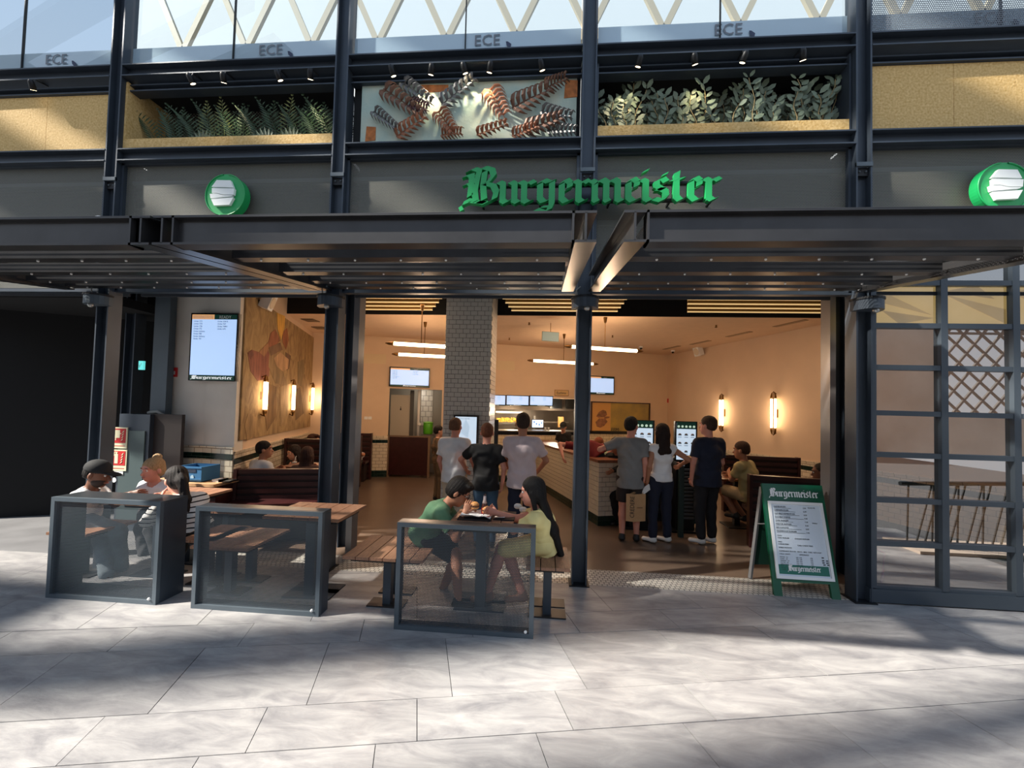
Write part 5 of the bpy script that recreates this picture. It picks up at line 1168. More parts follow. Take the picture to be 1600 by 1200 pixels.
part('shelf_board', rbox(K, -.1, KW*.55, .9, 1.3, 1.28, 1.31), SSL, sf); part('shelf_board', rbox(K, KW*.62, KW+.1, .9, 1.3, 1.36, 1.39), SSL, sf); part('post', rbox(K, KW*.60, KW*.62, .9, .93, 1.0, 1.55), SSL, sf); part('worktop', rbox(K, -.2, KW+.4, .7, 2.0, .95, 1.0), SSL, sf); part('base_cabinet', rbox(K, -.2, KW+.4, .75, 2.0, .0, .95), SS, sf)
fb = thing('fries_station', 'lit tray heaped with yellow fries in the kitchen', 'food station', rq(K, .62, .8, 1.0)); part('tray', rbox(K, .35, 1.10, .62, .95, 1.31, 1.36), SSL, fb)
fr = MB()
for k in range(90):
    p = rq(K, random.uniform(.38, 1.05), random.uniform(.64, .9), random.uniform(1.37, 1.47)); d = _n([random.uniform(-1, 1), random.uniform(-1, 1), random.uniform(-.5, 1)])*.045; fr.bar(p-d, p+d, .012, .012)
part('fries', fr, mat('fries_yellow', (236, 190, 70), .6), fb, kind='stuff'); part('heat_lamp', rbox(K, .35, 1.10, .7, .85, 1.62, 1.66), mat('heat_lamp', (255, 236, 200), .4, emit=3.0), fb)
for u_, v_ in ((.7, .3), (1.9, .3)):
    l = point('kitchen_fill', tuple(rq(K, u_, v_, 1.7)-np.array(fb.location)), 42, (1, .82, .6), .15); l.parent = fb  # unseen fill lights added to brighten the kitchen
l = point('passage_fill', tuple(rq(np.array([bk(u_d0)[0], bk(u_d0)[1], 0]), .8, .9, 2.1)), 9, (1, .86, .7), .1)  # unseen fill light added to brighten the passage
mo = W(840, 662, BL+RD*.6, RD); mt_ = thing('kitchen_monitor', 'small bright order monitor hanging in the kitchen', 'screen', mo); part('housing', MB().hexa([mo+RP3*a+Z*-.115+RD3*b for a, b in ((-.17, 0), (.17, 0), (.17, .04), (-.17, .04))], [mo+RP3*a+Z*.115+RD3*b for a, b in ((-.17, 0), (.17, 0), (.17, .04), (-.17, .04))]), SCRB, mt_); part('lit_face', MB().quad(mo-RP3*.16-Z*.105-RD3*.004, mo+RP3*.16-Z*.105-RD3*.004, mo+RP3*.16+Z*.105-RD3*.004, mo-RP3*.16+Z*.105-RD3*.004), SCR, mt_)
for (u, v) in ((-.12, .02), (-.05, -.03), (.03, -.05), (.10, .0)): part('order_tile', MB().quad(*[mo+RP3*(u+a)+Z*(v+b)-RD3*.006 for a, b in ((0, 0), (.035, 0), (.035, .05), (0, .05))]), mat('screen_tile_blue', (60, 110, 190), .5), mt_)
bgp = W(877, 660, BL+RD*.7, RD); single('paper_roll_stack', MB().hexa([bgp+RP3*a+RD3*b-Z*.14 for a, b in ((-.07, 0), (.07, 0), (.07, .1), (-.07, .1))], [bgp+RP3*a+RD3*b+Z*.16 for a, b in ((-.07, 0), (.07, 0), (.07, .1), (-.07, .1))]), mat('kraft', (206, 158, 96), .8, var=.15), 'tall stack of kraft burger bags on the kitchen shelf', 'bags', bgp-Z*.14)
for i, (px, py) in enumerate(((852, 683), (857, 684))):
    p = W(px, py, OB[:2]+RD*.3, RD); single('white_cup', MB().lathe((p[0], p[1], 1.22), [(.02, 0), (.03, .07), (.032, .075)], 10), WHITE, ['white cup on the service counter, left one', 'white cup on the service counter, right one'][i], 'cup', (p[0], p[1], 1.22), smooth=True)
tb = W(790, 660, BL-RD*1.9, RD); tm2 = thing('till_cabinet', 'tall black cabinet edge left of the kitchen opening', 'cabinet', (tb[0]-.5, tb[1], 0))
p0 = W(762, 660, BL-RD*2.0, RD); p1 = W(779, 660, BL-RD*2.0, RD); 
part('cabinet_body', MB().hexa([(p0[0], p0[1], 0), (p1[0], p1[1], 0), (p1[0]-.1, p1[1]+.4, 0), (p0[0]-.1, p0[1]+.4, 0)], [(p0[0], p0[1], 1.50), (p1[0], p1[1], 1.50), (p1[0]-.1, p1[1]+.4, 1.50), (p0[0]-.1, p0[1]+.4, 1.50)]), BLACKM, tm2)
part('door', MB().hexa([(p0[0]+.01, p0[1]-.012, .1), (p1[0]-.01, p1[1]-.012, .1), (p1[0]-.01, p1[1], .1), (p0[0]+.01, p0[1], .1)], [(p0[0]+.01, p0[1]-.012, 1.47), (p1[0]-.01, p1[1]-.012, 1.47), (p1[0]-.01, p1[1], 1.47), (p0[0]+.01, p0[1], 1.47)]), SCRB, tm2)

# ---------------------------------------------------------------- passage with the grey door, brown half gate
D0 = bk(u_d0); DQ = np.array([D0[0], D0[1], 0.0]); DW = u_d1-u_d0
ps = struct('wall_passage', rbox(DQ, -.2, DW+.3, 1.5, 1.6, 0, 2.6), mat('passage_grey', (150, 144, 134), .8), 'grey rear wall of the passage'); part('side', rbox(DQ, -.15, -.05, .15, 1.5, 0, 2.6), mat('passage_dark', (88, 84, 78), .8), ps); part('side', rbox(DQ, DW+.1, DW+.2, .15, 1.5, 0, 2.6), mat('passage_warm', (176, 146, 116), .8), ps); part('lid', rbox(DQ, -.2, DW+.3, .15, 1.6, 2.25, 2.35), mat('passage_dark', (88, 84, 78)), ps)
dr = thing('grey_door', 'pale grey door with a small figure sign in the rear passage', 'door', rq(DQ, .3, .5, 0)); part('leaf', rbox(DQ, .02, .50, .45, .50, 0, 2.02), mat('door_grey', (186, 178, 162), .6), dr); part('frame', rbox(DQ, .50, .60, .42, .52, 0, 2.15).box(0, 0, 0, 0, 0, 0), mat('frame_dark', (74, 72, 70), .6), dr)
pc = MB(); c_ = rq(DQ, .27, .448, 1.66); pc.ball(c_+Z*.05, .012, 6, 5); pc.prism([(-.02, -.03), (.02, -.03), (.008, .03), (-.008, .03)], c_, RP3, Z, -RD3*.002); part('figure_sign', pc, BLACKM, dr)
single('white_pipe', MB().tube([rq(DQ, .72, .3, .95), rq(DQ, .72, .3, 2.15)], .035, 10).ball(rq(DQ, .74, .28, 1.28), .05, 8, 6), WHITE, 'white standpipe in the rear passage right of the grey door', 'pipe', rq(DQ, .72, .3, .9), smooth=True)
tb_ = thing('steel_cupboard', 'steel cupboard under the green container in the passage', 'cupboard', rq(DQ, 1.0, .5, 0)); part('cupboard_body', rbox(DQ, .82, 1.15, .35, .8, 0, 1.02), SS, tb_); part('door', rbox(DQ, .84, 1.13, .335, .35, .05, .98), SSL, tb_)
gcn = thing('green_container', 'bright green lidded container on the cupboard in the passage', 'container', rq(DQ, .98, .5, 1.02)); c_ = rq(DQ, .98, .52, 1.02); part('tub', MB().lathe(c_, [(.11, 0), (.125, .02), (.125, .27), (.11, .29)], 16), mat('tub_green', (96, 190, 44), .4), gcn, smooth=True); part('lid', MB().lathe(c_+Z*.29, [(.13, 0), (.13, .02), (.03, .04)], 16), mat('tub_lid', (150, 226, 90), .4), gcn)
wbx = rq(DQ, .86, 1.495, 1.45); single('white_tiled_patch', rbox(DQ, .80, 1.12, 1.47, 1.5, 1.2, 2.25), brick('passage_tiles', (216, 212, 204), (150, 146, 140), .15, .15, 'x'), 'white tiled patch of wall above the green container', 'tiles', wbx)
gt = thing('half_gate', 'dark maroon half-height gate panel in front of the passage', 'gate', rq(DQ, .45, -.2, 0)); gA, gB = G(607, 745), G(667, 747)
gv = gB-gA; gv[2] = 0
part('panel', MB().obox((gA+gB)/2+Z*.52, gv/2, np.array([0, .02, 0]), Z*.46), MAROON, gt); part('post', MB().bar(gA-_n(gv)*.03, gA-_n(gv)*.03+Z*1.02, .05, .05, (0, 1, 0)), mat('gate_post', (120, 96, 76), .5), gt); part('post', MB().bar(gB+_n(gv)*.03, gB+_n(gv)*.03+Z*1.02, .05, .05, (0, 1, 0)), mat('gate_post', (120, 96, 76)), gt); part('top_rail', MB().bar(gA+Z*1.0, gB+Z*1.0, .04, .03), mat('gate_post', (120, 96, 76)), gt)
sw = W(575, 653, BL, RD); s_ = thing('switch_plate', 'double white switch plate on the back wall', 'switch', sw)
for k in (-1, 1): part('rocker', MB().hexa([sw+RP3*(k*.045+a)+RD3*b-Z*.035 for a, b in ((-.04, -.02), (.04, -.02), (.04, 0), (-.04, 0))], [sw+RP3*(k*.045+a)+RD3*b+Z*.035 for a, b in ((-.04, -.02), (.04, -.02), (.04, 0), (-.04, 0))]), WHITE, s_)

# framed picture right of the column
pA, pB2 = W(923, 627, BL, RD), W(1014, 677, BL, RD); PWd = float((pB2-pA)@RP3); PH = pA[2]-pB2[2]
pf = thing('framed_picture', 'dark framed wide poster on the back wall right of the column', 'picture', (pA[0], pA[1], pB2[2])); Ofp = np.array([pA[0], pA[1], pB2[2]])
pbx = lambda u0, u1, z0, z1, w0, w1: MB().hexa([Ofp+RP3*u+Z*z0-RD3*w_ for u, w_ in ((u0, w1), (u1, w1), (u1, w0), (u0, w0))], [Ofp+RP3*u+Z*z1-RD3*w_ for u, w_ in ((u0, w1), (u1, w1), (u1, w0), (u0, w0))])
fr = MB()
for a in ((0, PWd, 0, .03), (0, PWd, PH-.03, PH), (0, .03, .03, PH-.03), (PWd-.03, PWd, .03, PH-.03)):
    q = pbx(*a, 0, .05); i = len(fr.v); fr.v += q.v; fr.f += [tuple(i+m for m in z) for z in q.f]; fr.fm += q.fm
part('frame', fr, MAROON, pf); part('left_print', pbx(.03, PWd*.33, .03, PH-.03, 0, .02), mat('print_orange', (214, 160, 92), .7), pf); part('right_print', pbx(PWd*.33, PWd-.03, .03, PH-.03, 0, .018), mat('print_olive', (150, 132, 84), .7, color2=(190, 160, 78), vscale=3), pf)
fg = MB(); 
for poly in ([(.09, .52), (.13, .66), (.20, .74), (.25, .70), (.27, .58), (.22, .50), (.13, .48)], [(.10, .20), (.08, .34), (.14, .46), (.24, .46), (.28, .36), (.22, .22), (.16, .16)], [(.22, .44), (.31, .48), (.31, .53), (.22, .52)]):
    P_ = [(x*PWd, y*PH) for x, y in poly]; a = sum(P_[i][0]*P_[(i+1) % len(P_)][1]-P_[(i+1) % len(P_)][0]*P_[i][1] for i in range(len(P_))); P_ = P_ if a > 0 else P_[::-1]
    fg.prism(P_, Ofp-RD3*.021, RP3, Z, -RD3*.003)
part('printed_shape', fg, mat('print_brown', (112, 84, 56), .7, color2=(176, 116, 84), vscale=12), pf)
tx = MB(); add_text(tx, 'FFM:', PH*.16, Ofp+RP3*PWd*.34+Z*PH*.05-RD3*.025, RP3, Z); part('lettering', tx, BLACKM, pf)

# ---------------------------------------------------------------- lamps
def pendant(px0, px1, py, v_depth, label, ztop, group=None):
    """a glowing tube hung on a rod, parallel to the back wall"""
    p0 = W(px0, py, BL-RD*v_depth, RD); p1 = W(px1, py+1.0, BL-RD*v_depth, RD); z = p0[2]; p1[2] = z; m = (p0+p1)/2; u = _n(p1-p0)
    t = thing('pendant_lamp', label, 'lamp', (m[0], m[1], z), group)
    part('glowing_tube', MB().tube([p0+u*.12, p1-u*.12], .030, 12), TUBE, t, smooth=True)
    for q, s_ in ((p0, 1), (p1, -1)): part('end_cap', MB().tube([q, q+u*s_*.05, q+u*s_*.13], [.008, .024, .034], 10), BRASS, t, smooth=True)
    part('rod', MB().tube([m+Z*.03, np.array([m[0], m[1], ztop])], .007, 6), BRASS, t); part('ceiling_cup', MB().lathe((m[0], m[1], ztop-.10), [(.02, 0), (.035, .09), (.035, .1)], 10), BRASS, t)
    lt = point('pendant_glow', (0, 0, -.14), 26, WARM, .12); lt.parent = t
pendant(602, 712, 536, 3.6, 'glowing tube pendant left of the pillar, nearer one', HR)
pendant(612, 712, 553, 2.2, 'glowing tube pendant left of the pillar, farther one', HR)
pendant(882, 1005, 541, 3.8, 'glowing tube pendant right of the column, nearer one', HR)
pendant(824, 935, 563, 2.0, 'glowing tube pendant left of the column, farther one', HR)
def sconce(p, ax, nrm, label, H_=.55, n=3, group=None):
    t = thing('wall_lamp', label, 'lamp', p, group); ax = np.array([ax[0], ax[1], 0]); nr = np.array([nrm[0], nrm[1], 0])
    for k in (-1, 1):
        c = p+ax*k*.045+nr*.09; part('glowing_tube', MB().tube([c-Z*H_*.36, c+Z*H_*.36], .020, 10), TUBE, t, smooth=True)
        for s_ in (-1, 1):
            part('brass_arm', MB().tube([c+Z*s_*H_*.35, c+Z*s_*H_*.42, c+Z*s_*H_*.49-ax*k*.012, p+nr*.09+Z*s_*H_*.52, p+nr*.02+Z*s_*H_*.47], [.024, .022, .012, .010, .010], 8), BRASS, t, smooth=True)
    part('centre_rod', MB().tube([p+nr*.09-Z*H_*.5, p+nr*.09+Z*H_*.5], .006, 6), BRASS, t); part('back_plate', MB().hexa([p+ax*a+nr*b-Z*H_*.1 for a, b in ((-.03, 0), (.03, 0), (.03, .03), (-.03, .03))], [p+ax*a+nr*b+Z*H_*.1 for a, b in ((-.03, 0), (.03, 0), (.03, .03), (-.03, .03))]), BRASS, t)
    lt = point('sconce_glow', tuple(nr*.25), 5.5, WARM, .12); lt.parent = t
for px, py, h, lab in ((1132, 645, .86, 'double tube wall lamp on the right wall, farther one'), (1214, 646, .84, 'double tube wall lamp on the right wall, nearer one')):
    p = W(px, py, BR, RP); sconce(p, RD, -RP, lab, h)
for px, py, h, lab in ((405, 618, .62, 'tube wall lamp over the mural, nearest one'), (451, 621, .68, 'tube wall lamp over the mural, middle one'), (482, 623, .72, 'tube wall lamp over the mural, farthest one')):
    p = W(px, py, LF, RP); sconce(p, RD, RP, lab, h)
# stepped slatted ceiling lights in the dark void
SLM = mat('slat_ochre', (150, 112, 48), .6, emit=0)
def slats(px0, px1, label, taper=.08, y0=5.7):
    t = thing('slatted_ceiling_light', label, 'ceiling light', (0, 0, 3.5)); 
    for k, y in enumerate((6.32, 6.58, 6.84, 7.10)):
        P0 = V(px0+k*taper*60, 470, y); P1 = V(px1-k*taper*60, 470, y)
        part('slat', MB().box(P0[0], P1[0], y, y+.03, 3.475, 3.78), SLM, t)
        part('light_strip', MB().box(P0[0], P1[0], y-.002, y+.03, 3.46, 3.475), mat('strip_glow', (226, 190, 130), .5, emit=.8), t)
    l = area('slat_glow', (float(V((px0+px1)/2, 470, 6.7)[0]), 6.7, -.06), 1.2, .8, 20, WARM); l.parent = t
slats(552, 690, 'stepped ochre slatted ceiling light left of the tiled pillar')
slats(785, 980, 'stepped ochre slatted ceiling light behind the central column')
slats(1075, 1300, 'stepped ochre slatted ceiling light at the right of the dark ceiling', -.0)
# hanging white sign, vents, speakers, detectors
hp = W(860, 526, BL-RD*3.0, RD); hs_ = thing('hanging_sign', 'blank pale blue sign hanging from the cream ceiling', 'sign', hp); part('plate', MB().obox(hp, RP3*.165, RD3*.012, Z*.085), mat('sign_pale', (150, 180, 190), .5), hs_); part('border', MB().obox(hp+RD3*.002, RP3*.172, RD3*.008, Z*.093), mat('sign_border', (120, 120, 110), .5), hs_); part('hanger', MB().tube([hp+Z*.09, np.array([hp[0], hp[1], HR])], .006, 5), BRASS, hs_)
def on_ceil(px, py, z=HR): return G(px, py, z)
for i, (px, py) in enumerate(((485, 500), (500, 512))):
    c = on_ceil(px, py); o = thing('air_vent', ['square air vent in the ceiling near the mural, nearer one', 'square air vent in the ceiling near the mural, farther one'][i], 'vent', (c[0], c[1], HR-.02)); part('vent_frame', MB().box(c[0]-.13, c[0]+.13, c[1]-.13, c[1]+.13, HR-.014, HR-.002), mat('vent_grey', (110, 90, 68), .6), o)
    for k in range(4): part('louvre', MB().box(c[0]-.11, c[0]+.11, c[1]-.10+k*.055, c[1]-.08+k*.055, HR-.022, HR-.014), mat('vent_brown', (150, 124, 94), .6), o)
sl = MB()
for i, (px, py) in enumerate(((1240, 505), (1160, 522), (1100, 535), (1055, 543))):
    c = on_ceil(px-6, py); single('slot_vent', MB().obox((c[0], c[1], HR-.006), RP3*.05, RD3*.32, Z*.005), mat('vent_brown', (120, 98, 72)), ['slot vent along the right wall ceiling edge, nearest', 'slot vent along the right wall ceiling edge, second', 'slot vent along the right wall ceiling edge, third', 'slot vent along the right wall ceiling edge, farthest'][i], 'vent', (c[0], c[1], HR-.01))
dets = ((569, 510), (827, 504), (796, 528), (957, 524), (1119, 508)); dl = ['left of the tiled pillar', 'front one right of the pillar', 'rear one right of the pillar', 'between the central pendants', 'near the right wall']
for (px, py), l in zip(dets, dl):
    c = on_ceil(px, py); single('sprinkler_head', MB().lathe((c[0], c[1], HR-.05), [(.012, 0), (.03, .012), (.012, .025), (.02, .05)], 8), BRASS, 'small ceiling sprinkler head '+l, 'sprinkler', (c[0], c[1], HR-.05))
for i, (px, py) in enumerate(((1049, 549), (1000, 541))):
    c = on_ceil(px, py+(2 if i else 0)); o = thing('dome_camera', ['small dome camera at the rear right ceiling corner', 'small dome camera on the ceiling over the right of the back wall'][i], 'camera', (c[0], c[1], HR-.08)); part('mount', MB().lathe((c[0]-.02, c[1]-.2, HR-.04), [(.05, 0), (.05, .04)], 12), WHITE, o); part('dome', MB().ball((c[0]-.02, c[1]-.2, HR-.05), .035, 10, 6), SCRB, o)
def speaker(p, nrm, label):
    o = thing('wall_speaker', label, 'speaker', p); nr = np.array([nrm[0], nrm[1], 0]); ax_ = np.cross(nr, Z); f = _n(nr-Z*.35); u_ = np.cross(ax_, f)
    part('speaker_box', MB().obox(p+nr*.13, ax_*.10, f*.07, u_*.12), WHITE, o); part('grille', MB().tube([p+nr*.13+f*.069, p+nr*.13+f*.08], [.095, .085], 16), mat('speaker_grille', (220, 206, 182), .8), o); part('bracket', MB().bar(p, p+nr*.12, .03, .03), BLACKM, o)
speaker(W(1098, 549, BR, RP), -RP, 'white wall speaker high on the right wall')
sp_ = W(404, 470, LF, RP); speaker(sp_, RP, 'white wall speaker high on the mural wall near the entrance')
tp = W(400, 501, LF, RP)
fx = W(1043, 626, BR, RP); single('fire_symbol', MB().obox(fx-RP3*.01, RD3*.06, RP3*.004, Z*.06), mat('sign_red', (196, 28, 32)), 'small red fire-point symbol near the rear right corner', 'sign', fx)
fx = V(271, 582, 5.36); o = thing('fire_symbol', 'small red fire-point symbol at the left edge of the light grey wall', 'sign', (fx[0], 5.37, fx[2]-.06)); part('plate', MB().box(fx[0]-.05, fx[0]+.05, 5.355, 5.375, fx[2]-.06, fx[2]+.07), mat('sign_red', (196, 28, 32)), o); part('symbol', MB().box(fx[0]-.03, fx[0]-.005, 5.352, 5.355, fx[2]-.03, fx[2]+.04).box(fx[0]+.01, fx[0]+.03, 5.352, 5.355, fx[2]-.03, fx[2]+.02), WHITE, o)
# faint service hatches in the walls
for i, (px0, py0, px1, py1, wl_) in enumerate(((567, 552, 603, 569, 'b'), (772, 563, 804, 579, 'b'))):
    a, b = W(px0, py0, BL, RD), W(px1, py1, BL, RD); o = thing('service_hatch', ['flush service hatch outline above the switch plate', 'flush service hatch outline right of the tiled pillar'][i], 'hatch', a)
    part('hatch_panel', MB().hexa([np.array([a[0], a[1], b[2]])-RD3*.004, np.array([b[0], b[1], b[2]])-RD3*.004, np.array([b[0], b[1], b[2]]), np.array([a[0], a[1], b[2]])], [np.array([a[0], a[1], a[2]])-RD3*.004, np.array([b[0], b[1], a[2]])-RD3*.004, np.array([b[0], b[1], a[2]]), np.array([a[0], a[1], a[2]])]), mat('hatch_cream', (218, 198, 164), .8), o)
# ---------------------------------------------------------------- booths
def booth(a, b, h, label, nsl=9, th=.09, seat_side=0):
    a, b = np.array([a[0], a[1], 0.0]), np.array([b[0], b[1], 0.0]); u = _n(b-a); n_ = np.cross(u, Z); L = np.linalg.norm(b-a)
    t = thing('booth_bench', label, 'booth', tuple((a+b)/2))
    part('core', MB().obox((a+b)/2+Z*(h/2), u*L/2, n_*(th/2-.02), Z*(h/2-.01)), mat('maroon_dark', (30, 14, 14), .6), t)
    for k in range(nsl):
        z = h-.035-k*(h/nsl); part('slat', MB().obox((a+b)/2+Z*z, u*(L/2), n_*(th/2), Z*.028), MAROON, t)
    part('end_panel', MB().obox(a+Z*h/2, u*.02, n_*(th/2+.02), Z*h/2), MAROON, t); part('end_panel', MB().obox(b+Z*h/2, u*.02, n_*(th/2+.02), Z*h/2), MAROON, t)
    if seat_side: part('seat', MB().obox((a+b)/2+Z*.44-n_*seat_side*.26, u*(L/2-.02), n_*.22, Z*.025), MAROON, t); part('seat_base', MB().obox((a+b)/2+Z*.21-n_*seat_side*.22, u*(L/2-.06), n_*.16, Z*.20), mat('maroon_dark', (30, 14, 14)), t)
    return t
b0, b1 = V(371, 732, 5.15), V(507, 733, 5.45)
booth((b0[0], 5.15), (b1[0], 5.45), b0[2], 'maroon slatted booth bench back facing out, left of the paired posts', 10, .09, -1)
for i, (px0, px1, y, seat) in enumerate(((470, 512, 7.35, -1), (528, 560, 8.3, -1), (545, 577, 9.2, -1))):
    p0, p1 = V(px0-30, 700, y), V(px1, 700, y+.1); booth((max(p0[0], float(LF[0]-(y-LF[1])*.326+.08)), y), (p1[0], y+.2), 1.08, ['maroon slatted booth back behind the drinking woman', 'maroon slatted booth back against the mural wall, farther', 'maroon slatted booth back nearest the switch plate'][i], 10, .09, seat)
rb0, rb1 = V(1172, 742, 5.75), V(1296, 744, 5.55)
booth((rb0[0], 5.75), (rb1[0]+.15, 5.55), rb0[2]+.01, 'maroon slatted booth back behind the green menu board', 10, .09, 1)
rb2_, rb3 = V(1137, 727, 7.6), V(1205, 727, 7.5); booth((rb2_[0], 7.75), (rb3[0]+.5, 7.6), 1.02, 'maroon slatted booth back beyond the man in the yellow shirt', 10, .09, -1)
# tables in the booths
def ctable(c, w_, d_, z, label, m=BROWNW):
    o = thing('booth_table', label, 'table', (c[0], c[1], 0)); part('tabletop', MB().box(c[0]-w_/2, c[0]+w_/2, c[1]-d_/2, c[1]+d_/2, z-.03, z), m, o); part('leg', MB().box(c[0]-.04, c[0]+.04, c[1]-.04, c[1]+.04, .015, z-.03), BLACKM, o); part('foot_plate', MB().box(c[0]-.18, c[0]+.18, c[1]-.18, c[1]+.18, 0, .015), BLACKM, o); return o
ctable((-3.55, 6.35), 1.0, .55, .76, 'wooden booth table in front of the woman with the white drink'); ctable((3.05, 6.75), .9, .5, .76, 'wooden booth table in front of the man in the yellow shirt')
# condiment shelf with the blue crate
wt = thing('wooden_side_counter', 'maroon side counter with a wooden top under the light grey wall', 'counter', (-4.55, 5.05, 0)); zc_ = float(V(330, 752, 4.9)[2])
part('top', MB().box(-4.92, -3.98, 4.72, 5.16, zc_-.035, zc_), mat('oak_top', (186, 146, 108), .45, var=.15, vscale=9), wt); part('front_panel', MB().box(-4.88, -4.02, 4.80, 5.14, 0, zc_-.035), MAROON, wt)
cb = thing('blue_crate', 'blue plastic crate standing on the wooden side counter', 'crate', (-4.75, 4.98, zc_)); BL_ = mat('crate_blue', (44, 100, 144), .5); cx0, cx1 = V(292, 735, 4.95)[0], V(330, 735, 4.95)[0]; cz1 = zc_+.19
part('crate_body', MB().box(cx0, cx1, 4.80, 4.815, zc_, cz1).box(cx0, cx1, 5.08, 5.095, zc_, cz1).box(cx0, cx0+.015, 4.815, 5.08, zc_, cz1).box(cx1-.015, cx1, 4.815, 5.08, zc_, cz1).box(cx0, cx1, 4.8, 5.09, zc_, zc_+.01), BL_, cb); part('handle_slot', MB().box(cx0+.09, cx1-.07, 4.795, 4.80, cz1-.07, cz1-.035), mat('crate_dark', (16, 40, 66), .6), cb)
rm_ = MB(); 
for z in (zc_+.03, cz1-.02): rm_.box(cx0-.006, cx1+.006, 4.792, 4.80, z, z+.018)
part('rib', rm_, BL_, cb); part('emblem', MB().prism([(.022*cos(a), .03*sin(a)) for a in np.linspace(0, 2*pi, 13)[:-1]], ((cx0+cx1)/2+.05, 4.797, zc_+.06), X, Z, (0, -.003, 0)), mat('emblem_pale', (150, 180, 200), .5), cb)
for i, (dx, m_) in enumerate(((.52, WHITE), (.60, SCRB))):
    x_ = cx0+dx-.02; single('serving_tray', MB().box(x_-.07, x_+.07, 4.86, 5.02, zc_, zc_+.018).box(x_-.075, x_-.065, 4.86, 5.02, zc_+.018, zc_+.03), m_, ['pale tray on the wooden side counter by the crate', 'dark tray on the wooden side counter at its right end'][i], 'tray', (x_, 4.94, zc_))

# ---------------------------------------------------------------- order kiosks
def kiosk(px0, px1, py0, py1, Y, label, base=True, blank=False):
    A_, B_ = V(px0, py0, Y), V(px1, py1, Y); x0, x1, z1, z0 = A_[0], B_[0], A_[2], B_[2]; t = thing('order_kiosk', label, 'kiosk', ((x0+x1)/2, Y, 0)); w_ = x1-x0; h = z1-z0; b = w_*.07
    part('housing', MB().box(x0, x1, Y, Y+.07, z0-.02, z1), SCRB, t)
    part('lit_face', MB().box(x0+b, x1-b, Y-.003, Y, z0+.0, z1-b), mat('kiosk_white', (206, 226, 244), .4, emit=.8), t)
    if not blank:
        part('header', MB().box(x0+b, x1-b, Y-.005, Y-.003, z1-h*.20, z1-b*.4), SCG, t); dt = MB()
        for k in range(5 if w_ > .25 else 3):
            c = x0+b+(w_-2*b)*(k+.5)/(5 if w_ > .25 else 3); dt.prism([(w_*.055*cos(a), w_*.055*sin(a)) for a in np.linspace(0, 2*pi, 13)[:-1]], (c, Y-.005, z1-h*.135), X, Z, (0, -.002, 0))
        part('round_icons', dt, mat('icon_mint', (210, 240, 214), .5, emit=.6), t); bg_ = MB(); bt = MB(); tt = MB()
        for r in range(3):
            for c in range(3):
                cx_ = x0+b+(w_-2*b)*(c+.5)/3; cz_ = z1-h*(.36+.22*r)
                if r == 2 and c == 2: continue
                bg_.box(cx_-w_*.075, cx_+w_*.075, Y-.006, Y-.003, cz_-h*.010, cz_+h*.012); bt.prism([(w_*.07*cos(a), h*.03*sin(a)) for a in np.linspace(0, pi, 8)], (cx_, Y-.003, cz_+h*.014), X, Z, (0, -.003, 0)); tt.box(cx_-w_*.08, cx_+w_*.08, Y-.005, Y-.003, cz_-h*.06, cz_-h*.048)
        part('burger_filling', bg_, mat('print_dark', (64, 74, 44), .6), t); part('burger_bun', bt, mat('print_bun', (196, 132, 62), .6), t); part('caption_lines', tt, mat('caption_blue', (110, 140, 190), .6), t); part('order_button', MB().box(x1-b-w_*.45, x1-b-w_*.15, Y-.006, Y-.003, z0+h*.02, z0+h*.12), mat('button_tan', (224, 176, 120), .5, emit=.3), t)
    else:
        tx = MB(); add_text(tx, 'Order here or take away', .024, (x0+w_*.16, Y-.004, z1-h*.10), X*.8, Z); part('header_text', tx, mat('ink', (40, 50, 80)), t)
        bk2 = MB(); bk2.prism([(0, 0), (w_*.3, -.08), (w_*.36, .1), (w_*.2, .22), (.03, .12)], (x0+w_*.3, Y-.003, z0+h*.55), X, Z, (0, -.001, 0)); part('pale_graphic', bk2, mat('pale_graphic', (190, 212, 232), .6, emit=.75), t)
    if base:
        part('pedestal', MB().box(x0+w_*.08, x1-w_*.08, Y+.0, Y+.32, .03, z0-.02), BLACKM, t); part('base_plate', MB().box(x0-.04, x1+.04, Y-.06, Y+.40, 0, .03), BLACKM, t); part('card_reader', MB().box(x0+w_*.1, x0+w_*.42, Y-.07, Y-.0, z0-.14, z0-.04), SCRB, t); part('reader_screen', MB().box(x0+w_*.14, x0+w_*.38, Y-.073, Y-.07, z0-.09, z0-.05), mat('reader_grey', (150, 156, 160), .5, emit=.2), t)
kiosk(998, 1022, 657, 718, 6.35, 'order kiosk screen left of the woman with long hair') if False else kiosk(984, 1022, 656, 719, 6.3, 'lit order kiosk behind the man in the grey shirt')
kiosk(1055, 1089, 658, 719, 6.25, 'lit order kiosk left of the man in the navy polo')
kiosk(709, 746, 648, 712, PY-.09, 'order kiosk screen mounted on the tiled pillar', base=False, blank=True)
ds = thing('slatted_divider', 'low dark slatted divider under the right order kiosk', 'divider', (2.15, 6.4, 0)); q0, q1 = V(1060, 790, 6.0), V(1082, 790, 6.0)
part('frame_panel', MB().box(q0[0], q0[0]+.07, 5.98, 6.03, 0, 1.0), mat('divider_green', (20, 44, 42), .5), ds)
for k in range(14): part('slat', MB().box(q0[0]+.07, q1[0]+.02, 5.98, 6.01, .26+k*.052, .285+k*.052), mat('slat_grey', (70, 72, 74), .5), ds)
part('frame_panel', MB().box(q1[0]+.02, q1[0]+.04, 5.98, 6.03, .2, 1.0), mat('divider_green', (20, 44, 42)), ds)
dk = thing('kiosk_plinth', 'black plinth wall running behind the order kiosks', 'plinth', (1.5, 6.8, 0)); pp0, pp1 = V(952, 740, 6.72), V(1085, 740, 6.72)
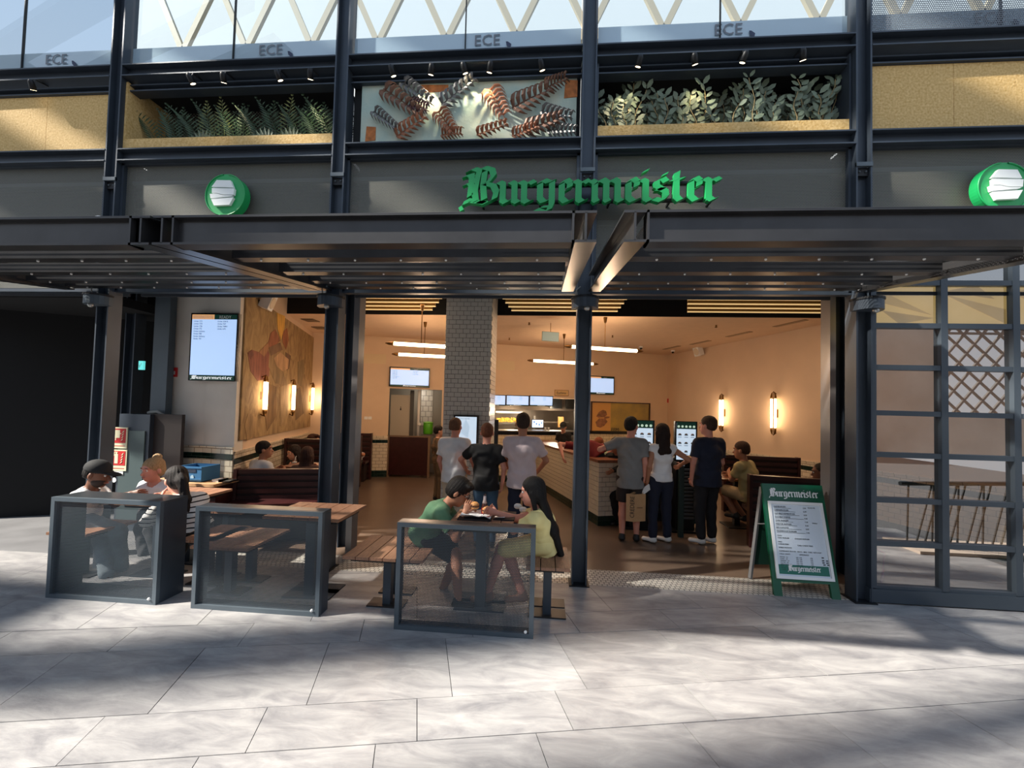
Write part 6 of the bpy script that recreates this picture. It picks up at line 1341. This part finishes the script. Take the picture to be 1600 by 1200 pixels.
part('plinth_body', MB().box(pp0[0], pp1[0], 6.72, 7.0, .03, 1.0), BLACKM, dk); part('plinth_top', MB().box(pp0[0]-.02, pp1[0]+.02, 6.70, 7.02, 1.0, 1.03), SCRB, dk)
for k in range(6): part('panel_line', MB().box(pp0[0], pp1[0], 6.712, 6.72, .15+k*.14, .22+k*.14), mat('plinth_slat', (34, 34, 36), .4), dk)

# ---------------------------------------------------------------- people
def cloth(key, c, **k): return mat('cloth_'+key, c, .85, 0, var=k.pop('var', .10), vscale=k.pop('vscale', 5), bump=.25, bscale=14, **k)
def stripes():
    m = bpy.data.materials.new('cloth_striped'); m.use_nodes = True; n = m.node_tree; b = n.nodes['Principled BSDF']; L = n.links
    t = n.nodes.new('ShaderNodeTexCoord'); s_ = n.nodes.new('ShaderNodeSeparateXYZ'); L.new(t.outputs['Object'], s_.inputs[0])
    def mth(op, a, v):
        q = n.nodes.new('ShaderNodeMath'); q.operation = op; L.new(a, q.inputs[0]); q.inputs[1].default_value = v; return q.outputs[0]
    g = mth('GREATER_THAN', mth('FRACT', mth('DIVIDE', s_.outputs[2], .047), 0), .74)
    mx = n.nodes.new('ShaderNodeMix'); mx.data_type = 'RGBA'; mx.inputs[6].default_value = lin((226, 224, 222)); mx.inputs[7].default_value = lin((24, 26, 34)); L.new(g, mx.inputs[0]); L.new(mx.outputs[2], b.inputs['Base Color']); b.inputs['Roughness'].default_value = .9
    return m
WT = cloth('white', (222, 222, 224)); BK = cloth('black', (18, 18, 20)); DK = cloth('dark', (30, 32, 38)); NV = cloth('navy', (20, 27, 48)); PKC = cloth('pale_pink', (200, 182, 184)); JN = cloth('jeans', (58, 84, 108), var=.25); GRY = cloth('grey', (122, 122, 122)); GRN = cloth('green', (52, 92, 66), color2=(104, 142, 108), vscale=4)
YLW = cloth('yellow', (236, 220, 152)); BEI = cloth('beige_yellow', (178, 162, 112)); RDC = cloth('red', (112, 22, 26)); STR = stripes(); CAMO = mat('cloth_camo', (112, 84, 56), .9, color2=(52, 44, 32), vscale=16); SHW = mat('shoe_white', (224, 222, 218), .6); SHB = mat('shoe_black', (22, 22, 24), .6); STEELTR = cloth('steel_grey', (110, 122, 130), var=.35)
# the couple at the right table
pz = V(668, 850, 3.90)
gm = person('man in a mottled green T-shirt eating at the right table', (V(662, 860, 3.88)[0], 3.88, .54), V(697, 789, 3.85), -82, -84, (V(732, 799, 3.82), V(727, 801, 3.72)), (V(716, 936, 3.62), V(690, 925, 3.95)), s=.93, skin='tan', top=GRN, bottom=DK, legs='short', hair=('full', (24, 19, 17)), shoes=SHB, pitch=34, vox=.0085, sleeve=.60, glasses=True, hem=-.02, toes=(1, -.1, 0), headsize=1.05, elbow=(np.array([-.2, .3, -1]), np.array([-.2, -.4, -1])), fat=1.08, palm=(np.array([0, -1, 0]), np.array([0, 1, 0])), curl=.9)
yw = person('woman in a pale yellow dress with very long black hair at the right table', (V(852, 868, 3.80)[0], 3.80, .53), V(840, 797, 3.76), 78, 86, (V(776, 803, 3.84), V(774, 801, 3.70)), (V(762, 925, 3.70), V(815, 925, 3.62)), s=.93, skin='pink', top=YLW, bottom=YLW, legs='skirt', hair=('long', (18, 16, 17), .66, (.36, .0, -1)), shoes=mat('sandal', (150, 112, 92), .6), pitch=8, vox=.0085, sleeve=.50, hem=-.03, toes=(-1, -.35, 0), headsize=1.02, elbow=(np.array([.3, -.3, -1]), np.array([.3, .3, -1])), palm=(np.array([0, 1, 0]), np.array([0, -1, 0])), curl=.8)
# the trio at the left table
person('man in a black baseball cap and white T-shirt seated behind the leftmost barrier', (V(128, 830, 3.90)[0], 3.90, .53), V(140, 765, 3.88), -70, -72, (V(196, 778, 3.92), V(205, 772, 3.82)), (V(168, 905, 3.72), V(190, 890, 3.90)), s=.93, skin='brown', top=WT, bottom=STEELTR, hair=('buzz', (20, 16, 14)), cap=cloth('cap_black', (26, 28, 30)), beard=True, shoes=SHW, pitch=16, vox=.0085, sleeve=.6, toes=(.9, -.3, 0), elbow=(np.array([-.2, .4, -1]), np.array([0, -.4, -1])), palm=(np.array([0, -1, -.3]), np.array([0, 1, -.3])), curl=.9, headsize=1.05)
person('woman with a blonde top bun and white T-shirt facing the viewer at the left table', (V(243, 800, 4.62)[0], 4.62, .53), V(243, 755, 4.52), 172, 171, (V(236, 778, 4.22), V(228, 776, 4.24)), (V(250, 880, 4.30), V(228, 880, 4.30)), s=.93, skin='pink', top=WT, bottom=DK, hair=('bun', (170, 140, 104)), shoes=SHW, pitch=6, vox=.0085, sleeve=.6, toes=(0, -1, 0), elbow=(np.array([1, -.1, -.6]), np.array([-1, -.1, -.6])), palm=(np.array([-1, 0, -.4]), np.array([1, 0, -.4])), headsize=1.05, curl=.9)
person('woman in a striped shirt with a dark ponytail, back to the viewer', (V(300, 822, 3.86)[0], 3.86, .53), V(281, 776, 3.82), 58, 62, (V(250, 779, 3.86), V(262, 779, 4.02)), (V(262, 900, 3.98), V(268, 890, 4.08)), s=.92, skin='pink', top=STR, bottom=BK, hair=('tail', (30, 24, 24)), shoes=SHB, pitch=16, vox=.0085, sleeve=1.0, toes=(-1, .5, 0), elbow=(np.array([.1, -.6, -.8]), np.array([.5, .6, -.8])), headsize=1.05, hem=-.04)
# queue at the pillar kiosk
def top(px, py, Y): return float(V(px, py, Y)[2])
def gx_(px, Y, py=760): return (float(V(px, py, Y)[0]), Y)
stander('man in a white polo shirt at the pillar kiosk, left one of three', gx_(709, 5.45), top(712, 654, 5.45), -8, head=-12, hands=((-.04, .10, -.50), (.10, .20, -.42)), skin='pink', top=WT, bottom=cloth('sand', (196, 182, 160)), hair=('buzz', (104, 72, 52)), shoes=SHW, vox=.011, sleeve=.62, fat=1.15, hem=-.06, collar=WT)
stander('man in a black T-shirt and blue jeans in the queue, middle one of three', gx_(759, 5.15), top(759, 663, 5.15), 0, head=6, hands=((-.18, .26, -.33), (.07, .02, -.50)), skin='pink', top=BK, bottom=JN, hair=('short', (104, 60, 40)), shoes=SHB, vox=.011, sleeve=.62, fat=1.15, hem=-.06, elbow=(np.array([-1, -.2, -.3]), np.array([.6, -.6, 0])))
stander('man in a pale pink polo shirt in the queue, right one of three', gx_(815, 5.05), top(807, 647, 5.05), -4, head=8, hands=((.02, .22, -.45), (.02, .24, -.40)), skin='tan', top=PKC, bottom=NV, hair=('short', (52, 38, 30)), shoes=SHB, vox=.011, sleeve=.62, fat=1.15, hem=-.06, collar=PKC, elbow=(np.array([-1, -.5, 0]), np.array([1, -.5, 0])))
stander('person in a brown camouflage jacket half hidden behind the tiled pillar', gx_(683, 7.5), top(688, 666, 7.5), -60, skin='fair', top=CAMO, bottom=cloth('khaki', (104, 84, 62)), hair=('short', (26, 20, 18)), shoes=SHB, vox=.015, sleeve=1.0)
# order kiosks
gF = G(985, 846); gT = stander('man in a grey T-shirt and dark shorts holding a paper carrier bag', (gF[0]-.02, gF[1]), top(986, 653, gF[1]), -12, head=-35, hands=((-.22, .22, -.10), (.02, .03, -.52)), skin='pink', top=GRY, bottom=cloth('brown_black', (40, 32, 32)), legs='short', hair=('short', (24, 20, 18)), shoes=SHB, vox=.010, sleeve=.62, fat=1.08, hem=-.12, toes=(.3, 1, 0), elbow=(np.array([-1, -.4, -.4]), np.array([.3, -1, 0])))
wF = G(1027, 848); lw = stander('woman in a white sleeveless top with long dark hair holding a phone', (wF[0]+.04, wF[1]), top(1037, 664, wF[1]), 8, head=22, hands=((-.05, .02, -.50), (.20, .16, -.26)), skin='tan', top=WT, bottom=NV, hair=('long', (34, 22, 18), .42), shoes=SHW, vox=.010, sleeve=0, fat=.85, hem=.04, toes=(-.7, .5, 0), spread=.12, elbow=(np.array([-.3, -1, 0]), np.array([1, -.5, -.4])))
nF = G(1105, 850); nm_ = stander('man in a navy polo shirt and white shoes at the right kiosk', (nF[0]-.0, nF[1]), top(1101, 652, nF[1]), 18, head=38, hands=((-.05, .08, -.50), (.02, .18, -.44)), skin='pink', top=NV, bottom=cloth('ink_black', (20, 20, 26)), hair=('short', (58, 42, 32)), shoes=SHW, vox=.010, sleeve=.66, fat=1.12, hem=-.08, collar=NV, toes=(-.9, .5, 0), elbow=(np.array([-.5, -.8, 0]), np.array([.5, -1, 0])))
# staff and counter
sp0 = W(880, 680, BL-RD*1.3, RD); stander('staff member in a black cap and black shirt behind the service counter', (sp0[0], sp0[1]), float(W(880, 660, BL-RD*1.3, RD)[2]), 150, head=165, skin='fair', top=BK, bottom=BK, hair=('short', (24, 18, 16)), cap=cloth('cap_black', (26, 28, 30)), shoes=SHB, vox=.016, pitch=20)
rp = V(914, 740, 6.75); rb_ = person('man in a dark red T-shirt leaning over the tiled counter, half behind the column', (rp[0]+.16, 6.85, .98), V(912, 694, 6.95), 0, 0, (V(879, 712, 6.75), V(944, 718, 6.8)), ((rp[0]+.04, 6.9, .085), (rp[0]+.28, 6.9, .085)), s=.95, skin='pink', top=RDC, bottom=DK, hair=('short', (22, 18, 18)), shoes=SHB, pitch=30, vox=.012, sleeve=.6, elbow=(np.array([-1, 0, .2]), np.array([1, 0, .2])), fat=1.12)
qq = V(939, 720, 7.7); person('auburn-haired person in a pale green top behind the man in red', (qq[0], 7.75, .62), V(938, 706, 7.72), 160, 140, (V(930, 735, 7.5), V(946, 735, 7.5)), ((qq[0]-.08, 7.35, .085), (qq[0]+.1, 7.35, .085)), s=.88, skin='pink', top=cloth('pale_green', (176, 190, 156)), bottom=DK, hair=('short', (130, 72, 44)), shoes=SHB, pitch=20, vox=.014)
qs = V(960, 728, 6.35); person('person in dark sleeves at the near end of the tiled counter, behind the grey shirt', (qs[0]+.12, 6.75, .60), V(966, 710, 6.75), 150, 120, (V(957, 736, 6.35), V(968, 738, 6.4)), ((qs[0]+.05, 6.5, .085), (qs[0]+.22, 6.5, .085)), s=.88, skin='tan', top=BK, bottom=BK, hair=('short', (24, 18, 16)), shoes=SHB, vox=.014, sleeve=1.0, pitch=20)
# right booth
bp_ = V(1172, 790, 6.35); person('man in a yellowish shirt and shorts seated in the right booth, back to the viewer', (bp_[0], 6.35, .55), V(1163, 722, 6.3), 42, 50, (V(1139, 738, 6.55), V(1143, 742, 6.75)), (V(1149, 802, 6.45), V(1163, 806, 6.6)), s=.95, skin='tan', top=BEI, bottom=cloth('beige', (166, 146, 112)), legs='short', hair=('short', (66, 44, 30)), shoes=SHB, pitch=6, vox=.012, sleeve=.62, fat=1.12, elbow=(np.array([-.4, -.6, -1]), np.array([.6, 0, -1])))
hp_ = V(1288, 790, 5.95); person('person in a white shirt with cropped hair at the end of the right booth', (hp_[0]+.12, 5.98, .53), V(1290, 757, 5.95), 40, 60, (V(1262, 775, 6.2), V(1275, 775, 6.3)), ((hp_[0]-.22, 6.2, .085), (hp_[0]-.1, 6.35, .085)), s=.93, skin='brown', top=WT, bottom=DK, hair=('buzz', (30, 22, 18)), shoes=SHW, vox=.012, pitch=10)
# left booths
def sitter(label, px, py, Y, face, head, fwd=.32, **kw):
    h = V(px, py, Y); a = radians(face); f = np.array([-sin(a), cos(a), 0]); rt = np.array([f[1], -f[0], 0]); nk = h-Z*.155-f*.02; s = kw.pop('s', .92); pel = np.array([h[0]-f[0]*.10, h[1]-f[1]*.10, max(.50, nk[2]-.47)])
    wr = kw.pop('wr', None) or (pel+f*.34-rt*.10+Z*.22, pel+f*.34+rt*.10+Z*.22); an = (np.array([pel[0], pel[1], .085])+f*.40-rt*.09, np.array([pel[0], pel[1], .085])+f*.40+rt*.09)
    return person(label, pel, nk, face, head, wr, an, s=s, **kw)
sitter('person in a white shirt with clipped-up dark hair in the front left booth', 412, 704, 5.70, -25, -60, skin='tan', top=WT, bottom=DK, hair=('short', (26, 20, 20)), shoes=SHB, vox=.012)
dk_ = sitter('woman with long dark hair and black top drinking from a white cup', 463, 707, 6.85, 165, 150, skin='fair', top=BK, bottom=DK, hair=('long', (34, 24, 22), .34), shoes=SHB, vox=.011, pitch=14, sleeve=1.0, wr=(V(468, 728, 6.62), V(456, 728, 6.60)))
sitter('woman with chestnut-brown long hair seen from behind in the front left booth', 480, 712, 6.0, 8, 10, skin='fair', top=cloth('brown_top', (80, 56, 48)), bottom=DK, hair=('long', (60, 36, 30), .30), shoes=SHB, vox=.012)
sitter('person with reddish-dark hair and black top far back in the left booths', 489, 689, 7.9, -60, -70, skin='tan', top=BK, bottom=DK, hair=('full', (54, 28, 22)), shoes=SHB, vox=.013)
sitter('person in a pale shirt in the last left booth beside the passage wall', 552, 697, 8.75, 180, 180, skin='tan', top=WT, bottom=DK, hair=('full', (190, 182, 174)), shoes=SHB, vox=.015)

# ---------------------------------------------------------------- things held and on the tables
KRAFT = mat('kraft_paper', (186, 146, 104), .8, var=.08, vscale=10)
cg = thing('carrier_bag', 'brown paper carrier bag with black angular lettering held by the man in grey', 'bag', V(990, 816, gF[1]-.05))
yb_ = gF[1]-.12; A1, B1, C1 = V(979, 772, yb_), V(991, 774, yb_), V(1009, 773, yb_+.06); zb = float(V(985, 815, yb_)[2]); zt_ = float(A1[2])
q4 = [(A1[0], yb_+.02), (B1[0], yb_-.01), (C1[0], yb_+.06), (C1[0]-.11, yb_+.10)]
part('paper_body', MB().hexa([(x, y, zb) for x, y in q4], [(x, y, zt_) for x, y in q4]), KRAFT, cg)
hn = gT['wr'][1]; hd_ = MB()
for dx in (-.015, .015): hd_.tube([(B1[0]+dx-.03, yb_+.03, zt_), (hn[0]+dx*.5-.01, hn[1], hn[2]-.12), (hn[0]+dx*.5+.01, hn[1], hn[2]-.12), (C1[0]-.06+dx, yb_+.06, zt_)], .005, 5)
part('handle', hd_, KRAFT, cg); tx = MB(); w1 = float(B1[0]-A1[0]); e1 = _n(np.array([B1[0]-A1[0], -.03, 0])); add_text(tx, 'CREDERE', .072, np.array([A1[0]+.10, yb_-.013, zb+.05]), Z*.95, -e1*1.1); part('lettering', tx, BLACKM, cg); tx2 = MB(); tx2.prism([(0, 0), (.07, .004), (.07, .012), (0, .008)], (B1[0]+.04, yb_+.005, (zb+zt_)/2), X, Z, (0, -.004, 0)); part('small_print', tx2, mat('print_brown2', (110, 80, 52), .7), cg)
pw = lw['wr'][0]; single('mobile_phone', MB().obox(pw+np.array([-.02, -.02, -.10]), _n([.8, .1, .6])*.075, (0, .005, 0), _n([-.6, 0, .8])*.036), mat('phone_white', (224, 222, 220), .4), 'white mobile phone in the hand of the long-haired woman', 'phone', pw+np.array([-.02, -.02, -.10]))
def on_table(px, py, z=.75): return G(px, py, z)
def bottle(p, label):
    o = thing('cola_bottle', label, 'bottle', p); part('glass_body', MB().lathe(p, [(.026, 0), (.029, .01), (.029, .09), (.022, .115), (.012, .15), (.011, .19), (.013, .20)], 14), mat('cola_glass', (70, 36, 28), .15, spec=.8), o, smooth=True); part('red_label', MB().lathe(p+Z*.025, [(.0302, 0), (.0302, .055)], 14), mat('label_red', (196, 24, 36), .5), o); part('clear_neck', MB().lathe(p+Z*.12, [(.0225, 0), (.0135, .032), (.0125, .068)], 12), mat('pale_glass', (206, 190, 184), .15), o, smooth=True)
bt_ = V(757, 800, 3.78); bottle(np.array([bt_[0], 3.78, .75]), 'glass bottle with a red label on the couple\'s table')
ty = thing('paper_lined_tray', 'tray with crumpled white paper in front of the man in green', 'tray', (-.60, 3.72, .75)); part('tray_base', MB().box(-.74, -.44, 3.60, 3.86, .75, .765), BLACKM, ty)
cp = MB(); random.seed(5)
g_ = [[(-.72+.27*i/5, 3.61+.22*j/4, .768+random.uniform(0, .035)) for j in range(5)] for i in range(6)]
for i in range(5):
    for j in range(4): cp.quad(g_[i][j], g_[i+1][j], g_[i+1][j+1], g_[i][j+1])
part('crumpled_paper', cp, mat('paper_white', (230, 230, 228), .8), ty)
ty = thing('paper_lined_tray', 'black tray with a few white scraps in front of the woman in yellow', 'tray', (-.34, 3.82, .75)); part('tray_base', MB().box(-.43, -.24, 3.66, 3.95, .75, .762), BLACKM, ty); part('napkin', MB().quad((-.42, 3.7, .765), (-.33, 3.68, .772), (-.31, 3.80, .768), (-.41, 3.82, .780)), mat('paper_white', (230, 230, 228)), ty)
def burger(c, r, label):
    o = thing('burger', label, 'burger', c); part('bottom_bun', MB().lathe(c, [(r*.8, 0), (r, .008), (r, .018)], 14), mat('bun_tan', (206, 146, 86), .6), o, smooth=True); part('patty', MB().lathe(c+Z*.018, [(r*1.02, 0), (r*1.04, .012)], 14), mat('patty_brown', (84, 52, 34), .7), o); part('top_bun', MB().lathe(c+Z*.030, [(r, 0), (r*.95, .014), (r*.6, .028), (r*.1, .034)], 14), mat('bun_tan', (206, 146, 86)), o, smooth=True)
mh = (gm['wr'][0]+gm['wr'][1])/2+np.array([.07, 0, .035]); burger(mh, .042, 'burger held to the mouth of the man in green')
wh_ = (yw['wr'][0]+yw['wr'][1])/2+np.array([-.09, 0, .0]); burger(wh_, .040, 'burger in the hands of the woman in yellow')
cu = (dk_['wr'][0]+dk_['wr'][1])/2+np.array([0, -.04, .02]); o = thing('drink_cup', 'white takeaway cup with a straw held by the drinking woman', 'cup', cu); part('cup_body', MB().lathe(cu-Z*.05, [(.028, 0), (.038, .10), (.040, .105)], 14), WHITE, o, smooth=True); part('straw', MB().tube([cu+Z*.05, cu+Z*.15+np.array([.01, .03, 0])], .005, 6), WHITE, o)
gd = G(226, 774, .75); gd = np.array([V(226, 770, 4.02)[0], 4.02, .75]); o = thing('green_drink', 'glass jar of green drink with fruit on the left table', 'drink', gd); part('jar', MB().lathe(gd, [(.035, 0), (.045, .03), (.05, .09), (.038, .12), (.036, .14)], 14), mat('lime_drink', (142, 176, 96), .3), o, smooth=True); part('fruit_slice', MB().lathe(gd+np.array([.05, 0, .0]), [(.03, 0), (.034, .03), (.02, .06)], 10), mat('fruit_yellow', (196, 178, 88), .5), o); part('herb_sprig', MB().ball(gd+Z*.155, .022, 6, 5).ball(gd+Z*.15+X*.03, .015, 6, 5), mat('herb_green', (92, 120, 84), .6), o)
for i, (dx, dy) in enumerate(((-.12, -.05), (-.18, .08))): single('crumpled_napkin', MB().ball(gd+np.array([dx, dy, .03]), .035, 7, 5, (1.2, 1, .8)), mat('paper_white', (230, 230, 228)), ['crumpled white napkin near the hands of the capped man', 'second crumpled napkin at the left edge of the left table'][i], 'napkin', gd+np.array([dx, dy, 0]))
gb_ = G(437, 935); single('floor_uplight', MB().lathe((gb_[0]+.02, gb_[1], 0.0), [(.035, 0), (.035, .02), (.02, .028)], 14), mat('floor_lamp_glow', (255, 226, 170), .4, emit=2.0), 'small lit floor lamp behind the middle barrier', 'lamp', (gb_[0], gb_[1], 0))
gb_ = G(872, 963); single('floor_stud', MB().lathe((gb_[0], gb_[1], 0.0), [(.016, 0), (.016, .004), (.008, .008)], 12), mat('zinc', (170, 172, 170)), 'small round metal stud in the paving by the right bench foot', 'stud', (gb_[0], gb_[1], 0))

# ---------------------------------------------------------------- the hall around and behind the viewer (seen in reflections, shading the sun)
HW = mat('hall_wall', (182, 166, 152), .8, var=.2, vscale=.6); HF_ = mat('hall_frame', (92, 90, 88), .6)
opn = dict(x0=18.2, x1=24.5, z0=2.1, z1=6.2); yb2 = -12.0
hb = struct('wall_hall', MB().box(-30, opn['x0'], yb2-.3, yb2, 0, 8), HW, 'wall of the hall across from the shop')
part('wall_strip', MB().box(opn['x1'], 40, yb2-.3, yb2, 0, 8), HW, hb); part('wall_strip', MB().box(opn['x0'], opn['x1'], yb2-.3, yb2, 0, opn['z0']), HW, hb); part('wall_strip', MB().box(opn['x0'], opn['x1'], yb2-.3, yb2, opn['z1'], 8), HW, hb)
dg = thing('glazed_lattice', 'diagonal steel lattice of the glazed hall end, seen in the window reflection', 'lattice', (20, yb2, opn['z0']))
n_ = 8; dx = (opn['x1']-opn['x0'])/n_
for k in range(-4, n_):
    a, b = np.array([opn['x0']+k*dx, yb2-.15, opn['z0']]), np.array([opn['x0']+k*dx+3.2, yb2-.15, opn['z1']])
    if b[0] > opn['x0'] and a[0] < opn['x1']: part('lattice_bar', MB().bar(a, b, .09, .09, (0, 1, 0)), HF_, dg)
    a2, b2 = np.array([a[0], a[1], opn['z1']]), np.array([b[0]+1.0, b[1], opn['z0']]); part('lattice_bar', MB().bar(a2, b2, .08, .08, (0, 1, 0)), HF_, dg) if b[0] > opn['x0'] else None
for z in (4.1, 5.8): part('lattice_bar', MB().bar((opn['x0'], yb2-.15, z), (opn['x1'], yb2-.15, z), .1, .1), HF_, dg)
#RAIL
rlg = thing('slanted_railing', 'steel railing of slanted rods right of the viewer, seen in the window reflection', 'railing', (7, 2.2, 0))
part('handrail', MB().tube([(4.9, 2.4, .86), (7.0, 2.3, .92), (9.5, 2.2, .30)], .03, 8), BLACKM, rlg)
for k in range(40): x = 5.0+k*.11; part('rod', MB().bar((x, 2.38-.004*k, .0), (x+.22*(1 if k % 3 else .1), 2.38-.004*k, .88 if k < 20 else .88-(k-20)*.027), .016, .016), mat('rod_steel', (70, 70, 72), .4, .5), rlg)
part('kerb', MB().box(4.9, 10, 2.1, 2.7, 0, .04), HW, rlg)
# unseen glass-roof beams and panel high above, laid out to throw the soft shade bands
RF_ = mat('roof_steel', (150, 152, 154), .5)
def rafter(a, b, wd_, label):
    o = thing('shade_rafter', label, 'rafter', a, 'unseen roof beams added for shade bands'); part('rafter_beam', MB().bar(a, b, wd_, .30), RF_, o)
    part('rafter_flange', MB().bar(np.array(a)-Z*.16, np.array(b)-Z*.16, wd_*1.08, .03), RF_, o)
ordn = ['first', 'second', 'third', 'fourth', 'fifth', 'sixth', 'seventh', 'eighth', 'ninth', 'tenth']
for i in range(5):
    y = -9.0+i*1.55; rafter((-24, y-2.2, 13), (-8.5, y-2.2+4.65, 13), (.70, .40)[i % 2], 'unseen long steel roof beam laid out to shade the paving, %s from the hall side' % ordn[i])
for i in range(7):
    x = -22+i*2.7; rafter((x, 4.1, 13.4), (x+7.2, 4.1-4.25, 13.4), .84, 'unseen oblique steel roof beam laid out to shade the fascia, %s from the left' % ordn[i])
rp_ = thing('shade_panel', 'unseen opaque panel added high above to shade the left paving', 'panel', (-19, -3, 13.2)); part('sheet', MB().box(-21.5, -18.0, -4.4, -1.8, 13.2, 13.25), RF_, rp_); part('rib', MB().box(-21.5, -18.0, -3.35, -3.25, 13.1, 13.2), RF_, rp_)  # opaque sheet added out of view to shade the left paving
